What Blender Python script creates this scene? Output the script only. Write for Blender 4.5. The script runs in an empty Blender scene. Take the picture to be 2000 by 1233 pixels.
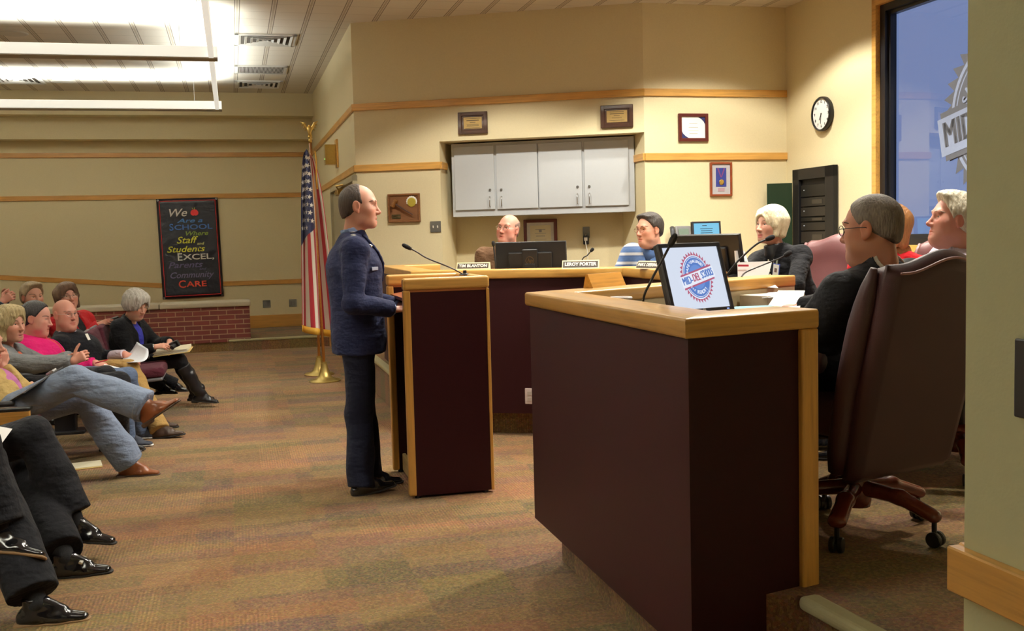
import bpy, bmesh, math, random
import numpy as np
from mathutils import Vector, Matrix, Euler
random.seed(7); np.random.seed(7)
SC = bpy.context.scene
COL = SC.collection
PI = math.pi
def R(d): return math.radians(d)
V = lambda *a: np.array(a, float)
def nrm(v):
    v = np.asarray(v, float); return v/(np.linalg.norm(v)+1e-12)

# ------------------------------------------------------------------ materials
def srgb(r, g, b):
    f = lambda c: (c/255/12.92) if c/255 <= .04045 else ((c/255+.055)/1.055)**2.4
    return (f(r), f(g), f(b), 1)
class NT:
    def __init__(s, name):
        s.m = bpy.data.materials.new(name); s.m.use_nodes = True
        s.t = s.m.node_tree; s.b = s.t.nodes['Principled BSDF']; s.o = s.t.nodes['Material Output']
    def n(s, typ, **kw):
        nd = s.t.nodes.new(typ)
        for k, v in kw.items():
            if k == 'inp':
                for a, b in v.items():
                    if isinstance(b, bpy.types.NodeSocket): s.t.links.new(b, nd.inputs[a])
                    else: nd.inputs[a].default_value = b
            else: setattr(nd, k, v)
        return nd
    def math(s, op, a, b=None, c=None, clamp=False):
        nd = s.t.nodes.new('ShaderNodeMath'); nd.operation = op; nd.use_clamp = clamp
        for i, x in enumerate((a, b, c)):
            if x is None: continue
            if isinstance(x, bpy.types.NodeSocket): s.t.links.new(x, nd.inputs[i])
            else: nd.inputs[i].default_value = x
        return nd.outputs[0]
    def mix(s, f, a, b, blend='MIX'):
        nd = s.t.nodes.new('ShaderNodeMix'); nd.data_type = 'RGBA'; nd.blend_type = blend
        for i, x in ((0, f), (6, a), (7, b)):
            if isinstance(x, bpy.types.NodeSocket): s.t.links.new(x, nd.inputs[i])
            else: nd.inputs[i].default_value = x
        return nd.outputs[2]
    def ramp(s, f, stops, interp='LINEAR'):
        nd = s.t.nodes.new('ShaderNodeValToRGB'); nd.color_ramp.interpolation = interp
        e = nd.color_ramp.elements
        while len(e) < len(stops): e.new(.5)
        for i, (p, c) in enumerate(stops): e[i].position = p; e[i].color = c
        s.t.links.new(f, nd.inputs[0]); return nd.outputs[0]
    def coord(s, scale=(1, 1, 1), which='Object', rot=(0, 0, 0)):
        c = s.n('ShaderNodeTexCoord'); mp = s.n('ShaderNodeMapping')
        mp.inputs['Scale'].default_value = scale; mp.inputs['Rotation'].default_value = rot
        s.t.links.new(c.outputs[which], mp.inputs[0]); return mp.outputs[0]
    def noise(s, vec, scale=5, detail=3, rough=.5):
        nd = s.n('ShaderNodeTexNoise'); nd.inputs['Scale'].default_value = scale
        nd.inputs['Detail'].default_value = detail; nd.inputs['Roughness'].default_value = rough
        if vec is not None: s.t.links.new(vec, nd.inputs['Vector'])
        return nd.outputs['Fac']
    def set(s, **kw):
        for k, v in kw.items():
            k = {'color': 'Base Color', 'rough': 'Roughness', 'metal': 'Metallic', 'normal': 'Normal', 'spec': 'Specular IOR Level',
                 'emit': 'Emission Color', 'estr': 'Emission Strength', 'sheen': 'Sheen Weight', 'coat': 'Coat Weight', 'sss': 'Subsurface Weight'}.get(k, k)
            if isinstance(v, bpy.types.NodeSocket): s.t.links.new(v, s.b.inputs[k])
            else: s.b.inputs[k].default_value = v
        return s
    def bump(s, h, strength=.3, dist=.01):
        nd = s.n('ShaderNodeBump'); nd.inputs['Strength'].default_value = strength; nd.inputs['Distance'].default_value = dist
        s.t.links.new(h, nd.inputs['Height']); s.t.links.new(nd.outputs[0], s.b.inputs['Normal'])
def dark(c, f): return (c[0]*f, c[1]*f, c[2]*f, 1)
MATS = {}
def plain(name, c, rough=.5, metal=0, var=.08, vs=40, bump=0, bs=200, **kw):
    if name in MATS: return MATS[name]
    t = NT(name); f = t.noise(t.coord(), vs, 2)
    t.set(color=t.mix(f, dark(c, 1-var), dark(c, 1+var)), rough=rough, metal=metal, **kw)
    if bump: t.bump(t.noise(t.coord(), bs, 2), bump, .004)
    MATS[name] = t.m; return t.m
def fabric(name, c, rough=.9, weave=700, fold=.5, fs=9, sheen=.03, var=.15):
    if name in MATS: return MATS[name]
    t = NT(name); v = t.coord()
    f = t.noise(v, weave, 2); g = t.noise(v, 6, 3)
    c1 = t.mix(f, dark(c, 1-var), dark(c, 1+var)); c2 = t.mix(g, dark(c, .85), dark(c, 1.15))
    t.set(color=t.mix(.5, c1, c2), rough=rough, sheen=sheen, spec=.2)
    w = t.noise(v, fs*1.3, 4, .55); w2 = t.noise(t.coord((1, 1, 2.6), rot=(.5, .3, 0)), fs*1.1, 2, .5); h = t.math('ADD', t.math('ADD', w, w2), t.math('MULTIPLY', f, .02))
    t.bump(h, fold*1.25, .03)
    MATS[name] = t.m; return t.m
def oak(name, c=srgb(196, 146, 70), rough=.35):
    if name in MATS: return MATS[name]
    t = NT(name)
    f = t.noise(t.coord((1.2, 22, 22)), 3.0, 5, .6); g = t.noise(t.coord((.7, 6, 6)), 2.2, 2)
    ff = t.math('ADD', t.math('MULTIPLY', f, .6), t.math('MULTIPLY', g, .4))
    t.set(color=t.ramp(ff, [(.3, dark(c, .62)), (.5, c), (.72, dark(c, 1.22))]), rough=rough, coat=.15)
    t.bump(f, .08, .004)
    MATS[name] = t.m; return t.m

# ------------------------------------------------------------------ objects
def tag(o, label=None, cat=None, group=None, kind=None):
    if label: o['label'] = label
    if cat: o['category'] = cat
    if group: o['group'] = group
    if kind: o['kind'] = kind
    return o
def empty(name, loc=(0, 0, 0), rz=0, rot=None):
    o = bpy.data.objects.new(name, None); COL.objects.link(o); o.empty_display_size = .1
    o.location = loc; o.rotation_euler = rot if rot else (0, 0, rz); return o
def link(name, me, mat=None, parent=None, loc=(0, 0, 0), rot=(0, 0, 0), smooth=None):
    o = bpy.data.objects.new(name, me); COL.objects.link(o)
    if mat is not None:
        for m in (mat if isinstance(mat, (list, tuple)) else [mat]): me.materials.append(m)
    if parent is not None: o.parent = parent
    o.location = loc; o.rotation_euler = rot
    if smooth is not None:
        for p in me.polygons: p.use_smooth = smooth
    return o
class MB:
    """collects shapes into one mesh"""
    def __init__(s): s.bm = bmesh.new()
    def _x(s, vs, M):
        if M is not None: bmesh.ops.transform(s.bm, matrix=M, verts=vs)
        return vs
    def box(s, c, d, rot=(0, 0, 0), bev=0, seg=2, mi=0):
        r = bmesh.ops.create_cube(s.bm, size=1)
        vs = r['verts']; bmesh.ops.scale(s.bm, vec=d, verts=vs)
        if bev:
            es = list({e for v in vs for e in v.link_edges})
            q = bmesh.ops.bevel(s.bm, geom=es, offset=min(bev, min(d)*.49), segments=seg, profile=.5, affect='EDGES')
            vs = list({v for f in q['faces'] for v in f.verts} | {v for v in vs if v.is_valid})
            ff = list({f for v in vs for f in v.link_faces}); vs = list({v for f in ff for v in f.verts})
        M = Matrix.Translation(c) @ Euler(rot).to_matrix().to_4x4()
        bmesh.ops.transform(s.bm, matrix=M, verts=vs)
        if mi:
            for f in {f for v in vs for f in v.link_faces}: f.material_index = mi
        return s
    def prism(s, pts, z0, z1, mi=0):
        a = [s.bm.verts.new((p[0], p[1], z0)) for p in pts]; b = [s.bm.verts.new((p[0], p[1], z1)) for p in pts]
        n = len(pts); fs = [s.bm.faces.new(a[::-1]), s.bm.faces.new(b)]
        for i in range(n): fs.append(s.bm.faces.new((a[i], a[(i+1) % n], b[(i+1) % n], b[i])))
        for f in fs: f.material_index = mi
        return fs
    def poly(s, pts, mi=0):
        f = s.bm.faces.new([s.bm.verts.new(p) for p in pts]); f.material_index = mi; return f
    def tube(s, pts, r, seg=8, cap=True, mi=0):
        pts = [Vector(p) for p in pts]; rs = r if isinstance(r, (list, tuple)) else [r]*len(pts)
        rings = []; up = Vector((0, 0, 1))
        for i, p in enumerate(pts):
            t = (pts[min(i+1, len(pts)-1)]-pts[max(i-1, 0)])
            if t.length < 1e-9: t = Vector((0, 0, 1))
            t.normalize()
            if i == 0:
                a = t.cross(up) if abs(t.dot(up)) < .95 else t.cross(Vector((1, 0, 0)))
            else: a = a - t*a.dot(t)
            a.normalize(); b = t.cross(a)
            rings.append([s.bm.verts.new(p+(a*math.cos(2*PI*k/seg)+b*math.sin(2*PI*k/seg))*rs[i]) for k in range(seg)])
        for i in range(len(rings)-1):
            for k in range(seg):
                f = s.bm.faces.new((rings[i][k], rings[i][(k+1) % seg], rings[i+1][(k+1) % seg], rings[i+1][k])); f.material_index = mi
        if cap:
            s.bm.faces.new(rings[0][::-1]).material_index = mi; s.bm.faces.new(rings[-1]).material_index = mi
        return s
    def lathe(s, prof, seg=24, c=(0, 0, 0), M=None, mi=0):
        rings = []; vs = []
        for (r, z) in prof:
            if r < 1e-6: v = [s.bm.verts.new((c[0], c[1], c[2]+z))]
            else: v = [s.bm.verts.new((c[0]+r*math.cos(2*PI*k/seg), c[1]+r*math.sin(2*PI*k/seg), c[2]+z)) for k in range(seg)]
            rings.append(v); vs += v
        for a, b in zip(rings, rings[1:]):
            for k in range(seg):
                k2 = (k+1) % seg
                q = [a[k % len(a)], a[k2 % len(a)], b[k2 % len(b)], b[k % len(b)]]
                u = []
                for x in q:
                    if x not in u: u.append(x)
                if len(u) > 2:
                    try: s.bm.faces.new(u).material_index = mi
                    except ValueError: pass
        s._x(vs, M); return s
    def ball(s, c, r, seg=12, rot=(0, 0, 0), mi=0):
        q = bmesh.ops.create_uvsphere(s.bm, u_segments=seg, v_segments=max(6, seg*2//3), radius=1)
        rr = r if isinstance(r, (tuple, list)) else (r, r, r)
        M = Matrix.Translation(c) @ Euler(rot).to_matrix().to_4x4() @ Matrix.Diagonal((*rr, 1))
        bmesh.ops.transform(s.bm, matrix=M, verts=q['verts'])
        if mi:
            for f in {f for v in q['verts'] for f in v.link_faces}: f.material_index = mi
        return s
    def grid(s, P, close=False, mi=0):
        vs = [[s.bm.verts.new(p) for p in row] for row in P]
        for i in range(len(vs)-1):
            n = len(vs[i])
            for j in range(n if close else n-1):
                s.bm.faces.new((vs[i][j], vs[i][(j+1) % n], vs[i+1][(j+1) % n], vs[i+1][j])).material_index = mi
        return vs
    def bevel_sharp(s, off=.01, seg=3, ang=30):
        bmesh.ops.recalc_face_normals(s.bm, faces=s.bm.faces)
        es = [e for e in s.bm.edges if len(e.link_faces) == 2 and e.calc_face_angle(0) > R(ang)]
        bmesh.ops.bevel(s.bm, geom=es, offset=off, segments=seg, profile=.5, affect='EDGES', clamp_overlap=True); return s
    def build(s, name, mat=None, parent=None, loc=(0, 0, 0), rot=(0, 0, 0), smooth=False, auto=None, recalc=True):
        if recalc: bmesh.ops.recalc_face_normals(s.bm, faces=s.bm.faces)
        me = bpy.data.meshes.new(name); s.bm.to_mesh(me); s.bm.free()
        o = link(name, me, mat, parent, loc, rot, smooth)
        if auto:
            for p in me.polygons: p.use_smooth = True
            me.set_sharp_from_angle(angle=R(auto))
        return o
def struct(o): o['kind'] = 'structure'; return o
def text(name, body, size, mat, parent=None, loc=(0, 0, 0), rot=(0, 0, 0), align='CENTER', bold=0, shear=0, sx=1, ext=.0006, width=None, spacing=1):
    cu = bpy.data.curves.new('txt', 'FONT'); cu.body = body; cu.size = size; cu.align_x = align; cu.align_y = 'CENTER'
    cu.offset = bold; cu.shear = shear; cu.extrude = ext; cu.resolution_u = 3; cu.space_character = spacing
    ob = bpy.data.objects.new('txt', cu); COL.objects.link(ob)
    dg = bpy.context.evaluated_depsgraph_get(); me = bpy.data.meshes.new_from_object(ob.evaluated_get(dg))
    bpy.data.objects.remove(ob); bpy.data.curves.remove(cu)
    if width:
        xs = [v.co.x for v in me.vertices]; sx = width/(max(xs)-min(xs))
    for v in me.vertices: v.co.x *= sx
    me.name = name
    return link(name, me, mat, parent, loc, rot)
def copy_tree(o, parent=None):
    c = o.copy(); COL.objects.link(c)
    if parent is not None: c.parent = parent
    for ch in list(o.children): copy_tree(ch, c)
    return c

# ------------------------------------------------------------------ implicit surfaces
class SDF:
    """smoothly blended primitives, meshed with surface nets"""
    def __init__(s): s.p = []
    def cap(s, a, b, ra, rb, k=.03, op='+'): s.p.append(('cap', V(*a), V(*b), ra, rb, k, op)); return s
    def ell(s, c, r, k=.03, op='+', M=None):
        s.p.append(('ell', V(*c), V(*(r if hasattr(r, '__len__') else (r, r, r))), M, None, k, op)); return s
    def ecap(s, a, b, side, wa, da, wb, db, k=.03, op='+'):
        s.p.append(('ecap', V(*a), V(*b), V(*side), (wa, da, wb, db), k, op)); return s
    def cut(s, pt, n, k=.004, keep=None):   # removes the half-space in direction n beyond pt, optionally only inside sphere keep=(c,r)
        s.p.append(('cut', V(*pt), nrm(n), keep, None, k, 'cut')); return s
    def rbox(s, c, M, h, r, k=.01, op='+'): s.p.append(('rbox', V(*c), np.asarray(M, float), (V(*h), r), None, k, op)); return s
    def bounds(s):
        lo = V(9, 9, 9)*1e3; hi = -lo
        for q in s.p:
            if q[6] != '+': continue
            a, b = s._bb(q); lo = np.minimum(lo, a); hi = np.maximum(hi, b)
        return lo, hi
    def _bb(s, q):
        if q[0] == 'cap':
            r = max(q[3], q[4]); return np.minimum(q[1], q[2])-r, np.maximum(q[1], q[2])+r
        if q[0] == 'ell':
            r = q[2] if q[3] is None else np.full(3, q[2].max()); return q[1]-r, q[1]+r
        if q[0] == 'ecap':
            r = max(q[4]); return np.minimum(q[1], q[2])-r, np.maximum(q[1], q[2])+r
        if q[0] == 'rbox':
            r = np.linalg.norm(q[3][0])+q[3][1]; return q[1]-r, q[1]+r
        if q[0] == 'cut':
            if q[3] is None: return V(-99, -99, -99), V(99, 99, 99)
            return V(*q[3][0])-q[3][1], V(*q[3][0])+q[3][1]
    def _d(s, q, P):
        t = q[0]
        if t == 'cap':
            a, b, ra, rb = q[1:5]; ab = b-a; L = ab@ab+1e-12
            h = np.clip(((P-a)@ab)/L, 0, 1); return np.linalg.norm(P-a-h[..., None]*ab, axis=-1)-(ra+(rb-ra)*h)
        if t == 'ell':
            X = P-q[1]
            if q[3] is not None: X = X@q[3]
            k0 = np.linalg.norm(X/q[2], axis=-1); k1 = np.linalg.norm(X/(q[2]**2), axis=-1)
            return k0*(k0-1)/np.maximum(k1, 1e-6)
        if t == 'ecap':
            a, b, sd = q[1:4]; wa, da, wb, db = q[4]; ab = b-a; L = np.linalg.norm(ab)+1e-9; ax = ab/L
            sd = nrm(sd-ax*(sd@ax)); dp = np.cross(ax, sd)
            X = P-a; tt = X@ax; h = np.clip(tt/L, 0, 1); o = tt-h*L
            w = wa+(wb-wa)*h; d = da+(db-da)*h; m = np.minimum(w, d)
            x = (X@sd)/w; y = (X@dp)/d; z = o/m
            k0 = np.sqrt(x*x+y*y+z*z); k1 = np.sqrt((x/w)**2+(y/d)**2+(z/m)**2)
            return k0*(k0-1)/np.maximum(k1, 1e-6)
        if t == 'rbox':
            X = np.abs((P-q[1])@q[2])-q[3][0]
            return np.linalg.norm(np.maximum(X, 0), axis=-1)+np.minimum(X.max(-1), 0)-q[3][1]
        if t == 'cut': return (P-q[1])@q[2]
    def eval(s, P):
        P = np.atleast_2d(np.asarray(P, float)); D = np.full(len(P), 1.0)
        for q in s.p:
            k = q[5]; d = s._d(q, P)
            if q[6] == '+': h = np.maximum(k-np.abs(D-d), 0)/max(k, 1e-6); D = np.minimum(D, d)-h*h*k*.25
            else:
                if q[6] == 'cut' and q[3] is not None: d = np.minimum(d, q[3][1]-np.linalg.norm(P-V(*q[3][0]), axis=-1))
                e = -d if q[6] == '-' else d; h = np.maximum(k-np.abs(D-e), 0)/max(k, 1e-6); D = np.maximum(D, e)+h*h*k*.25
        return D
    def hit(s, p, n, far=.5):
        """outermost surface point met coming in along -n towards p"""
        t = np.linspace(far, -.1, 400); P = V(*p)+nrm(n)*t[:, None]; D = s.eval(P); i = np.argmax(D < 0); return P[i]
    def field(s, vox, pad=3):
        lo, hi = s.bounds(); lo = lo-pad*vox-.004; hi = hi+pad*vox+.004
        n = np.ceil((hi-lo)/vox).astype(int)+1
        ax = [lo[i]+vox*np.arange(n[i]) for i in range(3)]
        D = np.full(tuple(n), 1.0)
        for q in s.p:
            k = q[5]; a, b = s._bb(q); m = k+3*vox
            i0 = np.clip(np.floor((a-m-lo)/vox).astype(int), 0, n); i1 = np.clip(np.ceil((b+m-lo)/vox).astype(int)+1, 0, n)
            if (i1 <= i0).any(): continue
            sl = tuple(slice(i0[i], i1[i]) for i in range(3))
            P = np.stack(np.meshgrid(*[ax[i][sl[i]] for i in range(3)], indexing='ij'), -1)
            d = s._d(q, P); c = D[sl]
            if q[6] == '+':
                h = np.maximum(k-np.abs(c-d), 0)/max(k, 1e-6); D[sl] = np.minimum(c, d)-h*h*k*.25
            else:
                if q[6] == 'cut' and q[3] is not None:
                    d = np.minimum(d, q[3][1]-np.linalg.norm(P-V(*q[3][0]), axis=-1))
                e = -d if q[6] == '-' else d
                h = np.maximum(k-np.abs(c-e), 0)/max(k, 1e-6); D[sl] = np.maximum(c, e)+h*h*k*.25
        return D, lo, ax
    def mesh(s, vox, disp=None, smooth=1):
        D, lo, ax = s.field(vox)
        if disp is not None:
            m = np.abs(D) < .06
            idx = np.argwhere(m); P = lo+idx*vox; D[m] += disp(P)
        S = D < 0; n = np.array(D.shape)
        cs = np.zeros(tuple(n-1), int)
        for dx in (0, 1):
            for dy in (0, 1):
                for dz in (0, 1): cs += S[dx:n[0]-1+dx, dy:n[1]-1+dy, dz:n[2]-1+dz]
        act = (cs > 0) & (cs < 8)
        ids = -np.ones(tuple(n-1), int); cells = np.argwhere(act); ids[act] = np.arange(len(cells))
        acc = np.zeros((len(cells), 3)); cnt = np.zeros(len(cells))
        cor = [(i, j, k) for i in (0, 1) for j in (0, 1) for k in (0, 1)]
        for a in range(8):
            for b in range(a+1, 8):
                A, B = np.array(cor[a]), np.array(cor[b])
                if np.abs(A-B).sum() != 1: continue
                da = D[tuple((cells+A).T)]; db = D[tuple((cells+B).T)]; m = (da < 0) != (db < 0)
                t = np.where(m, da/np.where(m, da-db, 1), 0)
                acc[m] += (A+(B-A)*t[:, None])[m]; cnt[m] += 1
        verts = lo+(cells+acc/np.maximum(cnt, 1)[:, None])*vox
        quads = []
        for axn in range(3):
            u, w = [(1, 2), (2, 0), (0, 1)][axn]
            sl0 = [slice(None)]*3; sl1 = [slice(None)]*3; sl0[axn] = slice(0, -1); sl1[axn] = slice(1, None)
            ch = S[tuple(sl0)] != S[tuple(sl1)]; e = np.argwhere(ch)
            e = e[(e[:, u] > 0) & (e[:, w] > 0) & (e[:, u] < n[u]-1) & (e[:, w] < n[w]-1)]
            du = np.zeros(3, int); du[u] = 1; dw = np.zeros(3, int); dw[w] = 1
            q = np.stack([ids[tuple((e-du-dw).T)], ids[tuple((e-dw).T)], ids[tuple(e.T)], ids[tuple((e-du).T)]], 1)
            fl = S[tuple(e.T)]; q[~fl] = q[~fl][:, ::-1]; quads.append(q)
        quads = np.concatenate(quads) if quads else np.zeros((0, 4), int)
        for _ in range(smooth):
            sm = np.zeros_like(verts); c = np.zeros(len(verts))
            for i in range(4):
                for j in ((i+1) % 4, (i+3) % 4):
                    np.add.at(sm, quads[:, i], verts[quads[:, j]]); np.add.at(c, quads[:, i], 1)
            verts = verts*.5+.5*sm/np.maximum(c, 1)[:, None]
        return verts, quads
def join_np(parts):
    vs, fs, n = [], [], 0
    for v, f in parts: vs.append(v); fs.append(f+n); n += len(v)
    return np.concatenate(vs), np.concatenate(fs)
def np_obj(name, v, f, mat, parent=None, base=(0, 0, 0), loc=None, cols=None, rot=(0, 0, 0)):
    me = bpy.data.meshes.new(name); v = v-np.asarray(base)
    me.vertices.add(len(v)); me.vertices.foreach_set('co', v.astype('f4').ravel())
    me.loops.add(4*len(f)); me.loops.foreach_set('vertex_index', f.astype('i4').ravel())
    me.polygons.add(len(f)); me.polygons.foreach_set('loop_start', np.arange(0, 4*len(f), 4, dtype='i4'))
    me.polygons.foreach_set('use_smooth', np.ones(len(f), bool))
    me.update(calc_edges=True); me.validate()
    if cols is not None:
        a = me.color_attributes.new('tint', 'FLOAT_COLOR', 'POINT'); a.data.foreach_set('color', cols.astype('f4').ravel())
    o = link(name, me, mat, parent)
    o.location = loc if loc is not None else (0, 0, 0); o.rotation_euler = rot
    return o
def sdf_obj(name, sdf, vox, mat, parent=None, base=(0, 0, 0), loc=None, disp=None, smooth=1):
    v, f = sdf.mesh(vox, disp, smooth); return np_obj(name, v, f, mat, parent, base, loc)

# ------------------------------------------------------------------ people
def frame(az, pitch=0, roll=0):
    a, p, r = R(az), R(pitch), R(roll)
    f0 = V(math.cos(a), math.sin(a), 0); up = V(0, 0, 1); rt = np.cross(f0, up)
    f = f0*math.cos(p)+up*math.sin(p); u = -f0*math.sin(p)+up*math.cos(p)
    r2 = rt*math.cos(r)-u*math.sin(r); u2 = u*math.cos(r)+rt*math.sin(r)
    return np.stack([r2, f, u2], 1)
def two_bone(a, t, l1, l2, hint):
    a, t = V(*a), V(*t); d = t-a; L = np.linalg.norm(d); u = d/(L+1e-9)
    if L > (l1+l2)*.995:
        t = a+u*(l1+l2)*.995; L = (l1+l2)*.995
    x = (l1*l1-l2*l2+L*L)/(2*L); h = math.sqrt(max(l1*l1-x*x, 0))
    n = V(*hint)-u*(V(*hint)@u); return a+u*x+nrm(n)*h, t
def skin_mat():
    if 'skin' in MATS: return MATS['skin']
    t = NT('skin'); a = t.n('ShaderNodeVertexColor'); a.layer_name = 'tint'
    v = t.coord(); f = t.noise(v, 60, 3); g = t.noise(v, 14, 2)
    c = t.mix(t.math('MULTIPLY', f, .35), a.outputs[0], (.75, .33, .24, 1), 'MIX')
    c = t.mix(.75, c, a.outputs[0]); c = t.mix(t.math('MULTIPLY', g, .12), c, (.5, .12, .09, 1))
    t.set(color=c, rough=.46, spec=.4); t.b.inputs['Subsurface Weight'].default_value = .12
    t.b.inputs['Subsurface Radius'].default_value = (.012, .005, .003); t.b.inputs['Subsurface Scale'].default_value = 1
    t.bump(t.noise(v, 380, 2), .06, .002); MATS['skin'] = t.m; return t.m
def hair_mat(name, c1, c2, rough=.45):
    if name in MATS: return MATS[name]
    t = NT(name); f = t.noise(t.coord((1, 1, .12)), 190, 3, .6); g = t.noise(t.coord((1, 1, .35)), 34, 3)
    k = t.math('ADD', t.math('MULTIPLY', f, .55), t.math('MULTIPLY', g, .45))
    t.set(color=t.ramp(k, [(.32, c1), (.66, c2)]), rough=rough, spec=.35)
    t.bump(k, .75, .012); MATS[name] = t.m; return t.m
def head_sdf(hc, H, s, o, nb):
    S = SDF(); W = lambda *c: hc+H@(V(*c)*s)
    e = lambda c, r, k=.02, op='+': S.ell(W(*c), V(*(r if hasattr(r, '__len__') else (r,)*3))*s, k*s, op, H)
    cp = lambda a, b, ra, rb, k=.015, op='+': S.cap(W(*a), W(*b), ra*s, rb*s, k*s, op)
    fem = o.get('fem', 0); fat = o.get('fat', 0)
    e((0, -.010, .030), (.075, .097, .088)); e((0, .030, -.025), (.063+.006*fat, .060, .085), .03)
    e((0, .030, -.070), (.053-.005*fem+.012*fat, .052, .045+.004*fat), .03)
    cp((-.012, .070, -.096), (.012, .070, -.096), .020-.003*fem, .020-.003*fem, .025)
    for x in (-1, 1):
        e((x*.045, .052, -.022), .022, .03); e((x*.043, -.0, -.062), (.016, .03, .03), .03)
        if fat: e((x*.045, .04, -.06), .026*fat+.008, .03)
    if not fem: cp((-.036, .076, .026), (.036, .076, .026), .013, .013, .016)
    for x in (-1, 1): e((x*.032, .097, .004), (.021, .022, .015), .012, '-')
    for x in (-1, 1):
        e((x*.031, .0705, .0155), (.0165, .0125, .0060), .006); e((x*.031, .0700, -.0045), (.015, .0120, .0050), .006)
    n = o.get('nose', 1)
    cp((0, .081, .014), (0, .081+.024*n, -.028), .0072, .0092, .010); e((0, .0985+.006*n, -.0325), (.0105, .0115, .0095), .008); cp((0, .094+.004*n, -.036), (0, .085, -.042), .0080, .007, .008)
    for x in (-1, 1): e((x*.0122, .089+.004*n, -.0345), (.0062, .0115, .0078), .006); e((x*.006, .098, -.0465), .0035, .004, '-')
    op = o.get('mouth', 0)
    e((0, .080, -.0640), (.025, .0125, .0072), .008); e((0, .079, -.0770-op), (.022, .0125, .0075), .008)
    e((0, .094, -.0700-op*.5), (.021, .012, .0012+op*.55), .003, '-')
    for x in (-1, 1):
        e((x*.079, -.010, -.001), (.0085, .020, .033), .008); e((x*.0885, -.005, .002), (.0065, .0115, .021), .006, '-'); e((x*.079, -.001, -.028), (.007, .009, .011), .006)
    nr = o.get('neck', .056-.009*fem)
    S.cap(W(0, -.022, -.05), nb, nr, nr*1.06, .03); 
    if fat: S.ell(W(0, .03, -.115), V(.05, .05, .03)*s*(.7+.4*fat), .035, '+', H)
    return S
def head_cols(v, hc, H, s, o):
    L = (v-hc)@H/s; n = len(v); c = np.ones((n, 4)); base = np.array(o['skin'][:3]); c[:, :3] = base
    def blend(m, col, k):
        w = (np.clip(m, 0, 1)*k)[:, None]; c[:, :3] = c[:, :3]*(1-w)+np.array(col[:3])*w
    x, y, z = L.T; op = o.get('mouth', 0)
    red = base*np.array([1.0, .70, .65])
    blend(1.3-np.hypot((np.abs(x)-.045)/.028, (z+.025)/.03), red, .45*(y > .02)*o.get('flush', 1))
    blend(1.4-np.hypot(x/.016, (z+.034)/.018), red, .5*(y > .08)*o.get('flush', 1))
    blend((np.abs(x)-.072)/.006, red, .5*(np.abs(y+.008) < .03)*(np.abs(z) < .04))
    lip = o.get('lip', tuple(base*np.array([.78, .42, .40])))
    inn = (y > .070) & (np.abs(x) < .026)
    up = 1.25-np.hypot(x/.025, (z+.0645)/.0068); lo = 1.25-np.hypot(x/.022, (z+.0765+op)/.0072)
    blend(np.maximum(up, lo)*2.2, lip, .8*inn)
    if op: blend((1.2-np.hypot(x/.018, (z+.070+op*.5)/(.003+op*.6)))*2, (.06, .015, .012), .9*inn*(y < .088))
    return c
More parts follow.
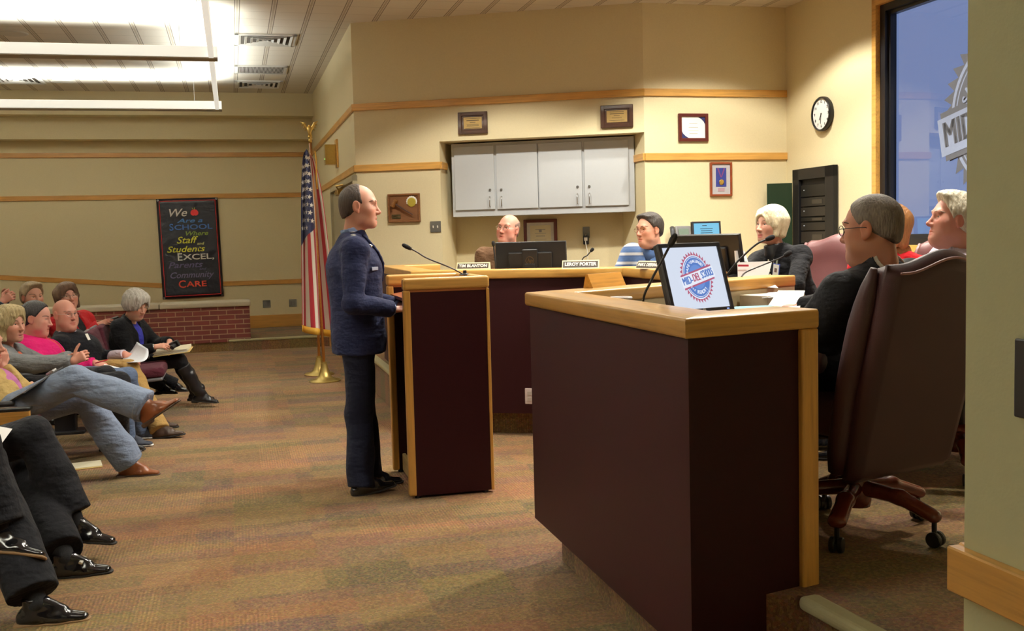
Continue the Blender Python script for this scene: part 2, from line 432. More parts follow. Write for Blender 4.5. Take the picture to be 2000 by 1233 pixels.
def hair_sdf(style, hc, H, s):
    S = SDF(); W = lambda *c: hc+H@(V(*c)*s)
    e = lambda c, r, k=.02, op='+': S.ell(W(*c), V(*(r if hasattr(r, '__len__') else (r,)*3))*s, k*s, op, H)
    cp = lambda a, b, ra, rb, k=.015, op='+': S.cap(W(*a), W(*b), ra*s, rb*s, k*s, op)
    def cut(p, n, k=.006, keep=None): S.cut(W(*p), H@nrm(n), k*s, (W(*keep[0]), keep[1]*s) if keep else None)
    def shell(t): e((0, -.012, .032), (.077+t, .099+t, .089+t))
    ears = lambda: [e((x*.085, .004, -.012), (.022, .026, .036), .006, '-') for x in (-1, 1)]
    if style in ('short', 'crop', 'sidepart'):
        shell({'short': .009, 'crop': .0035, 'sidepart': .013}[style]); e((0, -.056, -.026), (.058, .046, .048) if style == 'crop' else (.061, .049, .054), .03)
        if style == 'sidepart': e((.02, .045, .098), (.05, .045, .022), .02); e((-.03, .03, .098), (.04, .05, .02), .02)
        cut((0, .012, -.0), (0, .80, -.50), .012); [cut((0, -.02, -.036), (x*.35, .42, -1), .012) for x in (-1, 1)]; ears()
    elif style == 'receding':
        shell(.0035); e((0, -.058, -.028), (.060, .048, .058), .03)
        cut((0, .016, .06), (0, .97, .22), .012); cut((0, -.02, -.036), (0, .42, -1)); ears()
    elif style == 'stubble':
        shell(.0012); e((0, -.056, -.028), (.060, .046, .05), .03)
        cut((0, .0, .055), (0, .35, .9), .01); cut((0, .022, .0), (0, 1, -.1), .01); cut((0, -.02, -.032), (0, .4, -1)); ears()
    elif style in ('bob', 'longbob', 'bob_bangs'):
        L = {'bob': -.085, 'longbob': -.135, 'bob_bangs': -.115}[style]
        shell(.016)
        for x in (-1, 1):
            cp((x*.070, -.002, .04), (x*.074, .018, L+.022), .026, .020, .03); cp((x*.05, .045, .085), (x*.080, .036, .0), .022, .012, .03)
            cp((x*.056, -.06, .04), (x*.058, -.045, L+.03), .042, .032, .03)
        cp((0, -.072, .03), (0, -.055, L+.03), .052, .036, .04)
        e((0, .118, -.028), (.058, .078, .098), .012, '-')
        if style == 'bob': cp((-.03, .058, .094), (.050, .068, .058), .018, .010, .02); e((0, -.03, .085), (.076, .075, .052), .03)
        else: cp((-.048, .066, .070), (.048, .070, .064), .013, .013, .02); e((0, .045, .10), (.058, .05, .028), .03)
        cut((0, 0, L), (0, .1, -1), .012)
    elif style == 'curly':
        shell(.030); e((0, -.05, -.01), (.092, .07, .065), .03); e((0, .05, .095), (.072, .05, .034), .03)
        for x in (-1, 1): e((x*.078, .0, .01), (.028, .045, .05), .02)
        e((0, .128, -.028), (.062, .080, .102), .012, '-'); cut((0, 0, -.052), (0, .5, -1), .012)
    elif style == 'fluffy':
        shell(.017); e((.0, .045, .105), (.065, .05, .026), .03); e((0, -.058, -.025), (.07, .055, .06), .03)
        cut((0, .022, .0), (0, .84, -.46), .012); cut((0, -.02, -.040), (0, .4, -1)); ears()
    elif style == 'pulled':
        shell(.007); e((0, -.055, -.03), (.064, .05, .05), .03); e((0, -.12, -.01), (.035, .035, .04), .02)
        cut((0, .012, -.0), (0, .84, -.44), .012); cut((0, -.02, -.045), (0, .35, -1)); ears()
    return S
def hair_disp(amp, sc):
    def f(P):
        x, y, z = (P*sc).T; z = z*.3
        return amp*(np.sin(x*1.0+2*np.sin(z*.35))*np.sin(y*1.1+1.7*np.sin(z*.3+1))+.5*np.sin(2.3*x+z*.5)*np.sin(2.1*y-z*.4))
    return f
def fold_disp(amp, sc, seed=0):
    def f(P):
        x, y, z = (P*sc).T
        return amp*(np.sin(z+1.6*np.sin(x*.7+seed)+1.2*np.sin(y*.8+2*seed))+.5*np.sin(1.9*z-x*1.1+seed)*np.sin(1.3*y+seed))
    return f
def hand_geo(S, w, fdir, pnorm, side, curl=(.5, .5, .4), thumb=.5, s=1.0, elbow=None, fr=.040, spread=0):
    """five fingers on a palm; pnorm points out of the BACK of the hand; side +1 right hand, -1 left"""
    w = V(*w); y = nrm(fdir); z = nrm(V(*pnorm)-y*(V(*pnorm)@y)); x = np.cross(y, z)*(-side)   # x: towards the thumb
    P = lambda a, b, c: w+(x*a+y*b+z*c)*s
    S.ecap(P(0, .0, 0), P(0, .075, 0), x, .027*s, .017*s, .040*s, .0135*s, .012*s)
    for i, (fx, L, r) in enumerate(((.032, .072, .0088), (.011, .080, .0090), (-.011, .074, .0086), (-.031, .058, .0076))):
        p = P(fx*.95, .078-.004*abs(i-1), 0); a = 0; segs = (L*.46, L*.30, L*.24); q = p
        c = [k*(1+.10*(i-1)) for k in curl]
        d = nrm(y+x*(.10*(1.5-i)*spread))
        for j in range(3):
            a += c[j]; dv = d*math.cos(a)-z*math.sin(a); q2 = q+dv*segs[j]*s
            S.cap(q, q2, r*(1-.08*j)*s, r*(1-.08*(j+1))*s, .004*s); q = q2
    t0 = P(.024, .018, -.004); d1 = nrm(x*.75+y*.62-z*(.15+.5*thumb)); t1 = t0+d1*.042*s
    d2 = nrm(x*(.35-.5*thumb)+y*.85-z*(.2+.45*thumb)); t2 = t1+d2*.032*s; d3 = nrm(x*(.1-.6*thumb)+y*.9-z*(.2+.4*thumb)); t3 = t2+d3*.026*s
    S.cap(t0, t1, .0135*s, .0108*s, .01*s); S.cap(t1, t2, .0105*s, .0098*s, .004*s); S.cap(t2, t3, .0098*s, .0080*s, .004*s)
    if elbow is not None:
        e = V(*elbow); S.cap(w, w+(e-w)*.75, .026*s, fr*s, .015*s)
EYE_W = None
def eye_mesh(name, parent, hc, H, s, base, look=(0, 1, 0), iris=(.10, .07, .04, 1)):
    for x in (-1, 1):
        c = hc+H@(V(x*.031, .0665, .0055)*s); d = H@nrm(look); r = .0128*s
        mb = MB(); Z = Vector(d); M = Matrix.Translation(Vector(c-base)) @ Z.to_track_quat('Z', 'Y').to_matrix().to_4x4()
        prof = [(0, 1), (.16, .987), (.17, .985), (.42, .908), (.44, .898), (.7, .714), (.92, .39), (1, 0), (.7, -.714), (0, -1)]
        q = [(a*r, b*r) for a, b in prof]
        mb.lathe(q[:3], 12, M=M, mi=2); mb.lathe(q[2:5], 12, M=M, mi=1); mb.lathe(q[4:], 12, M=M, mi=0)
        mb.build('eye', [plain('eye white', (.72, .70, .66, 1), .25, var=.02), plain('iris %.2f' % iris[0], iris, .2, var=.2), plain('pupil', (.006, .006, .006, 1), .15)], parent, smooth=True)
def brow_mesh(parent, hc, H, s, base, col, lift=0, th=.0026, S=None):
    for x in (-1, 1):
        pts = [(.013, .0865, .0275), (.026, .088, .0312+lift), (.040, .078, .0305+lift), (.050, .066, .0255)]
        mb = MB(); mb.tube([(S.hit(hc+H@(V(x*a, .03, c)*s), H[:, 1]+H[:, 0]*x*a*6, .12) if S else hc+H@(V(x*a, b+.001, c)*s))-base for a, b, c in pts], [th*.8*s, th*s, th*.9*s, th*.4*s], 6)
        mb.build('eyebrow', plain('brow %s' % col[0], col, .8, vs=300, var=.3), parent, smooth=True)
def glasses(parent, hc, H, s, base, mat, r=(.024, .018), rimless=False, th=.0012):
    W = lambda a, b, c: hc+H@(V(a, b, c)*s)-base
    mb = MB()
    for x in (-1, 1):
        pts = [W(x*.033+r[0]*math.cos(t), .098-.10*abs(x*.033+r[0]*math.cos(t)-0)*.5, .002+r[1]*math.sin(t)*(1 if math.sin(t) > 0 else 1.05)) for t in np.linspace(0, 2*PI, 25)]
        mb.tube(pts, th*s, 6, cap=False)
        mb.tube([W(x*(.033+r[0]), .0945, .006), W(x*.074, .080, .008), W(x*.083, .02, .008), W(x*.083, -.012, .006), W(x*.082, -.024, -.012)], th*s, 6)
        mb.tube([W(x*.012, .096, .0), W(x*.010, .094, -.008)], th*s, 5)
    mb.tube([W(-.010, .098, .006), W(0, .101, .009), W(.010, .098, .006)], th*s, 6)
    g = mb.build('glasses', mat, parent, smooth=True)
    t = MATS.get('lens')
    if not t:
        n = NT('lens'); tr = n.n('ShaderNodeBsdfTransparent'); gl = n.n('ShaderNodeBsdfGlossy'); gl.inputs['Roughness'].default_value = .03
        fr = n.n('ShaderNodeFresnel'); fr.inputs[0].default_value = 1.45; mx = n.n('ShaderNodeMixShader')
        mx.inputs[0].default_value = .06; n.t.links.new(tr.outputs[0], mx.inputs[1]); n.t.links.new(gl.outputs[0], mx.inputs[2]); n.t.links.new(mx.outputs[0], n.o.inputs[0])
        t = MATS['lens'] = n.m
    for x in (-1, 1):
        l = MB(); l.poly([W(x*.033+r[0]*math.cos(q), .098-.05*abs(x*.033+r[0]*math.cos(q)), .002+r[1]*math.sin(q)) for q in np.linspace(0, 2*PI, 24, endpoint=False)])
        l.build('lens', t, g)
    return g
def shoe(parent, base, an, toe, up, mat, sole_mat, style='dress', s=1.0, heel=.02, name=None):
    an = V(*an); y = nrm(toe); z = nrm(V(*up)-y*(V(*up)@y)); x = np.cross(y, z); W = lambda a, b, c: an+(x*a+y*b+z*c)*s
    S = SDF()
    S.ecap(W(0, -.038, -.060), W(0, .08, -.064), x, .034*s, .040*s, .042*s, .034*s, .02)
    S.ecap(W(0, .08, -.066), W(0, .168, -.073), x, .042*s, .030*s, .029*s if style != 'sneaker' else .036*s, .018*s, .02)
    S.cap(W(0, -.008, .012), W(0, .004, -.045), .040*s, .042*s, .02); S.cap(W(0, .03, -.012), W(0, .09, -.040), .030*s, .022*s, .02)
    if style == 'boot': S.cap(W(0, -.005, .05), W(0, 0, -.02), .050*s, .043*s, .02)
    S.cut(W(0, 0, -.078), -z)
    if style != 'boot': S.cut(W(0, 0, .018), z)
    o = sdf_obj(name or {'boot': 'boot', 'sneaker': 'sneaker'}.get(style, 'shoe'), S, .006, mat, parent, base)
    T = SDF(); T.ecap(W(0, -.038, -.082), W(0, .08, -.082), x, .0355*s, .0355*s, .0435*s, .03*s, .01)
    T.ecap(W(0, .08, -.082), W(0, .172, -.082), x, .0435*s, .03*s, .030*s, .022*s, .01)
    T.cut(W(0, 0, -.076), z, .002); T.cut(W(0, 0, -.088), -z, .002)
    if style in ('dress', 'boot'): T.rbox(W(0, -.045, -.088), np.stack([x, y, z], 1), V(.026, .028, .008)*s, .006*s, .004)
    sdf_obj('sole', T, .005, sole_mat, o, base)
    return o
def person(label, hc, az, hip, baz, pitch=0, roll=0, hs=1.0, skin=(.62, .33, .23, 1), hair=None, hairmat=None, opts=None, wr=None, an=None,
           toe=None, hv=.004, gv=.009, sh_w=.19, arm=(.29, .255), leg=(.43, .42), ehint=None, khint=None, ground=0, scale=1.0, group=None,
           hands=None, eyes=True, nbo=(0, -.048, -.142), brow=None, look=(0, 1, 0), iris=(.10, .07, .04, 1), cat='person', fine_hair=0, hdisp=(.0012, 260), knee=None, bare=False):
    o = dict(opts or {}); o['skin'] = skin; hc = V(*hc); H = frame(az, pitch, roll); hip = V(*hip); B = frame(baz)
    rt, fw = B[:, 0], B[:, 1]; base = V(hip[0], hip[1], ground)
    nb = hc+H[:, 2]*nbo[2]*hs+H[:, 1]*nbo[1]*hs
    t = nrm(nb-hip); rt = nrm(rt-t*(rt@t)); fwd = np.cross(t, rt)
    J = dict(hc=hc, H=H, nb=nb, hip=hip, t=t, rt=rt, fw=fwd, B=B, base=base, hs=hs, sc=scale, side={})
    parts = []
    HS = head_sdf(hc, H, hs, o, nb-t*.03); v, f = HS.mesh(hv, smooth=1); cols = [head_cols(v, hc, H, hs, o)]; parts.append((v, f))
    core = SDF(); core.ecap(hip, nb-t*.16, rt, .13*scale, .085*scale, .145*scale, .085*scale, .04); core.ecap(nb-t*.17, nb-t*.05, rt, .145*scale, .08*scale, .07, .05, .04)
    core.cap(nb-t*.08, nb, .05, .045, .03)
    for i, sd in ((0, 1), (1, -1)):
        sh = nb+rt*sd*sh_w*scale-t*.082*scale; hj = hip+rt*sd*.092*scale
        d = {'sh': sh, 'hj': hj}
        if wr and wr[i] is not None:
            hint = ehint[i] if ehint else (-fwd*.5-t*.8+rt*sd*.45)
            d['el'], d['wr'] = two_bone(sh, wr[i], arm[0]*scale, arm[1]*scale, hint)
            core.cap(sh, d['el'], .045, .036, .03); core.cap(d['el'], d['wr'], .034, .025, .02); core.cap(nb-t*.07, sh, .045, .045, .03)
        if an and an[i] is not None:
            if knee and knee[i] is not None: d['kn'], d['an'] = V(*knee[i]), V(*an[i])
            else:
                hint = khint[i] if khint else (B[:, 1]*.7+V(0, 0, .7)); d['kn'], d['an'] = two_bone(hj, an[i], leg[0]*scale, leg[1]*scale, hint)
            core.cap(hj, d['kn'], .065, .045, .04); core.cap(d['kn'], d['an'], .045, .032, .03)
            d['toe'] = nrm(toe[i]) if toe and toe[i] is not None else B[:, 1]
        J['side'][i] = d
    v, f = core.mesh(.014); parts.append((v, f)); c = np.ones((len(v), 4)); c[:, :3] = skin[:3]; cols.append(c)
    for i, sd in ((0, 1), (1, -1)):
        if hands and hands[i] and 'wr' in J['side'][i]:
            h = dict(hands[i]); S = SDF(); d = J['side'][i]
            hand_geo(S, d['wr'], h.pop('f'), h.pop('n'), sd, elbow=d['el'], s=h.pop('s', 1.0)*(.92 if o.get('fem') else 1.0), **h)
            v, f = S.mesh(.0035, smooth=1); parts.append((v, f)); c = np.ones((len(v), 4)); c[:, :3] = np.array(skin[:3])*np.array([1, .93, .92]); cols.append(c)
    v, f = join_np(parts)
    root = np_obj('person', v, f, skin_mat(), None, base, tuple(base), np.concatenate(cols))
    tag(root, label, cat, group); J['root'] = root
    if hair:
        S = hair_sdf(hair, hc, H, hs); sdf_obj('hair', S, hv if hair != 'stubble' else hv, hairmat, root, base, disp=hair_disp(*hdisp), smooth=1)
    if eyes: eye_mesh('eye', root, hc, H, hs, base, look, iris)
    if brow is not None: brow_mesh(root, hc, H, hs, base, brow, S=HS)
    return J
def g_torso(J, w=.178, d=.120, arms=True, v=0, low=.06, cw=None, open_neck=.062, slr=(.060, .050, .040), cut_wrist=0, hem=None, vw=.05, belly=0, vx=0, shr=.058, cuff=None):
    """jacket / shirt / jumper following the body"""
    S = SDF(); t, rt, fw, nb, hip, sc = (J[k] for k in ('t', 'rt', 'fw', 'nb', 'hip', 'sc')); w *= sc; d *= sc; cw = (cw or w*1.06/sc)*sc if cw else w*1.06
    ch = nb-t*.165
    S.ecap(hip-t*low, ch, rt, w, d, cw, d*1.0, .04); S.ecap(ch, nb-t*.045, rt, cw, d*.98, .085*sc, .062*sc, .05)
    if belly: S.ell(hip+t*.14+fw*.05, (w*.9, belly, .15), .06, '+', np.stack([rt, fw, t], 1))
    if hem is not None: S.ecap(hip-t*low, hip-V(0, 0, hem), rt, w, d, w*1.04, d*1.02, .03)
    for i in (0, 1):
        e = J['side'][i]
        if arms: S.cap(nb-t*.040, e['sh']+t*.010, .050*sc, shr*.92*sc, .07)
        if arms and 'el' in e:
            a = e['wr']+(e['el']-e['wr'])*cut_wrist; S.cap(e['sh'], e['el'], slr[0]*sc, slr[1]*sc, .055); S.cap(e['el'], a, slr[1]*sc, slr[2]*sc, .02)
            ax = nrm(e['wr']-e['el']); S.cut(a-ax*.004, ax, .003, (a, .075))
    if open_neck: S.cap(nb-t*.03+fw*.012, J['hc'], open_neck, open_neck*.95, .008, '-')
    if v: S.ecap(nb+t*.02+fw*.12, nb-t*v+fw*.14+rt*vx, rt, vw, .13, .004, .10, .006, '-')
    return S
def g_lapels(J, S0, v, vw=.05, w=.026):
    """a turned lapel down either side of the jacket opening, laid on the jacket's own surface"""
    S = SDF(); t, rt, fw, nb = J['t'], J['rt'], J['fw'], J['nb']
    for sd in (-1, 1):
        q = None
        for k in range(9):
            f = k/8; p = nb-t*(.0+v*f)+rt*sd*((vw+.016)*(1-f)+.010); h = S0.hit(p-fw*.02, fw, .3)
            if q is not None: S.ecap(q+fw*.002, h+fw*.002, rt, w*(1-abs(f-.45)*.9), .009, w*(1-abs(f+.12-.45)*.9)*.95, .009, .006)
            q = h
    return S
def g_collar(J, r=.066, h=.035, tilt=.02):
    S = SDF(); t, fw, nb = J['t'], J['fw'], J['nb']; ax = nrm(t-fw*.25); p = nb+fw*.006
    S.ecap(p-ax*.035, p+ax*h, J['rt'], r*1.08, r*1.08, r*.95, r*.95, .006); S.ecap(p+ax*(h-.012), p+ax*.2, J['rt'], r*.86, r*.86, r*.86, r*.86, .004, '-'); S.cut(p+ax*h, ax, .004)
    return S
def g_pants(J, r=(.088, .066, .056), flare=0, hemcut=.03, w=.165, d=.12, top=.06):
    S = SDF(); t, rt, hip, sc = J['t'], J['rt'], J['hip'], J['sc']
    S.ecap(hip-t*.02, hip+t*top, rt, w*sc, d*sc, w*sc*.95, d*sc*.95, .04)
    for i in (0, 1):
        e = J['side'][i]
        if 'kn' not in e: continue
        S.cap(e['hj'], e['kn'], r[0]*sc, r[1]*sc, .05); ax = nrm(e['an']-e['kn']); a = e['an']+ax*hemcut
        S.cap(e['kn'], a+ax*.03, r[1]*sc, (r[2]+flare)*sc, .02); S.cut(a, ax, .004, (a+ax*.04, .12))
    return S

# ------------------------------------------------------------------ camera, world, view
cam = bpy.data.cameras.new('camera'); camo = bpy.data.objects.new('camera', cam); COL.objects.link(camo)
cam.sensor_width = 36; cam.lens = 2014/2000*36; cam.clip_start = .05; cam.clip_end = 200
def _rm(p=.0752, r=.0262):
    cr, sr, cp, sp = math.cos(r), math.sin(r), math.cos(p), math.sin(p)
    return Matrix(((1, 0, 0), (0, cp, sp), (0, -sp, cp))) @ Matrix(((cr, 0, sr), (0, 1, 0), (-sr, 0, cr)))
_m = _rm(); _c = [_m.col[0], _m.col[2], -_m.col[1]]
camo.matrix_world = Matrix([[_c[j][i] for j in range(3)]+[(0, 0, 1.47)[i]] for i in range(3)]+[[0, 0, 0, 1]])
SC.camera = camo
SC.view_settings.view_transform = 'Standard'; SC.view_settings.look = 'None'; SC.view_settings.gamma = 1
SC.view_settings.use_curve_mapping = False; SC.view_settings.exposure = 0.14
SC.cycles.use_denoising = True; SC.cycles.max_bounces = 8; SC.cycles.diffuse_bounces = 5; SC.cycles.sample_clamp_indirect = 4
wd = bpy.data.worlds.new('dusk sky'); SC.world = wd; wd.use_nodes = True
wt = wd.node_tree; wt.nodes['Background'].inputs[0].default_value = (.20, .265, .50, 1); wt.nodes['Background'].inputs[1].default_value = .95

A15 = R(15); e1 = V(math.cos(A15), math.sin(A15), 0); e2 = V(-math.sin(A15), math.cos(A15), 0)
CZ = 3.75; PZ_ = .35
def ab(a, b, z=0): return e1*a+e2*b+V(0, 0, z)
def to_ab(p): p = V(*p); return p[:2]@e1[:2], p[:2]@e2[:2]
# wall corner points (plan)
pN0 = V(-9.6, 14.80); pNW = V(-3.114, 16.56); pWB = V(-1.607, 10.97); pBR = V(1.364, 10.37); pRE = V(2.889, 10.778)
# ---- materials of the room
def wall_mat():
    t = NT('painted wall'); v = t.coord((1, 1, 1)); f = t.noise(v, 90, 3); g = t.noise(v, 1.2, 2)
    c = t.mix(t.math('MULTIPLY', g, .25), srgb(222, 210, 172), srgb(212, 199, 160))
    t.set(color=t.mix(.5, c, t.mix(f, srgb(206, 193, 156), srgb(230, 218, 182))), rough=.75, spec=.25); t.bump(t.noise(v, 160, 2), .12, .004); return t.m
WALL = wall_mat()
def carpet_mat(name, k=1.0):
    t = NT(name); v = t.coord((1, 1, 1), rot=(0, 0, -A15))
    def cells(sx, sy, seed):
        m = t.n('ShaderNodeMapping'); t.t.links.new(v, m.inputs[0]); m.inputs['Scale'].default_value = (sx, sy, 1); m.inputs['Location'].default_value = (seed, seed*.7, 0)
        w = t.n('ShaderNodeTexWhiteNoise'); w.noise_dimensions = '2D'; s = t.n('ShaderNodeVectorMath'); s.operation = 'FLOOR'
        nz = t.n('ShaderNodeTexNoise'); nz.inputs['Scale'].default_value = 2.5; t.t.links.new(m.outputs[0], nz.inputs[0])
        ad = t.n('ShaderNodeVectorMath'); ad.operation = 'MULTIPLY_ADD'; t.t.links.new(nz.outputs['Color'], ad.inputs[0]); ad.inputs[1].default_value = (.13, .13, 0); t.t.links.new(m.outputs[0], ad.inputs[2])
        t.t.links.new(ad.outputs[0], s.inputs[0]); t.t.links.new(s.outputs[0], w.inputs['Vector']); return w.outputs['Value']
    a = cells(1.5, 3.4, .3); b = cells(2.6, 6.5, 5.1); g = cells(2.2, 2.2, 9.7)
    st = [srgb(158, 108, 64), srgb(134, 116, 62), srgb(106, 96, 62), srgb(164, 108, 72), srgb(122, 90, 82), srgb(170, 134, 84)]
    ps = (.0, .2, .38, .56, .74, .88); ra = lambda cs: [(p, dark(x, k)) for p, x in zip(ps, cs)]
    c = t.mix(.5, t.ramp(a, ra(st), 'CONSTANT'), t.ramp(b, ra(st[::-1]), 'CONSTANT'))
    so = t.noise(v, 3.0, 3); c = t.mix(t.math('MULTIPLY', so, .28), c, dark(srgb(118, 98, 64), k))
    vo = t.n('ShaderNodeTexVoronoi'); vo.inputs['Scale'].default_value = 105; t.t.links.new(v, vo.inputs['Vector']); sp = t.n('ShaderNodeSeparateColor'); t.t.links.new(vo.outputs['Color'], sp.inputs[0])
    fl = t.ramp(sp.outputs[0], [(0, srgb(64, 50, 40)), (.22, srgb(150, 132, 70)), (.42, srgb(150, 88, 58)), (.6, srgb(96, 92, 62)), (.78, srgb(132, 96, 100)), (.9, srgb(182, 150, 96))], 'CONSTANT')
    c = t.mix(.34, c, t.mix(1, fl, (k, k, k, 1), 'MULTIPLY')); fi = t.noise(v, 230, 2, .7)
    hs = t.n('ShaderNodeHueSaturation'); hs.inputs['Saturation'].default_value = .94; hs.inputs['Value'].default_value = .87; t.t.links.new(c, hs.inputs['Color']); c = hs.outputs[0]
    c = t.mix(fi, t.mix(1, c, (.6, .58, .56, 1), 'MULTIPLY'), t.mix(1, c, (1.4, 1.38, 1.34, 1), 'MULTIPLY'))
    sx = t.n('ShaderNodeSeparateXYZ'); t.t.links.new(v, sx.inputs[0])
    rib = t.math('MULTIPLY_ADD', t.math('SINE', t.math('MULTIPLY', sx.outputs[0], 2*PI/.016)), .5, .5); msk = t.math('GREATER_THAN', g, .70)
    rm = t.math('MULTIPLY', t.math('MULTIPLY', rib, msk), .42); c = t.mix(rm, c, t.mix(1, c, (1.55, 1.4, 1.3, 1), 'MULTIPLY'))
    t.set(color=c, rough=.95, spec=.1, sheen=.1); t.bump(t.math('ADD', fi, t.math('MULTIPLY', rm, 1.5)), .55, .01); return t.m
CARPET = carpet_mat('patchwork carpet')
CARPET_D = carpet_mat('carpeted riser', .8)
OAK = oak('oak trim', srgb(210, 158, 80)); OAKD = oak('oak rail', srgb(178, 128, 60)); OAKL = oak('oak ledge', srgb(206, 158, 84), .3)
def ceil_mat():
    t = NT('ceiling tile'); v = t.coord((1, 1, 1), rot=(0, 0, -A15)); s = t.n('ShaderNodeSeparateXYZ'); t.t.links.new(v, s.inputs[0])
    f = t.noise(v, 120, 3)
    c = t.mix(f, srgb(205, 198, 186), srgb(228, 222, 212))
    def line(x, per, off, wd): 
        m = t.math('PINGPONG', t.math('ADD', x, off), per/2); return t.math('LESS_THAN', m, wd)
    X, Y = s.outputs[0], s.outputs[1]
    g1 = t.math('MAXIMUM', line(X, .345, GX-.022, .0045), line(X, .345, GX+.022, .0045)); g3 = line(X, .345, GX, .010)
    g2 = line(Y, .345, .1, .0035)
    c = t.mix(t.math('MULTIPLY', g3, .5), c, srgb(150, 132, 108)); c = t.mix(t.math('MULTIPLY', g1, .75), c, srgb(96, 84, 70)); c = t.mix(t.math('MULTIPLY', g2, .45), c, srgb(120, 108, 94))
    t.set(color=c, rough=.85, spec=.15); t.bump(t.math('SUBTRACT', f, t.math('MULTIPLY', t.math('MAXIMUM', g1, g2), 2)), .15, .004); return t.m
GX = -(to_ab((-4.135, 15.973, 3.750))[0]) % .345
CEIL = ceil_mat()
# ---- floor, ceiling
_e0, _e1 = ab(to_ab(pRE)[0]+.13, 19), ab(to_ab(pRE)[0]+.13, -9)
_pl = [(-9.6, -5.1), (float(_e1[0]), -5.1), (float(_e0[0]), float(_e0[1])), (-9.6, 19)]
_k = (-5.1-_e1[1])/(_e0[1]-_e1[1]); _pl[1] = (float(_e1[0]+(_e0[0]-_e1[0])*_k), -5.1)
mb = MB(); mb.prism(_pl, -.12, 0); struct(mb.build('floor', CARPET)); mb = MB(); mb.prism(_pl, CZ, CZ+.12); struct(mb.build('ceiling', CEIL))
# ---- walls
def wallseg(mb, p, q, z0, z1, th=.14):
    p, q = V(*p[:2]), V(*q[:2]); d = nrm(q-p); n = V(-d[1], d[0])
    mb.prism([p, q, q+n*th, p+n*th], z0, z1)
def walls(name, segs, mat=None):
    mb = MB()
    for s in segs: wallseg(mb, *s)
    return struct(mb.build(name, mat or WALL))
# interior is on the right-hand side when walking p->q with outward normal to the left
walls('wall_north', [(pN0, pNW, 0, CZ)])
walls('wall_west', [(pNW, pWB, 0, CZ)])
dB = nrm(pBR-pWB); nB = V(-dB[1], dB[0]); pL = V(-.707, 10.79)
E2 = e2[:2]
bl = pL+nB*.6; br = pBR+E2*.62
NT_Z = (0.047, 10.636, 2.485)[2]
mb = MB(); wallseg(mb, pWB, pL, 0, CZ)
mb.prism([pL, pBR, pBR+nB*.14, pL+nB*.14], NT_Z, CZ)
mb.prism([pL+nB*.14, pBR+nB*.14, br+nB*.1, bl+nB*.1], NT_Z, NT_Z+.1)
mb.prism([pL+nB*.001, pL+dB*.001, bl, bl-dB*.14, pL-dB*.14+nB*.001], 0, NT_Z+.05); wallseg(mb, bl, br, 0, NT_Z+.05)
mb.prism([pBR, pBR+V(.05, .02), br+V(.14, .1), br], 0, NT_Z+.05)
struct(mb.build('wall_back', WALL))
walls('wall_northeast', [(pBR, pRE, 0, CZ)])
# east wall with the big window
wS = (3.290, 9.280, 2.587); wa = to_ab(wS)[1]; eA, eB0 = to_ab(pRE); W_Z0, W_Z1 = 1.30, 3.44; W_END = wa-2.6
def epnt(b): return ab(eA, b)[:2]
mb = MB(); wallseg(mb, epnt(eB0), epnt(wa), 0, CZ); wallseg(mb, epnt(wa), epnt(W_END), 0, W_Z0); wallseg(mb, epnt(wa), epnt(W_END), W_Z1, CZ); wallseg(mb, epnt(W_END), epnt(-4), 0, CZ)
struct(mb.build('wall_east', WALL))
# near wall end at the picture's edge, with its own rail
pP = V(.795, 1.80); pP2 = pP-E2*1.5
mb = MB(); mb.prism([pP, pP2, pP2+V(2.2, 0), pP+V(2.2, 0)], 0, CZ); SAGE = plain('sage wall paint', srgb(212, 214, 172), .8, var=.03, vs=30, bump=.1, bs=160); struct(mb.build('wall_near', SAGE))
SOUTH, WEST = -5.0, -9.4
mb = MB(); mb.box((0, SOUTH, CZ/2), (20, .14, CZ)); struct(mb.build('wall_south', WALL))
mb = MB(); mb.box((WEST, 5, CZ/2), (.14, 21, CZ)); struct(mb.build('wall_outer', WALL))
# ---- stepped soffits over the north wall
dN = nrm(pNW-pN0); nN = V(dN[1], -dN[0])
def strip(name, p, q, n, off, th, z0, z1, mat, ext=0, kind=True, bev=.003, parent=None):
    """a board of thickness th standing off a wall line p->q towards n"""
    p, q, n = V(*p[:2]), V(*q[:2]), V(*n[:2]); c = (p+q)/2+n*(off+th/2); L = np.linalg.norm(q-p)+ext
    o = MB().box((0, 0, 0), (L, th, z1-z0), bev=bev, seg=1).build(name, mat, parent, (c[0], c[1], (z0+z1)/2), (0, 0, math.atan2(q[1]-p[1], q[0]-p[0])))
    return struct(o) if kind else o
def N(x): return pNW+dN*x
# ---- trims
T1, T2 = (2.84, 2.912), (2.204, 2.276)
strip('soffit_upper', pN0, pNW, nN, -.02, .62, 3.41, CZ+.02, WALL, bev=0)['kind'] = 'structure'
strip('soffit_lower', pN0, pNW, nN, -.02, .32, 3.087, 3.45, WALL, bev=0)['kind'] = 'structure'
strip('trim_1', pN0, pNW, nN, 0, .022, *T1, OAKD); strip('trim_2', pN0, pNW, nN, 0, .022, *T2, OAKD)
q = V(*(-5.416, 15.942, 0.876)); strip('trim_3', q[:2], pNW, nN, 0, .022, .835, .905, OAKD)
p0 = V(*(-8.392, 15.144, 1.156)); L = np.linalg.norm((q-p0)[:2]); c = (p0+q)/2
struct(MB().box((0, 0, 0), (L+.1, .022, .072), bev=.003, seg=1).build('trim_4', OAKD, None, (c[0]+nN[0]*.011, c[1]+nN[1]*.011, (p0[2]+q[2])/2), (0, math.atan2(p0[2]-q[2], L), math.atan2(dN[1], dN[0]))))
strip('baseboard_north', q[:2], pNW, nN, 0, .018, .15, .348, OAKD)
dW = nrm(pWB-pNW); nW = V(dW[1], -dW[0])
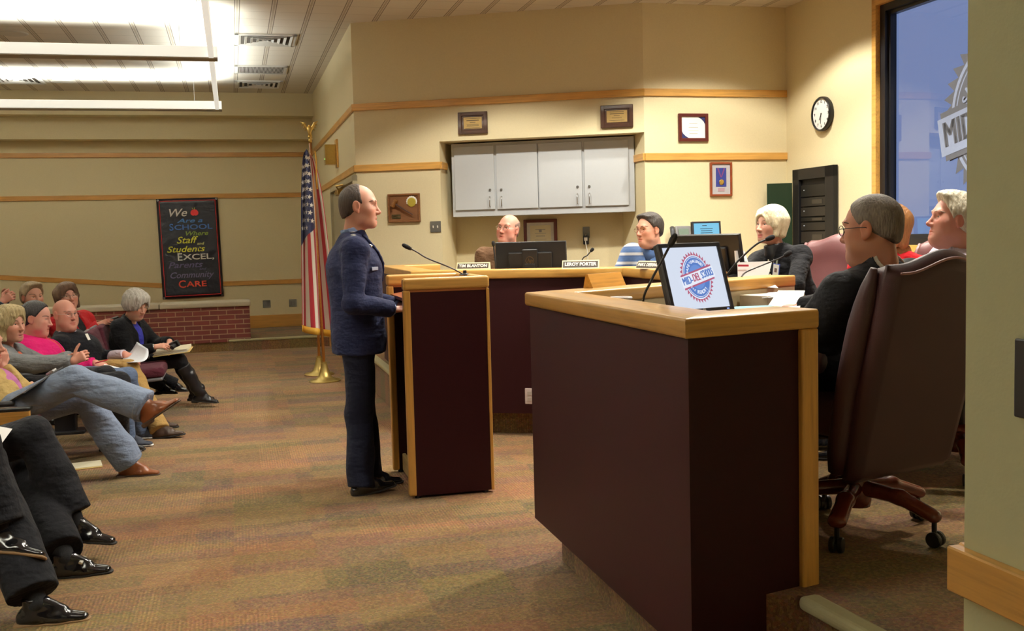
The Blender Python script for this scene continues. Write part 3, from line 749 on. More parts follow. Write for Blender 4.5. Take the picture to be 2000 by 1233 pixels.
strip('trim_5', pNW, pWB, nW, 0, .022, *T1, OAK); strip('trim_6', pNW, pWB, nW, 0, .022, *T2, OAK); strip('baseboard_west', pNW, pWB, nW, 0, .018, 0, .17, OAK)
strip('trim_7', pWB, pBR, -nB, 0, .022, *T1, OAK, .02); strip('trim_8', pWB, pL, -nB, 0, .022, *T2, OAK, .02)
dj = nrm(bl-pL); strip('trim_9', pL, pL+dj*.24, V(dj[1], -dj[0]), 0, .022, *T2, OAK)
dR = nrm(pRE-pBR); nR = V(dR[1], -dR[0])
strip('trim_10', pBR, pRE, nR, 0, .022, *T1, OAK); strip('trim_11', pBR, pRE, nR, 0, .022, *T2, OAK)
strip('trim_12', pBR+E2*.27, pBR, -e1[:2], 0, .022, *T2, OAK, .02); strip('baseboard_back', pWB, pL, -nB, 0, .018, .35, .5, OAK)
# near wall rail wraps the wall end
zt = .86
struct(MB().box((0, 0, 0), (1.5, .026, .082), bev=.003, seg=1).build('trim_13', OAK, None, (*(pP-E2*.735-e1[:2]*.013), zt), (0, 0, A15+PI/2)))
struct(MB().box((0, 0, 0), (2.2, .026, .082), bev=.003, seg=1).build('trim_14', OAK, None, (*(pP+V(1.1, .013)), zt), (0, 0, 0)))
# ---- north step and brick planter
bs = to_ab((-3.256, 14.454, 0.000))[1]
mb = MB(); aP = to_ab((-4.171, 16.275, 0.162))[0]; a1 = to_ab(pNW)[0]-.02
bN = to_ab(pNW)[1]
mb.prism([ab(aP-.2, bs), ab(to_ab(pNW)[0]+.6, bs), ab(to_ab(pNW)[0]+.0, bN), ab(aP-.2, bN)], 0, .15)
# keep the step clear of the west wall
mb.bm.free(); mb = MB(); aw = to_ab(pNW)[0]
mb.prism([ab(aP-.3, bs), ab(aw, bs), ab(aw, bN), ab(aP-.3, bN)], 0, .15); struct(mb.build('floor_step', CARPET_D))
NOS = plain('cream vinyl nosing', srgb(176, 170, 132), .5)
o = MB().box((0, 0, 0), (aw-aP+.3, .06, .035), bev=.012).build('trim_15', NOS, None, tuple(ab((aw+aP)/2-.15, bs+.02, .145)), (0, 0, A15)); struct(o)
def brick_mat():
    t = NT('red brick'); v = t.coord((1, 1, 1)); s = t.n('ShaderNodeSeparateXYZ'); t.t.links.new(v, s.inputs[0]); cb = t.n('ShaderNodeCombineXYZ')
    t.t.links.new(s.outputs[0], cb.inputs[0]); t.t.links.new(s.outputs[2], cb.inputs[1])
    b = t.n('ShaderNodeTexBrick'); t.t.links.new(cb.outputs[0], b.inputs['Vector']); b.inputs['Scale'].default_value = 1; b.inputs['Brick Width'].default_value = .225
    b.inputs['Row Height'].default_value = .0665; b.inputs['Mortar Size'].default_value = .006; b.inputs['Mortar Smooth'].default_value = .1; b.inputs['Bias'].default_value = -.2
    b.inputs['Color1'].default_value = srgb(120, 52, 44); b.inputs['Color2'].default_value = srgb(92, 40, 36); b.inputs['Mortar'].default_value = srgb(176, 150, 122)
    n = t.noise(v, 60, 3); t.set(color=t.mix(.35, b.outputs[0], t.mix(n, (.25, .2, .2, 1), (1, 1, 1, 1)), 'MULTIPLY'), rough=.85); t.bump(t.math('SUBTRACT', t.math('MULTIPLY', n, .2), b.outputs['Fac']), .5, .01); return t.m
pl = empty('planter_wall', tuple(ab(aP-2.9, bs+.2, 0))); pl.rotation_euler = (0, 0, A15)
tag(pl, 'low red brick planter wall with pale stone cap below the banner', 'planter wall')
zc0 = .62
MB().box((0, 0, 0), (5.8, .40, zc0-.13)).build('brickwork', brick_mat(), pl, (0, 0, (zc0+.13)/2))
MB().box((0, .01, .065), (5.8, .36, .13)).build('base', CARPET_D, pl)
STONE = plain('cast stone', srgb(206, 198, 178), .7, var=.05, bump=.1)
for k in range(5):
    MB().box((0, 0, 0), (1.205, .47, .075), bev=.018).build('cap_stone', STONE, pl, (2.315-1.21*k, -.0, zc0+.0385))
# ---- dais platform
FD0, FD1 = V(-.80, 7.86), V(.86, 7.46)
pl_pts = [(-1.607, 10.97), (-.80, 7.90), (.80, 7.52), (1.05, 6.3), (.20, 4.60), (.58, 3.15), (.887, 3.09), (1.011, 2.798), (1.33, 1.80), (1.36, 1.68), (4.9, 1.68), (4.95, 3.2), (2.95, 10.75), (1.36, 10.36), (1.30, 11.0), (-.55, 11.3), (-.707, 10.79)]
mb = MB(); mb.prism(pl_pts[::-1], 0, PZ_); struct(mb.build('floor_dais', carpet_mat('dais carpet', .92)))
def nosing(name, p, q):
    p, q = V(*p), V(*q); d = nrm(q-p); c = (p+q)/2+V(-d[1], d[0])*.012
    struct(MB().box((0, 0, 0), (np.linalg.norm(q-p), .075, .045), bev=.018, seg=3).build(name, NOS, None, (c[0], c[1], PZ_-.012), (0, 0, math.atan2(d[1], d[0]))))
nosing('trim_16', (1.33, 1.80), (.893, 3.085)); nosing('trim_17', (-.80, 7.95), (-1.59, 10.93))
# ---- door on the west wall
def wpos(p, n, off): return V(*p)+V(n[0], n[1], 0)*off
def rot_of(d): return math.atan2(d[1], d[0])
WN = {'N': (dN, nN), 'W': (dW, nW), 'B': (dB, -nB), 'R': (dR, nR)}
# wall frame: local x along the wall to the right as seen, local -y out into the room, z up
def onwall(name, c, wall, label, cat, group=None, off=0):
    d, n = WN[wall]; d = d if wall != 'W' else d
    o = empty(name, tuple(V(*c)+V(n[0], n[1], 0)*off)); 
    xd = V(d[0], d[1]); o.rotation_euler = (0, 0, rot_of(xd)); tag(o, label, cat, group); return o
# ---- door in the west wall, window in the east wall
DOORM = plain('door paint', srgb(150, 138, 108), .5); FRM = plain('door frame paint', srgb(168, 158, 128), .45)
BRASS = plain('brass', (.55, .38, .12, 1), .3, 1, var=.12); GOLD = plain('gold', (.66, .46, .14, 1), .28, 1, var=.1)
STEEL = plain('brushed steel', (.45, .45, .45, 1), .3, 1); GUN = plain('grey metal plate', srgb(120, 118, 112), .4, .7)
BLACK = plain('black plastic', srgb(26, 25, 27), .38, var=.1); BLKM = plain('matt black', srgb(18, 17, 18), .7)
dz = 2.17; dc = (-1.930, 12.168, 1.429); d0 = (-2.323, 13.623, 1.428); d1 = (-1.650, 11.128, 1.430); dw = np.linalg.norm(V(*d1)[:2]-V(*d0)[:2])
o = empty('door_1', (dc[0]+nW[0]*.0, dc[1]+nW[1]*.0, 0), rot_of(dW)); o['kind'] = 'structure'
mb = MB()
for x in (-1, 1): mb.box((x*(dw/2-.03), -.02, dz/2), (.06, .05, dz))
mb.box((0, -.02, dz-.03), (dw, .05, .06)); mb.build('door_frame', FRM, o)
MB().box((0, -.006, dz/2-.04), (dw-.12, .012, dz-.09)).build('door_leaf', DOORM, o)
MB().box((-.12, -.05, dz-.11), (.34, .06, .07), bev=.006).tube([(.04, -.07, dz-.09), (.30, -.12, dz-.06), (.36, -.02, dz-.045)], .010, 6).build('door_closer', BRASS, o)
# window
WD = empty('window_1', tuple(ab(eA, wa-1.3, 0)), A15-PI/2); WD['kind'] = 'structure'   # local x points towards the camera end, -y into the room
FB = plain('window frame black', srgb(20, 20, 24), .4)
hh = (W_Z0+W_Z1)/2; wh = W_Z1-W_Z0; mo = MB()
for s in (-1, 1): mo.box((s*1.28, .04, hh), (.06, .17, wh+.1), bev=.004)
mo.box((0, .04, W_Z1+.01), (2.62, .17, .06), bev=.004).box((0, .04, W_Z0-.01), (2.62, .17, .06), bev=.004); mo.build('window_casing', OAK, WD)
mf = MB()
for s in (-1, 1): mf.box((s*1.215, .05, hh), (.075, .1, wh-.04)).box((s*1.165, .065, hh), (.035, .06, wh-.08))
for z in (W_Z0+.045, W_Z1-.045): mf.box((0, .05, z), (2.44, .1, .075)).box((0, .065, z+(.05 if z < 2 else -.05)), (2.34, .06, .035))
mf.build('window_frame', FB, WD)
g = NT('window glass'); tr = g.n('ShaderNodeBsdfTransparent'); tr.inputs[0].default_value = (.86, .9, .92, 1); gl = g.n('ShaderNodeBsdfGlossy'); gl.inputs['Roughness'].default_value = .015
fr = g.n('ShaderNodeFresnel'); fr.inputs[0].default_value = 1.6; mx = g.n('ShaderNodeMixShader'); g.t.links.new(g.math('MULTIPLY', fr.outputs[0], 1.6, clamp=True), mx.inputs[0]); g.t.links.new(tr.outputs[0], mx.inputs[1]); g.t.links.new(gl.outputs[0], mx.inputs[2]); g.t.links.new(mx.outputs[0], g.o.inputs[0])
mb = MB(); mb.poly([(-1.16, .07, W_Z0+.08), (1.16, .07, W_Z0+.08), (1.16, .07, W_Z1-.08), (-1.16, .07, W_Z1-.08)]); mb.build('window_pane', g.m, WD)
def gear_logo(parent, rad, mats, M, text_=True, name='logo'):
    """the round toothed district seal with a slanted name band; M maps (x right, y up, z out) into the parent"""
    red, white, blue, lt = mats; k = [0]
    def disc(name, pts, mat, z):
        mb = MB(); mb.poly([(p[0]*rad, p[1]*rad, z) for p in pts]); o = mb.build(name, mat, parent); o.matrix_local = M; return o
    circ = lambda r, n=64, a0=0, a1=2*PI: [(r*math.cos(a), r*math.sin(a)) for a in np.linspace(a0, a1, n, endpoint=False)]
    n = 34; tooth = []
    for i in range(n):
        a = 2*PI*i/n; tooth += [(.86*math.cos(a), .86*math.sin(a)), (1.0*math.cos(a+.75*2*PI/n), 1.0*math.sin(a+.75*2*PI/n))]
    z = rad*.002+.0004
    disc(name, tooth, red, z); disc(name, circ(.845), white, 2*z); disc(name, circ(.80), blue, 3*z); disc(name, circ(.765), white, 4*z); disc(name, circ(.745), blue, 5*z); disc(name, circ(.47), lt, 6*z)
    ca, sa = math.cos(R(11)), math.sin(R(11)); rr = lambda x, y: (x*ca-y*sa, x*sa+y*ca)
    disc(name, [rr(-.99, -.30), rr(1.03, -.30), rr(1.03, .27), rr(-.99, .27)], red, 7*z); disc(name, [rr(-1.05, -.235), rr(1.1, -.235), rr(1.1, .205), rr(-1.05, .205)], white, 8*z)
    def put(body, size, mat, x, y, a, w=None, bold=.01):
        t = text('lettering', body, size*rad, mat, parent, bold=bold*size*rad, ext=.0002, width=w*rad if w else None)
        t.matrix_local = M @ Matrix.Translation((x*rad, y*rad, 9*z)) @ Matrix.Rotation(a, 4, 'Z')
    a = R(11)
    for body, mat, x, w in (('MID-', blue, -.66, .60), ('DEL', red, -.07, .44), ('S', blue, .312, .090), ('CHOOLS', blue, .687, .625)):
        for dx in (-.016, 0, .016): put(body, .42, mat, *rr(x+dx, -.012), a, w, 0)
    for s, r0, a0, st, sz in (('SAFE', .60, 163, -10.5, .17), ('*', .60, 120, 0, .15), ('CHALLENGED', .60, 111, -7.2, .15)):
        for i, ch in enumerate(s):
            q = R(a0+st*i); put(ch, sz, white, r0*math.cos(q), r0*math.sin(q), q-PI/2, None, .03)
    for i, ch in enumerate('READY!'):
        q = R(255+11*i); put(ch, .19, white, .60*math.cos(q), .60*math.sin(q), q+PI/2, None, .03)
    for i, ch in enumerate('and'):
        q = R(218+9*i); put(ch, .15, white, .60*math.cos(q), .60*math.sin(q), q+PI/2, None, .01)
GS = plain('grey window film', srgb(74, 76, 84), .8); GS2 = plain('pale window film', srgb(116, 126, 150), .8)
lc = (3.681, 7.823, 2.335); lx = -(to_ab(lc)[1]-(wa-1.3))
gear_logo(WD, .70, (GS, GS2, GS, GS), Matrix(((1, 0, 0, lx), (0, 0, -1, .064), (0, 1, 0, lc[2]), (0, 0, 0, 1))))
# ---- wall lamp box on the west wall
o = onwall('wall_lamp', (-2.085, 12.741, 2.549), 'W', 'square brass box lamp on an oak backplate beside the flag', 'wall lamp')
MB().box((0.03, -.012, 0), (.20, .024, .34), bev=.003).build('backplate', OAK, o); MB().box((0, -.09, -.01), (.15, .13, .24), bev=.004).build('lamp_box', BRASS, o)
GRN = NT('green indicator'); GRN.set(color=(.1, .6, .1, 1), emit=(.2, 1, .2, 1), estr=1.5); MB().box((0.0, -.157, -.06), (.012, .004, .012)).build('indicator', GRN.m, o)
# ---- framed things on the walls
WAL = oak('walnut', srgb(70, 42, 28), .3); MAH = oak('mahogany frame', srgb(92, 36, 26), .3); PAP = plain('paper', srgb(238, 236, 228), .8, var=.03); CRM = plain('cream paper', srgb(222, 214, 184), .8, var=.04)
PLT = plain('brass plate', (.62, .43, .17, 1), .35, .7, var=.1); INK = plain('ink', srgb(70, 58, 48), .8)
def lines(o, rows, y, mat=INK):
    mb = MB()
    for (x, z, w, h) in rows: mb.box((x, y, z), (w, .0008, h))
    mb.build('lettering', mat, o)
def plaque(c, wall, w, h, fm, label, cat, pm, fw=.035, inner=None, group=None, name='plaque'):
    o = onwall(name, c, wall, label, cat, group)
    mb = MB()
    for s in (-1, 1): mb.box((s*(w/2-fw/2), -.014, 0), (fw, .028, h), bev=.006)
    for s in (-1, 1): mb.box((0, -.0135, s*(h/2-fw/2)), (w-.01, .027, fw), bev=.006)
    mb.build('frame', fm, o); MB().box((0, -.008, 0), (w-fw, .014, h-fw)).build('panel', pm[0], o)
    if len(pm) > 1: MB().box((0, -.0165, 0), (w-2*fw-.04, .004, h-2*fw-.03)).build('plate', pm[1], o)
    return o
def px(u, v, w): return None
o = plaque((-0.348, 10.716, 2.656), 'B', .31, .225, WAL, 'walnut award plaque with gold plate above the cabinets, nearer the door', 'plaque', (WAL, PLT), .04, group=None)
lines(o, [(0, .045, .17, .004), (0, .025, .13, .007), (0, .005, .06, .005), (0, -.015, .13, .003), (0, -.023, .12, .003), (0, -.031, .13, .003), (0, -.05, .16, .003)], -.019)
o = plaque((1.101, 10.423, 2.652), 'B', .325, .225, WAL, 'walnut award plaque with bright gold plate above the cabinets, nearer the certificate', 'plaque', (WAL, PLT), .04)
lines(o, [(0, .045, .14, .004), (0, .025, .14, .006), (0, .005, .06, .004), (0, -.015, .1, .003), (0, -.04, .15, .003)], -.019)
o = plaque((1.871, 10.506, 2.530), 'R', .325, .28, MAH, 'white certificate with navy corners in a dark frame', 'certificate', (PAP,), .035, name='framed_certificate')
NAVY = plain('navy print', srgb(34, 38, 92), .7); mb = MB()
for s in (-1, 1):
    q = [(s*.128, -.0156, s*.105)]; q += [(s*(.128-.075*math.cos(t)), -.0156, s*(.105-.065*math.sin(t))) for t in np.linspace(0, PI/2, 8)]
    q = [(s*.128, -.0156, s*.105), (s*.05, -.0156, s*.105), (s*.085, -.0156, s*.085), (s*.112, -.0156, s*.06), (s*.128, -.0156, s*.03)]; mb.poly(q); mb.build('corner_print', NAVY, o); mb = MB()
lines(o, [(0, .04, .09, .003), (0, .0, .1, .005), (0, -.03, .11, .003), (0, -.06, .09, .005)], -.0156, plain('grey ink', srgb(150, 150, 150), .8))
o = plaque((2.160, 10.583, 2.009), 'R', .245, .345, oak('cherry frame', srgb(140, 66, 34), .3), 'framed gold medal on blue backing in a narrow reddish wood frame', 'framed medal', (plain('silver mat', srgb(176, 174, 180), .6),), .022, name='framed_medal')
MB().box((0, -.0165, .02), (.115, .003, .19)).build('backing', plain('royal blue velvet', srgb(48, 58, 138), .8), o)
mb = MB()
for s in (-1, 1): mb.poly([(s*.045, -.019, .112), (s*.028, -.019, .112), (s*-.004, -.019, .02), (s*.008, -.0192, .02)])
mb.build('ribbon', plain('purple ribbon', srgb(112, 60, 120), .7), o)
MB().lathe([(0, -.0012), (.026, -.001), (.028, .001), (.022, .003), (0, .0035)], 24, M=Matrix.Translation((0.002, -.021, -.03)) @ Matrix.Rotation(PI/2, 4, 'X')).build('medal', GOLD, o)
MB().box((0, -.0165, -.105), (.075, .003, .035)).build('plate', plain('mauve plate', srgb(168, 140, 150), .5), o)
o = plaque((-1.097, 10.867, 1.811), 'B', .35, .30, oak('plaque edge', srgb(120, 76, 40), .35), 'cork brown gavel plaque beside the light switch', 'plaque', (plain('brown felt', srgb(120, 78, 46), .9, bump=.3),), .022, name='gavel_plaque')
ga = MB(); ga.tube([(-.09, -.04, .045), (.10, -.035, -.075)], [.009, .006], 8); ga.build('gavel_handle', WAL, o)
gh = MB(); gd = Vector((.12, 0, .19)).normalized()
gh.tube([Vector((-.098, -.04, .05))+gd*t for t in (-.045, -.04, -.02, -.018, .018, .02, .04, .045)], [.018, .024, .024, .02, .02, .024, .024, .018], 12); gh.build('gavel_head', oak('gavel wood', srgb(130, 84, 42), .25), o)
MB().lathe([(0, 0), (.045, 0), (.048, .004), (.04, .006), (0, .006)], 24, M=Matrix.Translation((.085, -.017, .058)) @ Matrix.Rotation(PI/2, 4, 'X')).build('medallion', plain('gold medallion', srgb(196, 176, 70), .4, .5), o)
mb = MB()
for a in range(-20, 201, 22): mb.ball((.085+.047*math.cos(R(a)), -.017, .064+.047*math.sin(R(a))), (.014, .005, .012), 8)
mb.build('rosette', PAP, o, smooth=True)
mb = MB(); mb.box((-.088, -.018, -.075), (.095, .004, .018)).box((-.088, -.018, -.1), (.095, .004, .018)); mb.build('plate', plain('dark brass plate', srgb(70, 60, 30), .4, .6), o)
o = onwall('light_switch', (-0.772, 10.801, 1.606), 'B', 'double steel light switch plate beside the gavel plaque', 'light switch')
MB().box((0, -.004, 0), (.115, .008, .115), bev=.003).build('switch_plate', GUN, o)
for s in (-1, 1): MB().box((s*.024, -.013, 0), (.01, .014, .024), (.35, 0, 0), bev=.002).build('toggle', plain('toggle', srgb(230, 226, 214), .4), o)
for u, lab in ((521, 'grey outlet plate on the far wall nearer the planter'), (572, 'grey outlet plate on the far wall nearer the flag')):
    o = onwall('wall_outlet', {521: (-3.889, 16.351, 0.524), 572: (-3.496, 16.456, 0.523)}[u], 'N', lab, 'outlet')
    MB().box((0, -.004, 0), (.12, .008, .12), bev=.003).build('outlet_plate', GUN, o); MB().box((-.022, -.009, 0), (.034, .004, .07), bev=.002).box((.026, -.009, 0), (.034, .004, .07), bev=.002).build('socket', plain('grey socket', srgb(96, 94, 92), .5), o)
sw = pP-E2*.165
o = empty('wall_switch', (*(sw-e1[:2]*.0), 1.22), A15-PI/2); tag(o, 'black switch plate at the edge of the near wall', 'light switch')
MB().box((0, -.004, 0), (.08, .008, .13), bev=.003).build('switch_plate', BLACK, o); MB().box((0, -.012, 0), (.012, .014, .026), bev=.002).build('toggle', BLKM, o)
# ---- clock on the east wall
cc = V(*(3.075, 10.084, 2.586)); o = empty('wall_clock', tuple(cc), A15-PI/2); tag(o, 'round white wall clock with black rim above the equipment rack', 'clock')
MX = lambda y: Matrix.Translation((0, y, 0)) @ Matrix.Rotation(PI/2, 4, 'X')
MB().lathe([(0, 0), (.158, 0), (.166, .012), (.166, .045), (.158, .055), (.150, .055), (.148, .046), (0, .046)][:6]+[(.148, .046)], 40, M=MX(0)).build('clock_rim', BLACK, o, auto=40)
MB().lathe([(0, .038), (.149, .038)], 40, M=MX(0)).build('clock_face', plain('clock face', srgb(240, 240, 238), .5, var=.02), o)
for h in range(12):
    a = PI/2-2*PI*(h or 12)/12; text('numeral', str(h or 12), .036, BLKM, o, (.118*math.cos(a), -.0395, .118*math.sin(a)), (PI/2, 0, 0), bold=.0006)
for L, w, a, nm in ((.075, .007, R(240), 'hour_hand'), (.105, .005, R(262), 'minute_hand')):
    MB().box((L/2-.01, 0, 0), (L, .002, w)).build(nm, BLKM, o, (0, -.042, 0), (0, -a, 0))
MB().tube([(0, -.038, 0), (0, -.046, 0)], .006, 10).build('hub', BLKM, o)
# ---- wall cabinets in the niche
CAB = plain('grey white laminate', srgb(186, 190, 194), .45, var=.02); CABE = plain('cabinet edge', srgb(176, 178, 182), .5, var=.02)
cf = pL+nB*.17; dc0 = V(cf[0], cf[1]); cabz0 = 1.47+0.0
c0 = (-0.598, 10.960, 1.703); c1 = (1.290, 10.620, 1.710)
cz0 = (c0[2]+c1[2])/2; cz1 = NT_Z-.015; cw = np.linalg.norm(V(*c1)[:2]-V(*c0)[:2]); cmid = (V(*c0)[:2]+V(*c1)[:2])/2; cyaw = rot_of(dB)
cw = min(cw, 1.93)
K = empty('wall_cabinet', (*cmid, cz0), cyaw); tag(K, 'grey white four door wall cabinet unit filling the wall recess', 'cabinet')
ch = cz1-cz0; MB().box((0, .16, ch/2), (cw, .30, ch)).build('cabinet_body', CABE, K)
MB().box((0, .004, ch/2), (cw, .012, ch)).build('face_frame', CAB, K)
xs = [(890.6, 969.5), (974.5, 1055), (1057.5, 1141), (1146, 1229.5)]
for i, (a, b) in enumerate(xs):
    f = lambda u: (u-884.5)/(1240.4-884.5)
    # perspective along the slightly receding front is small: linear is close enough
    x0, x1 = (f(a)-.5)*cw, (f(b)-.5)*cw; w = x1-x0
    D = MB().box((0, 0, 0), (w, .02, ch-.10), bev=.002).build('door', CAB, K, ((x0+x1)/2, -.012, ch/2+.018))
    s = 1 if i % 2 == 0 else -1
    MB().tube([(s*(w/2-.05), -.01, -.30), (s*(w/2-.05), -.038, -.30), (s*(w/2-.05), -.038, -.20), (s*(w/2-.05), -.01, -.20)], .0055, 8).build('handle', STEEL, D, smooth=True)
    MB().lathe([(0, .01), (.013, .01), (.014, .004), (.014, 0)], 16, M=Matrix.Translation((s*(w/2-.047), -.010, -.13)) @ Matrix.Rotation(PI/2, 4, 'X')).build('lock', STEEL, D)
# certificate, outlet and charger in the niche
q = bl-nB*.006; nz = (q-V(0, 0)) ; nd = V(-nB[0], -nB[1])
def onback(u, v):
    d = V(*v); return d
nc = (0.377, 11.360, 1.476)
o = empty('framed_certificate', nc, cyaw); tag(o, 'cream certificate in a dark red frame under the wall cabinets', 'certificate')
# put it on the recess wall
def snap(o, off):
    p = V(*o.location); nb_ = nrm(br-bl); nb_ = V(-nb_[1], nb_[0]); k = (p[:2]-bl)@nb_; p[:2] = p[:2]-nb_*(k+off); o.location = p
snap(o, .002)
mb = MB(); w, h, fw = .365, .37, .034
for s in (-1, 1): mb.box((s*(w/2-fw/2), -.014, 0), (fw, .028, h), bev=.005).box((0, -.0135, s*(h/2-fw/2)), (w-.01, .027, fw), bev=.005)
mb.build('frame', MAH, o); MB().box((0, -.006, 0), (w-fw, .01, h-fw)).build('mat_board', plain('white mat', srgb(216, 216, 212), .8), o); MB().box((0, -.013, -.01), (.225, .004, .26)).build('certificate', CRM, o)
lines(o, [(0, .075, .11, .006), (0, .06, .03, .03), (0, .035, .12, .004), (0, .005, .1, .007), (0, -.03, .13, .003), (0, -.05, .12, .003)], -.0155, plain('grey ink', srgb(150, 150, 150), .8))
o = empty('wall_outlet', (0.873, 11.300, 1.496), cyaw); snap(o, .002); tag(o, 'steel outlet plate with plugged charger under the wall cabinets', 'outlet')
MB().box((0, -.004, .01), (.075, .008, .12), bev=.003).build('outlet_plate', GUN, o)
o2 = empty('phone_charger', tuple(V(*o.location)+V(0, 0, -.07)), cyaw); tag(o2, 'black plug-in charger with white cable below the steel outlet', 'charger')
MB().box((0, -.03, 0), (.06, .05, .095), bev=.008).build('adapter', BLACK, o2); MB().box((0, -.057, .01), (.035, .003, .035)).build('sticker', PAP, o2)
MB().tube([(0, -.02, .06), (-.01, -.045, .04), (.0, -.06, -.04), (.015, -.06, -.12), (.02, -.06, -.25), (.03, -.06, -.42)], .005, 6).build('cable', plain('white cable', srgb(225, 222, 212), .5), o2, smooth=True)
# ---- equipment rack let into the east wall, tinted glass door swung open
rc = ab(eA-.035, to_ab((3.040, 10.213, 1.616))[1]); rw = .745
rz1 = (3.041, 10.210, 2.082)[2]; rz0 = 1.06
o = empty('equipment_rack', (rc[0], rc[1], rz0), A15-PI/2); tag(o, 'black equipment rack let into the wall under the clock', 'equipment rack')
h = rz1-rz0; RK = plain('rack steel', srgb(22, 21, 23), .5, .2); mb = MB()
mb.box((-rw/2+.06, 0, h/2), (.12, .05, h), bev=.004).box((rw/2-.075, 0, h/2), (.15, .05, h), bev=.004).box((0, 0, h-.055), (rw, .05, .11), bev=.004).box((0, 0, .03), (rw, .05, .06))
mb.build('rack_frame', RK, o); MB().box((0, .020, h/2), (rw-.1, .008, h-.1)).build('back_panel', BLKM, o)
z = .08; kk = 0
DV = [plain('rack device %d' % i, srgb(*c), .4, .2) for i, c in enumerate(((34, 31, 31), (22, 21, 23), (40, 36, 35)))]
while z < h-.20:
    hh_ = [.10, .095, .125, .09, .05][kk % 5]
    d = MB().box((0, 0, 0), (rw-.30, .03, hh_-.010), bev=.003).build('rack_device', DV[kk % 3], o, (-.012, .004, z+hh_/2))
    if kk % 2 == 0: MB().box((.08, -.017, 0), (.18, .003, hh_*.45)).build('display_strip', plain('device face', srgb(62, 57, 52), .35, .2), d)
    else: MB().box((-.16, -.017, .01), (.012, .003, .010)).build('indicator', plain('pale indicator', srgb(190, 200, 215), .3), d)
    z += hh_; kk += 1
SM = NT('smoked glass'); SM.set(color=srgb(30, 52, 38), rough=.12, spec=.5); SM.b.inputs['Alpha'].default_value = .88
dh = h-.13
MB().box((-.125, 0, 0), (.25, .010, dh), bev=.002).build('door', SM.m, o, (-rw/2+.012, -.034, dh/2), (0, 0, R(66)))
# ---- ceiling diffusers and return grille
def ceil_item(name, c, label, sx, sy, kind):
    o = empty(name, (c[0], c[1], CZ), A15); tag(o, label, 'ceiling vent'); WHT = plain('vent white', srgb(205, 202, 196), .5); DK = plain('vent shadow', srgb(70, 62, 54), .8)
    mb = MB()
    for s in (-1, 1): mb.box((s*(sx/2-.02), 0, -.008), (.04, sy, .016)).box((0, s*(sy/2-.02), -.008), (sx, .04, .016))
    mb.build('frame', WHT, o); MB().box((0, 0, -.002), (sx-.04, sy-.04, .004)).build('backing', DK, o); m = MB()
    if kind == 'grille':
        for x in np.linspace(-sx/2+.05, sx/2-.05, 34): m.box((x, 0, -.010), (.004, sy-.08, .014), (0, .5, 0))
        m.build('louvres', WHT, o)
    else:
        for k in (.42, .32, .22, .12, .03):
            for s in (-1, 1): m.box((s*k*sx, 0, -.014), (.030, 2*k*sy+.03, .004), (0, s*.45, 0)).box((0, s*k*sy, -.014), (2*k*sx+.03, .030, .004), (-s*.45, 0, 0))
        m.build('vanes', WHT, o)
    return o
ceil_item('ceiling_diffuser', (-2.672, 11.711, 3.750), 'square ceiling diffuser nearest the dais, above the light rail end', .66, .66, 'd')
ceil_item('return_grille', (-3.198, 13.676, 3.750), 'ribbed return air grille between two ceiling diffusers', .66, .62, 'grille')
ceil_item('ceiling_diffuser', (-3.522, 14.899, 3.750), 'square ceiling diffuser nearest the far wall, past the return grille', .66, .66, 'd')
ceil_item('ceiling_diffuser', (-6.523, 13.958, 3.750), 'square ceiling diffuser in the glow of the far light rail', .66, .66, 'd')
for c, l in (((-5.165, 11.035, 3.750), 'flat round ceiling speaker at the picture edge'), ((-4.079, 12.007, 3.750), 'flat round ceiling speaker just above the long light rail'), ((-6.024, 14.225, 3.750), 'flat round ceiling speaker beside the far diffuser')):
    o = empty('ceiling_speaker', (c[0], c[1], CZ)); tag(o, l, 'ceiling speaker')
    MB().lathe([(0, -.008), (.13, -.010), (.15, -.006), (.152, 0)], 28).build('speaker_grille', plain('speaker grille', srgb(190, 186, 178), .6), o, smooth=True)
# ---- suspended light rails (ladder of linear uplights)
RZ = 3.30; RW = .20; RH = .105
LW = plain('luminaire white', srgb(226, 224, 216), .4, var=.02); LG = plain('luminaire underside', srgb(150, 138, 120), .5)
LE = NT('lamp tube'); LE.set(color=(1, 1, 1, 1), emit=(1, .93, .78, 1), estr=6.0)
c1_ = to_ab((-2.912, 10.293, 3.360)); c2_ = to_ab((-3.946, 14.122, 3.360)); step = c2_[1]-c1_[1]; ra = (c1_[0]+c2_[0])/2
lights = []
LS = NT('luminaire housing glow'); LS.set(color=srgb(226, 224, 216), emit=(1, .97, .86, 1), estr=.55, rough=.4)  # housing and thin rails glow themselves, standing in for light from the ceiling
def rail(p, q, label, lamp=True, RW=RW, RH=RH):
    c = (V(*p)+V(*q))/2; L = np.linalg.norm(V(*q)-V(*p)); o = empty('light_rail', (c[0], c[1], RZ), rot_of(V(*q)-V(*p))); tag(o, label, 'light', 'suspended light rails')
    mb = MB()
    for s in (-1, 1): mb.box((0, s*(RW/2-.006), RH/2), (L, .012, RH), bev=.003)
    for s in (-1, 1): mb.box((s*(L/2-.005), 0, RH/2), (.01, RW-.02, RH))
    mb.build('housing', LS.m, o); MB().box((0, 0, -.004), (L, RW-.01, .012)).build('underside', LG if lamp else LS.m, o)
    if lamp: MB().tube([(-L/2+.1, 0, .055), (L/2-.1, 0, .055)], .016, 8).build('lamp_tube', LE.m, o, smooth=True)
    n = max(2, int(L/2.4)); 
    for i in range(n):
        x = -L/2+.35+(L-.7)*i/(n-1); MB().tube([(x, 0, .0), (x, 0, CZ-RZ)], .0025, 5).build('hanger_wire', STEEL, o)
    return o
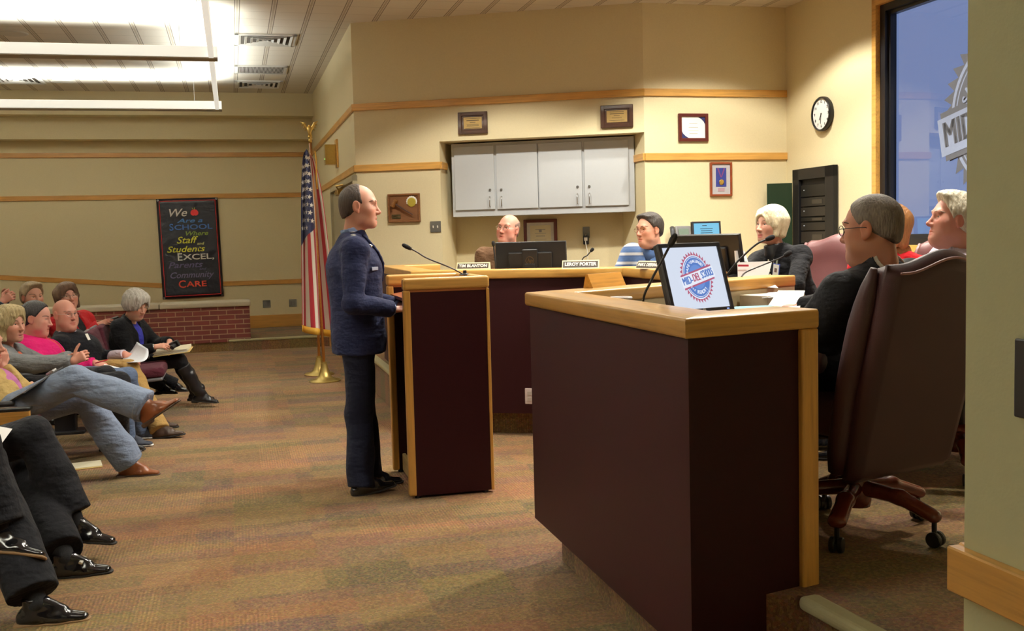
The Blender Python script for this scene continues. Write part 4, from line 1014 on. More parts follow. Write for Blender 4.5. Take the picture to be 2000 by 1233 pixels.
for k, lab in ((1, 'far cross rail of the suspended lights, nearest the far wall'), (0, 'middle cross rail of the suspended lights, under the big ceiling glow')):
    b = c1_[1]+step*k; rail(ab(ra-7.2, b), ab(ra+.09, b), lab)
rail(ab(ra+.03, c1_[1]+.11), ab(ra+.03, c2_[1]-.11), 'thin side rail of the suspended lights between the two cross rails', False, .055, .06); rail(ab(ra+.03, c1_[1]-.11), ab(ra+.03, c1_[1]-step+.3), 'thin side rail of the suspended lights running out of the top of the picture', False, .055, .06)
# ------------------------------------------------------------------ dais desks
MAR = NT('maroon laminate'); f = MAR.noise(MAR.coord(), 120, 3); MAR.set(color=MAR.mix(f, srgb(40, 11, 14), srgb(50, 15, 18)), rough=.5, spec=.18); MAR = MAR.m
INNER = plain('beige laminate', srgb(186, 172, 136), .55); WORK = plain('grey work surface', srgb(104, 96, 84), .5)
def offs(pts, w):
    """parallel polyline w to the right of travel"""
    P = [V(*p) for p in pts]; out = []
    for i, p in enumerate(P):
        ds = []
        if i > 0: ds.append(nrm(P[i]-P[i-1]))
        if i < len(P)-1: ds.append(nrm(P[i+1]-P[i]))
        ns = [V(d[1], -d[0]) for d in ds]
        if len(ns) == 1: out.append(p+ns[0]*w)
        else:
            m = nrm(ns[0]+ns[1]); out.append(p+m*w/(m@ns[0]))
    return out
def seg_part(name, a, b, c, d, z0, z1, mat, parent, bev=0, base=(0, 0, 0)):
    """prism over a-b (outer) d-c (inner); local x runs along a->b so the grain follows the board"""
    a, b, c, d = [V(*q) for q in (a, b, c, d)]; dr = nrm(b-a); nn = V(-dr[1], dr[0]); L = lambda q: ((q-a)@dr, (q-a)@nn)
    mb = MB(); mb.prism([L(a), L(b), L(c), L(d)], z0-z0, z1-z0); bmesh.ops.recalc_face_normals(mb.bm, faces=mb.bm.faces)
    if bev:
        es = [e for e in mb.bm.edges if abs(e.verts[0].co.z-e.verts[1].co.z) < 1e-6 and abs((e.verts[0].co-e.verts[1].co).normalized().x) > .999]
        bmesh.ops.bevel(mb.bm, geom=es, offset=bev, segments=3, profile=.5, affect='EDGES')
    o = mb.build(name, mat, parent, (a[0]-base[0], a[1]-base[1], z0-base[2]), (0, 0, math.atan2(dr[1], dr[0])), auto=35); return o
def desk(name, label, pts, top, bt, zb, zw, w=.2, deep=.85, ends=None, wk=None, inner=True):
    c = np.mean([V(*p) for p in pts], 0); base = (c[0], c[1], 0)
    root = empty(name, base); tag(root, label, 'desk')
    I = offs(pts, w); po = offs(pts, .018); pi = offs(pts, .045); ii = offs(pts, w-.02); ij = offs(pts, w-.005)
    for k in range(len(pts)-1):
        seg_part('ledge', pts[k], pts[k+1], I[k+1], I[k], top-bt, top, OAKL, root, .011, base)
        seg_part('front_panel', po[k], po[k+1], pi[k+1], pi[k], zb[k], top-bt, MAR, root, 0, base)
        if inner: seg_part('inner_panel', ii[k], ii[k+1], ij[k+1], ij[k], PZ_+.02, top-bt, INNER, root, 0, base)
    J2 = offs(pts, deep)
    if wk:
        mb = MB(); mb.prism([(p[0]-base[0], p[1]-base[1]) for p in wk], zw-.03, zw); mb.build('work_surface', WORK, root)
    else:
        for k in range(len(pts)-1): seg_part('work_surface', I[k], I[k+1], J2[k+1], J2[k], zw-.03, zw, WORK, root, .004, base)
    return root, base
NTOP, FTOP, ZW = 1.225, 1.24, 1.06
near_pts = [(.953, 3.195), (.497, 2.951), (.06, 4.623), (1.43, 5.812)]
nd, nb_ = desk('dais_desk', 'maroon fronted desk with oak ledge in the foreground, a lit monitor on it', near_pts, NTOP, .060, (.0, .195, PZ_-.02), ZW,
               wk=[(.955, 3.40), (.66, 3.24), (.28, 4.60), (1.36, 5.55), (1.62, 5.2), (1.30, 4.4)])
d = nrm(V(*near_pts[1])-V(*near_pts[0])); nn = V(d[1], -d[0]); p = V(*near_pts[0]); q = p+d*.068
_c = p+d*.033+nn*.1; MB().box((0, 0, 0), (NTOP-.060, .2, .070), bev=.008, seg=3).build('end_post', OAK, nd, (_c[0]-nb_[0], _c[1]-nb_[1], (NTOP-.060)/2), (0, PI/2, rot_of(d)))
MB().box((0, 0, 0), (.07, .2, .058), bev=.012).build('post_cap', OAKL, nd, (*(p+d*.033+nn*.1-V(nb_[0], nb_[1])), NTOP-.0305), (0, 0, rot_of(d))).scale = (.98, .97, .97)
far_pts = [(1.08, 6.02), (.80, 7.37), (-.75, 7.74), (-1.255, 9.86), (-.72, 10.0)]
fd, fb_ = desk('dais_desk', 'long maroon and oak desk behind the lectern, with two name plates', far_pts, FTOP, .068, (.17, .17, .17, PZ_), ZW, inner=False)
o = empty('desk_outlet', (0.116, 7.510, 0.307), rot_of(V(1.55, -.37))); tag(o, 'white outlet plate low on the far maroon desk front', 'outlet')
MB().box((0, -.004, 0), (.07, .012, .115), bev=.003).build('outlet_plate', plain('ivory plate', srgb(206, 190, 184), .4), o); MB().box((0, -.011, .022), (.03, .003, .03), bev=.001).build('socket', plain('ivory socket', srgb(180, 168, 158), .4), o); MB().box((0, -.011, -.022), (.03, .003, .03), bev=.001).build('socket', plain('ivory socket', srgb(180, 168, 158), .4), o)
# ------------------------------------------------------------------ lectern
lr = R(14); LX, LY = .495, .757
lc = empty('lectern', (-.607, 5.775, 0), lr); tag(lc, 'oak and maroon lectern the uniformed man stands at', 'lectern')
lh = 1.19
for y0, nm in ((0, 'side_panel'), (LY-.05, 'side_panel')):
    MB().box((LX/2, y0+.025, .6), (LX-.03, .04, 1.17)).build(nm, MAR, lc)
    MB().box((0, 0, 0), (1.175, .055, .042), bev=.010, seg=3).build('edge_post', OAK, lc, (.020, y0+.025, .602), (0, PI/2, 0))
    MB().box((0, 0, 0), (1.175, .050, .018), bev=.004).build('edge_strip', OAK, lc, (LX-.009, y0+.025, .602), (0, PI/2, 0))
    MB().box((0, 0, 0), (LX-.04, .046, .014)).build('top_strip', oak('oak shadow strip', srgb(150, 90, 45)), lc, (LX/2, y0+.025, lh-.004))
    MB().box((0, 0, 0), (LX+.004, .062, .068), bev=.015, seg=3).build('cap_rail', OAKL, lc, (LX/2, y0+.025, lh+.034))
MB().box((LX-.03, LY/2, .6), (.03, LY-.1, 1.16)).build('front_panel', MAR, lc)
MB().box((0, 0, 0), (LY-.1, .06, .068), bev=.014, seg=3).build('cap_rail', OAKL, lc, (LX-.03, LY/2, lh+.034), (0, 0, PI/2))
MB().box((.24, LY/2, lh-.03), (.44, LY-.11, .02), (0, R(-8), 0)).build('reading_surface', oak('reading oak', srgb(160, 90, 55), .35), lc)
MB().box((.26, LY/2, .06), (.40, LY-.1, .05)).build('bottom_shelf', oak('shelf oak', srgb(150, 128, 84)), lc); MB().box((0, 0, 0), (LY-.1, .022, .11), bev=.005).build('shelf_edge', oak('pale edge oak', srgb(172, 150, 100)), lc, (.07, LY/2, .068), (0, 0, PI/2))
MB().box((.28, LY/2, .90), (.36, LY-.1, .02)).build('shelf', oak('shelf oak', srgb(150, 128, 84)), lc)
MB().tube([(.005, .075, .905), (.10, .075, .905)], .013, 10).build('dowel', OAK, lc, smooth=True)
for x in (.05, LX-.05):
    for y in (.025, LY-.025): MB().lathe([(0, 0), (.018, 0), (.018, .016), (0, .016)], 12, c=(x, y, 0)).build('foot', BLKM, lc)
# ------------------------------------------------------------------ microphones
FOAM = plain('black foam', srgb(22, 22, 24), .95, bump=.4, bs=900)
def mic(label, pts, base=True, r=.0042, foam=(.012, .030)):
    P = [Vector(p) for p in pts]; b = P[0]; o = empty('gooseneck_microphone', tuple(b)); tag(o, label, 'microphone', 'gooseneck microphones')
    # smooth the path
    Q = []; n = len(P)
    for i in range(n-1):
        p0, p1, p2, p3 = P[max(i-1, 0)], P[i], P[i+1], P[min(i+2, n-1)]
        for t in np.linspace(0, 1, 9)[:-1]:
            Q.append(.5*((2*p1)+(p2-p0)*t+(2*p0-5*p1+4*p2-p3)*t*t+(3*p1-p0-3*p2+p3)*t**3)-b)
    Q.append(P[-1]-b); MB().tube(Q, r, 8).build('gooseneck', plain('gooseneck', srgb(52, 52, 54), .35, .5), o, smooth=True)
    d = (Q[-1]-Q[-3]).normalized(); M = Matrix.Translation(Q[-1]) @ d.to_track_quat('Z', 'Y').to_matrix().to_4x4(); a, L = foam
    MB().lathe([(0, -.006), (a*.7, -.004), (a, L*.35), (a*1.12, L), (a*1.0, L*1.6), (a*.55, L*1.95), (0, L*2.02)], 16, M=M).build('foam_windscreen', FOAM, o, smooth=True)
    if base: MB().lathe([(0, 0), (.035, 0), (.035, .006), (.012, .014), (.010, .03), (0, .03)], 18).build('mic_base', BLACK, o, auto=40)
    return o
mic('thin black microphone on a long gooseneck reaching over the lectern', [(-0.279, 6.250, 1.251), (-0.363, 6.220, 1.300), (-0.497, 6.190, 1.360), (-0.556, 6.170, 1.399), (-0.593, 6.150, 1.421)], True)
mic('black gooseneck microphone in front of the lit monitor', [(.53, 3.97, ZW), (0.504, 3.950, 1.207), (0.533, 3.920, 1.294), (0.568, 3.900, 1.362), (0.599, 3.880, 1.425)], True, .005, (.012, .026))
mic('black gooseneck microphone pointing up at the blonde woman', [(1.175, 6.12, ZW), (1.292, 6.050, 1.253), (1.374, 6.050, 1.338), (1.444, 6.050, 1.396), (1.501, 6.050, 1.421)], True, .006, (.014, .026))
mic('low slanting gooseneck microphone in front of the blonde woman\'s badge', [(1.256, 5.620, 1.225), (1.337, 5.850, 1.243), (1.448, 5.900, 1.280), (1.530, 5.900, 1.310), (1.568, 5.900, 1.329)], False, .0045, (.013, .022))
mic('small gooseneck microphone between the name plate and the wall outlet', [(.48, 7.95, ZW), (0.544, 7.900, 1.279), (0.588, 7.900, 1.321), (0.616, 7.900, 1.352)], True, .0045, (.012, .016))
mic('gooseneck microphone standing beside the bald man\'s monitor', [(-.13, 7.92, ZW), (-0.115, 7.850, 1.243), (-0.120, 7.850, 1.337), (-0.126, 7.850, 1.414)], True, .006, (.012, .018))
# ------------------------------------------------------------------ name plates
CREAMP = plain('cream plate edge', srgb(226, 214, 176), .5); DKP = plain('dark name plate', srgb(62, 52, 44), .5); LET = plain('white letters', srgb(240, 236, 224), .5, var=.01)
def nameplate(label, p, az, w, h, body, back=OAKL, face=True):
    o = empty('name_plate', p, R(az)); tag(o, label, 'name plate', None)
    mb = MB(); b = [(0, 0), (-.035, h), (-.042, h), (-.055, 0)]
    mb.bm.faces.ensure_lookup_table() if False else None
    pr = [( -w/2, 0, 0), (-w/2, .03, h), (-w/2, .042, h), (-w/2, .055, 0)]
    A = [mb.bm.verts.new(q) for q in pr]; B = [mb.bm.verts.new((w/2, q[1], q[2])) for q in pr]
    mb.bm.faces.new(A); mb.bm.faces.new(B[::-1])
    for i in range(4): mb.bm.faces.new((A[i], A[(i+1) % 4], B[(i+1) % 4], B[i]))
    mb.build('block', back, o)
    if face:
        tl = math.atan2(.03, h); T = Matrix.Translation((0, .03*.5-.0005, h/2)) @ Matrix.Rotation(PI/2-tl, 4, 'X')
        q = MB().box((0, 0, 0.0006), (w*.95, h*.82, .0012)).build('plate', DKP, o); q.matrix_local = T
        t = text('lettering', body, h*.62, LET, o, bold=h*.022, width=w*.86, ext=.0003); t.matrix_local = T @ Matrix.Translation((0, 0, .0016))
    return o
nameplate('cream edged name plate in front of the bald man\'s brown jacket', (-0.288, 7.779, 1.240), -13, .255, .052, 'TIM BLANTON', CREAMP)
nameplate('cream edged name plate below the wall outlet and its charger', (0.494, 7.347, 1.240), -13, .265, .058, 'LEROY PORTER', CREAMP)
nameplate('angled name plate in front of the striped polo, beside the lit monitor', (0.901, 6.870, 1.240), -62, .255, .052, 'PAM S. DEERING', CREAMP)
_a, _b = V(*(0.364, 4.838, 1.225)), V(*(0.539, 5.053, 1.225))
nameplate('blank oak back of a name plate on the foreground desk', tuple((_a+_b)/2+V(.02, -.02, 0)), math.degrees(rot_of(_b-_a)), np.linalg.norm(_b-_a)*1.02, .065, '', oak('bright oak', srgb(222, 164, 74), .3), False)
# ------------------------------------------------------------------ monitors
def emis(name, c, s, rough=.3):
    if name in MATS: return MATS[name]
    t = NT(name); t.set(color=(.02, .02, .02, 1), emit=c, estr=s, rough=rough); MATS[name] = t.m; return t.m
def monitor(label, c, naz, tilt, w, h, screen, zbase, name='monitor', bez=.018, thick=.035):
    """c: centre of the screen; naz: azimuth the screen faces; tilt: lean back"""
    o = empty(name, (c[0], c[1], zbase), R(naz)+PI/2); tag(o, label, 'monitor')      # local -y is the viewing side
    T = Matrix.Translation((0, 0, c[2]-zbase)) @ Matrix.Rotation(R(-tilt), 4, 'X')
    def put(ob, M=Matrix()): ob.matrix_local = T @ M; return ob
    put(MB().box((0, 0.012, 0), (w, .024, h), bev=.005).build('casing', BLACK, o))
    mb = MB()
    for s in (-1, 1): mb.box((s*(w/2-bez/2), -.004, 0), (bez, .014, h), bev=.003).box((0, -.004, s*(h/2-bez/2)), (w-.004, .014, bez), bev=.003)
    put(mb.build('bezel', plain('monitor bezel', srgb(40, 40, 46), .4), o))
    s = put(MB().box((0, -.002, 0), (w-2*bez, .004, h-2*bez)).build('screen', screen, o))
    put(MB().box((0, .034, -.01), (w*.62, .024, h*.56), bev=.010).build('rear_bulge', BLACK, o)); put(MB().box((0, .044, .0), (w*.22, .03, h*.64), bev=.008).build('stand_mount', BLACK, o))
    zl = c[2]-zbase; MB().box((0, .06, (zl-.02)/2), (.08, .02, zl-.01), bev=.004).build('stand_neck', BLACK, o); MB().box((0, .04, .008), (.24, .17, .016), bev=.006).build('stand_foot', BLACK, o)
    return o, T, put
mc = (0.765, 4.280, 1.284)
SCR = emis('lit screen', (.60, .66, .78, 1), 1.0)
o, T, put = monitor('black monitor showing the round district seal, on the foreground desk', mc, -57, 17, .345, .30, SCR, ZW)
RR = emis('seal red', (.52, .12, .22, 1), .8); WW = emis('seal white', (.72, .76, .86, 1), 1.0); BB = emis('seal blue', (.10, .22, .60, 1), .85); BL = emis('seal light blue', (.14, .28, .68, 1), .9)
gear_logo(o, .112, (RR, WW, BB, BL), T @ Matrix(((.80, 0, 0, .004), (0, 0, -1, -.0046), (0, 1, 0, .002), (0, 0, 0, 1))))
put(MB().lathe([(0, 0), (.009, 0), (.0085, .0015), (0, .0018)], 20, M=Matrix.Translation((.0, -.0112, -.141)) @ Matrix.Rotation(PI/2, 4, 'X')).build('badge', plain('silver badge', srgb(210, 210, 205), .3, .5), o))
put(MB().box((.135, -.0112, -.141), (.012, .001, .004)).build('power_light', emis('blue light', (.2, .3, 1, 1), 2.0), o))
tm = (0.161, 7.980, 1.283)
o, T, put = monitor('wide black monitor seen from behind, in front of the bald man', tm, 77, 4, .555, .31, BLKM, ZW)
LG2 = plain('dark bronze print', srgb(92, 70, 42), .5, .4)
bk = Matrix(((-1, 0, 0, .0), (0, 0, 1, .0605), (0, 1, 0, .012), (0, 0, 0, 1)))
mb = MB(); mb.tube([(.030*math.cos(a), .030*math.sin(a), 0) for a in np.linspace(0, 2*PI, 33)], .0022, 5, cap=False); put(mb.build('badge', LG2, o), bk)
put(text('lettering', 'hp', .042, LG2, o, bold=.0006, shear=.25, ext=.001), bk)
o, T, put = monitor('black monitor back beyond the lit one, in front of the blonde woman', (1.312, 6.750, 1.308), 42, 12, .50, .31, BLKM, ZW)
DOC = emis('pale blue document', (.16, .50, .72, 1), 1.0)
# credenza along the back wall carries the small display and the phone stand
cd = empty('credenza', (*((pBR+pRE)/2+nR*.26), PZ_), A15); tag(cd, 'low cabinet against the back wall below the framed medal', 'cabinet')
MB().box((0, 0, .36), (1.3, .46, .70)).build('cabinet_body', MAR, cd); MB().box((0, 0, .725), (1.34, .50, .03), bev=.008).build('counter_top', OAKL, cd)
for s in (-1, 1): MB().box((s*.32, -.236, .36), (.62, .016, .64), bev=.003).build('door', MAR, cd)
o, T, put = monitor('small display with a pale blue document by the back wall', (1.892, 9.950, 1.454), -70, 5, .315, .25, DOC, PZ_+.74)
mb = MB(); random.seed(3)
put(MB().box((-.02, -.0048, .085), (.05, .0006, .006)).build('lettering', BLKM, o))
for i in range(7): put(MB().box((.0+.01*(i > 3), -.0048, .055-.02*i), (.15-.05*random.random(), .0006, .006)).build('lettering', emis('document ink', (.02, .10, .16, 1), .6), o))
# desk phone mounted on the back wall
o = onwall('wall_phone', (1.688, 10.457, 1.420), 'R', 'grey and black office phone with handset beside the small display', 'phone')
MB().box((.04, -.05, 0), (.17, .09, .24), (R(-14), 0, 0), bev=.012).build('phone_body', plain('phone grey', srgb(128, 128, 130), .4, .2), o)
MB().box((.035, -.093, .062), (.11, .006, .07), (R(-14), 0, 0), bev=.003).build('display', plain('lcd', srgb(112, 128, 116), .25), o)
mb = MB()
for i in range(4):
    for j in range(3): mb.box((.012+.026*j, -.086+.006*i*.6, -.0-.022*i), (.016, .01, .011), (R(-14), 0, 0), bev=.002)
mb.build('keypad', BLACK, o)
mb = MB(); mb.tube([(-.085, -.075, .11), (-.09, -.10, .08), (-.09, -.105, 0), (-.09, -.10, -.08), (-.085, -.075, -.11)], [.024, .026, .02, .026, .024], 10); mb.build('handset', plain('handset grey', srgb(58, 60, 66), .4), o, smooth=True)
# ------------------------------------------------------------------ things on the foreground desk
cp = (0.451, 4.256, 1.215); o = empty('paper_cup', (cp[0], cp[1], ZW)); tag(o, 'red and white paper cup behind the foreground ledge', 'cup'); ch_ = 1.215-ZW
MB().lathe([(0, .004), (.030, .004), (.030, 0), (.046, ch_-.006)], 28).build('cup_body', plain('cup red', srgb(196, 36, 62), .45), o, smooth=True)
MB().lathe([(.044, ch_-.008), (.0475, ch_-.010), (.049, ch_-.004), (.046, ch_), (.043, ch_-.002), (.029, .006), (0, .006)], 28).build('cup_rim', plain('cup white', srgb(240, 232, 228), .5), o, smooth=True)
TEAL = plain('teal cover', srgb(96, 170, 186), .5); WHP = plain('white paper', srgb(246, 246, 244), .75, var=.02)
def stack(name, label, c, az, sx, sy, z0, t, mat, cat, rx=0, ry=0, bev=.002):
    o = MB().box((0, 0, t/2), (sx, sy, t), bev=bev).build(name, mat, None, (c[0], c[1], z0), (R(rx), R(ry), R(az))); tag(o, label, cat); return o
b1 = (1.060, 4.450, 1.150)
o = empty('spiral_binder', (b1[0]+.03, b1[1]+.02, ZW), R(-20)); tag(o, 'thick black spiral binder with teal cover beside the lit monitor', 'binder')
MB().box((0, 0, .036), (.29, .23, .072), bev=.004).build('pages', plain('black pages', srgb(24, 24, 26), .6), o); MB().box((.01, .0, .077), (.29, .235, .008), (0, R(-2), 0), bev=.002).build('cover', TEAL, o)
for i in range(22): MB().tube([(-.13+.0125*i+.006*math.cos(a)*.2, -.117+.008*math.cos(a), .045+.034*math.sin(a)) for a in np.linspace(0, 2*PI, 11)], .0016, 5, cap=False).build('ring', plain('wire ring', srgb(150, 150, 160), .3, .8), o)
def sheet(name, label, pts, cat, mat=WHP, group=None, th=.0012):
    P = [V(*p) for p in pts]; c = np.mean(P, 0); mb = MB(); n = nrm(np.cross(P[1]-P[0], P[-1]-P[0]))*th
    a = [mb.bm.verts.new(p-c) for p in P]; b = [mb.bm.verts.new(p-c+n) for p in P]; k = len(P)
    mb.bm.faces.new(a[::-1]); mb.bm.faces.new(b)
    for i in range(k): mb.bm.faces.new((a[i], a[(i+1) % k], b[(i+1) % k], b[i]))
    o = mb.build(name, mat, None, tuple(c)); tag(o, label, cat, group); return o
sheet('paper_sheet', 'large white sheets under the grey haired man\'s arm on the foreground desk', [(1.114, 4.500, 1.132), (1.176, 4.200, 1.153), (1.354, 4.750, 1.191), (1.296, 5.000, 1.180)], 'paper')
stack('booklet_stack', 'stack of cream booklets at the end of the foreground oak ledge', (1.341, 5.300, 1.124), 30, .26, .20, ZW, .085, plain('booklet cream', srgb(214, 200, 176), .7), 'booklets')
sheet('paper_sheet', 'loose printed sheet lying on the cream booklets', [(1.255, 5.160, 1.135), (1.326, 5.080, 1.145), (1.421, 5.380, 1.152), (1.350, 5.420, 1.146)], 'paper', plain('printed paper', srgb(206, 206, 214), .7, vs=30, var=.35))
sheet('paper_sheet', 'white sheet folded against the blonde woman\'s sleeve', [(1.354, 5.500, 1.172), (1.412, 5.450, 1.168), (1.431, 5.650, 1.194), (1.419, 5.750, 1.216)], 'paper')
# brochure and binder in front of the blonde woman
o = sheet('brochure', 'open white brochure with a red stripe in front of the blonde woman', [(1.381, 6.280, 1.197), (1.585, 6.360, 1.188), (1.622, 6.400, 1.284), (1.384, 6.300, 1.284)], 'brochure')
c = V(*o.location); q = [V(*(1.380, 6.270, 1.260)), V(*(1.452, 6.300, 1.257)), V(*(1.452, 6.300, 1.269)), V(*(1.380, 6.270, 1.272))]
mb = MB(); mb.poly([p-c+V(0, -.004, 0) for p in q]); mb.build('stripe', plain('red print', srgb(206, 60, 84), .6), o)
o = sheet('white_binder', 'white binder with green lower edge beyond the black monitor', [(1.425, 6.550, 1.267), (1.516, 6.620, 1.272), (1.491, 6.620, 1.349), (1.420, 6.550, 1.351)], 'binder', WHP, None, .012)
c = V(*o.location); mb = MB(); mb.poly([V(*p)-c for p in ((1.421, 6.530, 1.264), (1.512, 6.600, 1.270), (1.508, 6.600, 1.280), (1.421, 6.530, 1.274))]); mb.build('edge', plain('green edge', srgb(70, 150, 110), .6), o)
# ------------------------------------------------------------------ banner
TL, TR, BR_, BL_ = [V(*p) for p in ((-5.417, 15.941, 2.214), (-4.540, 16.176, 2.208), (-4.514, 16.183, 0.680), (-5.397, 15.947, 0.661))]
bx = nrm(TR-TL); bc = (TL+TR+BR_+BL_)/4; bw = np.linalg.norm(TR-TL); bh = (np.linalg.norm(TL-BL_)+np.linalg.norm(TR-BR_))/2
n3 = V(nN[0], nN[1], 0); byv = nrm((TL+TR)/2-(BL_+BR_)/2); bxv = nrm(np.cross(byv, n3)); 
M3 = Matrix(((bxv[0], byv[0], n3[0], bc[0]+n3[0]*.034), (bxv[1], byv[1], n3[1], bc[1]+n3[1]*.034), (bxv[2], byv[2], n3[2], bc[2]), (0, 0, 0, 1)))
bo = empty('banner'); bo.matrix_world = M3; tag(bo, 'black vinyl banner with a red border and coloured school motto', 'banner')
VIN = NT('black vinyl'); VIN.set(color=srgb(17, 16, 24), rough=.36, spec=.4); VIN.bump(VIN.noise(VIN.coord(), 5, 3), .35, .05)
def bz(x, y):   # gentle sag between the corner ties
    a, b = x/(bw/2), y/(bh/2); return .010*(1-a*a)*(.4+.6*b*b)+.004*math.sin(5*a+3*b)
mb = MB(); mb.grid([[(x, y, bz(x, y)) for x in np.linspace(-bw/2, bw/2, 15)] for y in np.linspace(-bh/2, bh/2, 23)])
o = mb.build('sheet', VIN.m, bo, smooth=True); o.modifiers.new('thick', 'SOLIDIFY').thickness = .0015
RED = plain('red print bright', srgb(205, 36, 38), .5)
def onb(u, v, dz=.003): x, y = (u-.5)*bw, (.5-v)*bh; return (x, y, bz(x, y)+dz)
mb = MB()
for a, b in (((.045, .025), (.955, .025)), ((.955, .025), (.955, .975)), ((.955, .975), (.045, .975)), ((.045, .975), (.045, .025))):
    ps = [onb(a[0]+(b[0]-a[0])*t, a[1]+(b[1]-a[1])*t, .002) for t in np.linspace(0, 1, 20)]; mb.tube(ps, .0055, 4)
mb.build('border', RED, bo)
for nm, u, v, w, col, sh, sp in (('We', .315, .145, .29, (226, 224, 220), .3, .11), ('Are a', .52, .225, .42, (62, 112, 176), .3, .058), ('SCHOOL', .53, .288, .70, (52, 92, 158), 0, .075), ('Where', .61, .355, .37, (120, 140, 48), .3, .062),
        ('Staff', .435, .42, .35, (226, 226, 70), .3, .095), ('and', .67, .457, .12, (196, 196, 120), .2, .035), ('Students', .42, .51, .62, (226, 226, 70), .3, .085), ('EXCEL,', .58, .588, .61, (232, 232, 228), 0, .085),
        ('Parents', .395, .668, .56, (88, 76, 112), .3, .085), ('and', .68, .713, .115, (70, 64, 92), .2, .03), ('Community', .485, .77, .72, (98, 88, 120), .3, .085), ('CARE', .50, .862, .465, (214, 66, 40), 0, .085)):
    m = plain('banner ink %d %d %d' % col, srgb(*col), .5, var=.02); x, y, z = onb(u, v, .006)
    if nm.isupper() and len(nm) > 3:   # small capitals: a tall first letter
        t = text('lettering', nm[0], bh*sp*1.25, m, bo, (x-w*bw/2, y, z), align='LEFT', bold=.002); xs = max(q.co.x for q in t.data.vertices)
        text('lettering', nm[1:], bh*sp*.92, m, bo, (x-w*bw/2+xs+.006+(w*bw-xs)/2, y-.004, z), bold=.002, width=w*bw-xs-.008)
    else: text('lettering', nm, bh*sp, m, bo, (x, y, z), shear=sh, bold=.0015, width=w*bw)
ax, ay, az_ = onb(.605, .145, .005)
mb = MB(); mb.poly([(ax+.058*(math.cos(t)*(1-.12*math.sin(t)))*(1 if True else 0), ay+.052*math.sin(t)-(.012*math.exp(-(math.cos(t)/.25)**2) if math.sin(t) > 0 else -.008*math.exp(-(math.cos(t)/.2)**2)), az_) for t in np.linspace(0, 2*PI, 40, endpoint=False)])
ap = mb.build('apple_print', plain('apple red', srgb(214, 44, 48), .5), bo)
mb = MB(); mb.poly([(ax-.004, ay+.04, az_+.001), (ax+.004, ay+.04, az_+.001), (ax+.012, ay+.075, az_+.001), (ax+.004, ay+.078, az_+.001)]); mb.poly([(ax-.005, ay+.045, az_+.001), (ax-.03, ay+.075, az_+.001), (ax-.035, ay+.068, az_+.001)]); mb.build('leaf_print', plain('leaf print', srgb(196, 190, 60), .5), ap)
for u, v in ((.025, .012), (.975, .012), (.025, .988), (.975, .988)):
    x, y, z = onb(u, v, .002); MB().lathe([(.006, 0), (.016, 0), (.014, .004), (.006, .003)], 16, c=(x, y, z)).build('grommet', STEEL, bo)
# ------------------------------------------------------------------ flags
FX, FY = -2.006, 10.891
def flagpole(label, x, y, hgt, lean, eagle):
    o = empty('flag_stand', (x, y, 0)); tag(o, label, 'flag stand', 'flag stands'); o.rotation_euler = (0, lean, 0)
    MB().lathe([(0, 0), (.165, 0), (.168, .008), (.155, .02), (.10, .03), (.065, .06), (.048, .11), (.036, .17), (.034, .19), (.028, .192), (.028, .21), (0, .21)], 32).build('stand_base', plain('brushed brass', (.50, .37, .12, 1), .38, .9), o, auto=40)
    MB().tube([(0, 0, .2), (0, 0, hgt)], .0155, 12).build('pole', oak('pole oak', srgb(178, 116, 52), .35), o, smooth=True)
    MB().lathe([(0, hgt-.02), (.018, hgt-.02), (.018, hgt+.01), (.012, hgt+.02), (.022, hgt+.035), (.022, hgt+.045), (.01, hgt+.055), (0, hgt+.056)], 16).build('ferrule', GOLD, o, smooth=True)
    if eagle:
        z = hgt+.055; S = SDF(); S.ell((0, 0, z+.05), (.022, .02, .045), .01); S.ell((.0, -.008, z+.095), (.014, .016, .015), .01); S.cap((0, -.02, z+.095), (0, -.032, z+.088), .006, .002, .004); S.cap((0, .0, z+.02), (0, .02, z-.0), .016, .02, .01)
        for s in (-1, 1):
            S.cap((s*.015, .005, z+.06), (s*.055, .01, z+.125), .014, .012, .012); S.cap((s*.055, .01, z+.125), (s*.092, .012, z+.145), .012, .004, .01)
            for k in range(3): S.cap((s*(.03+.018*k), .01, z+.075+.022*k), (s*(.05+.016*k), .012, z+.055+.025*k), .008, .005, .006)
        sdf_obj('eagle_finial', S, .004, GOLD, o)
    return o
ez = (-2.030, 10.900, 2.537)[2]
fs = flagpole('brass flag stand with eagle finial, its base nearer the camera', FX, FY, ez, -.022, True)
flagpole('brass flag stand without visible finial, base half behind the other', -2.17, 11.46, 1.5, .012, False)
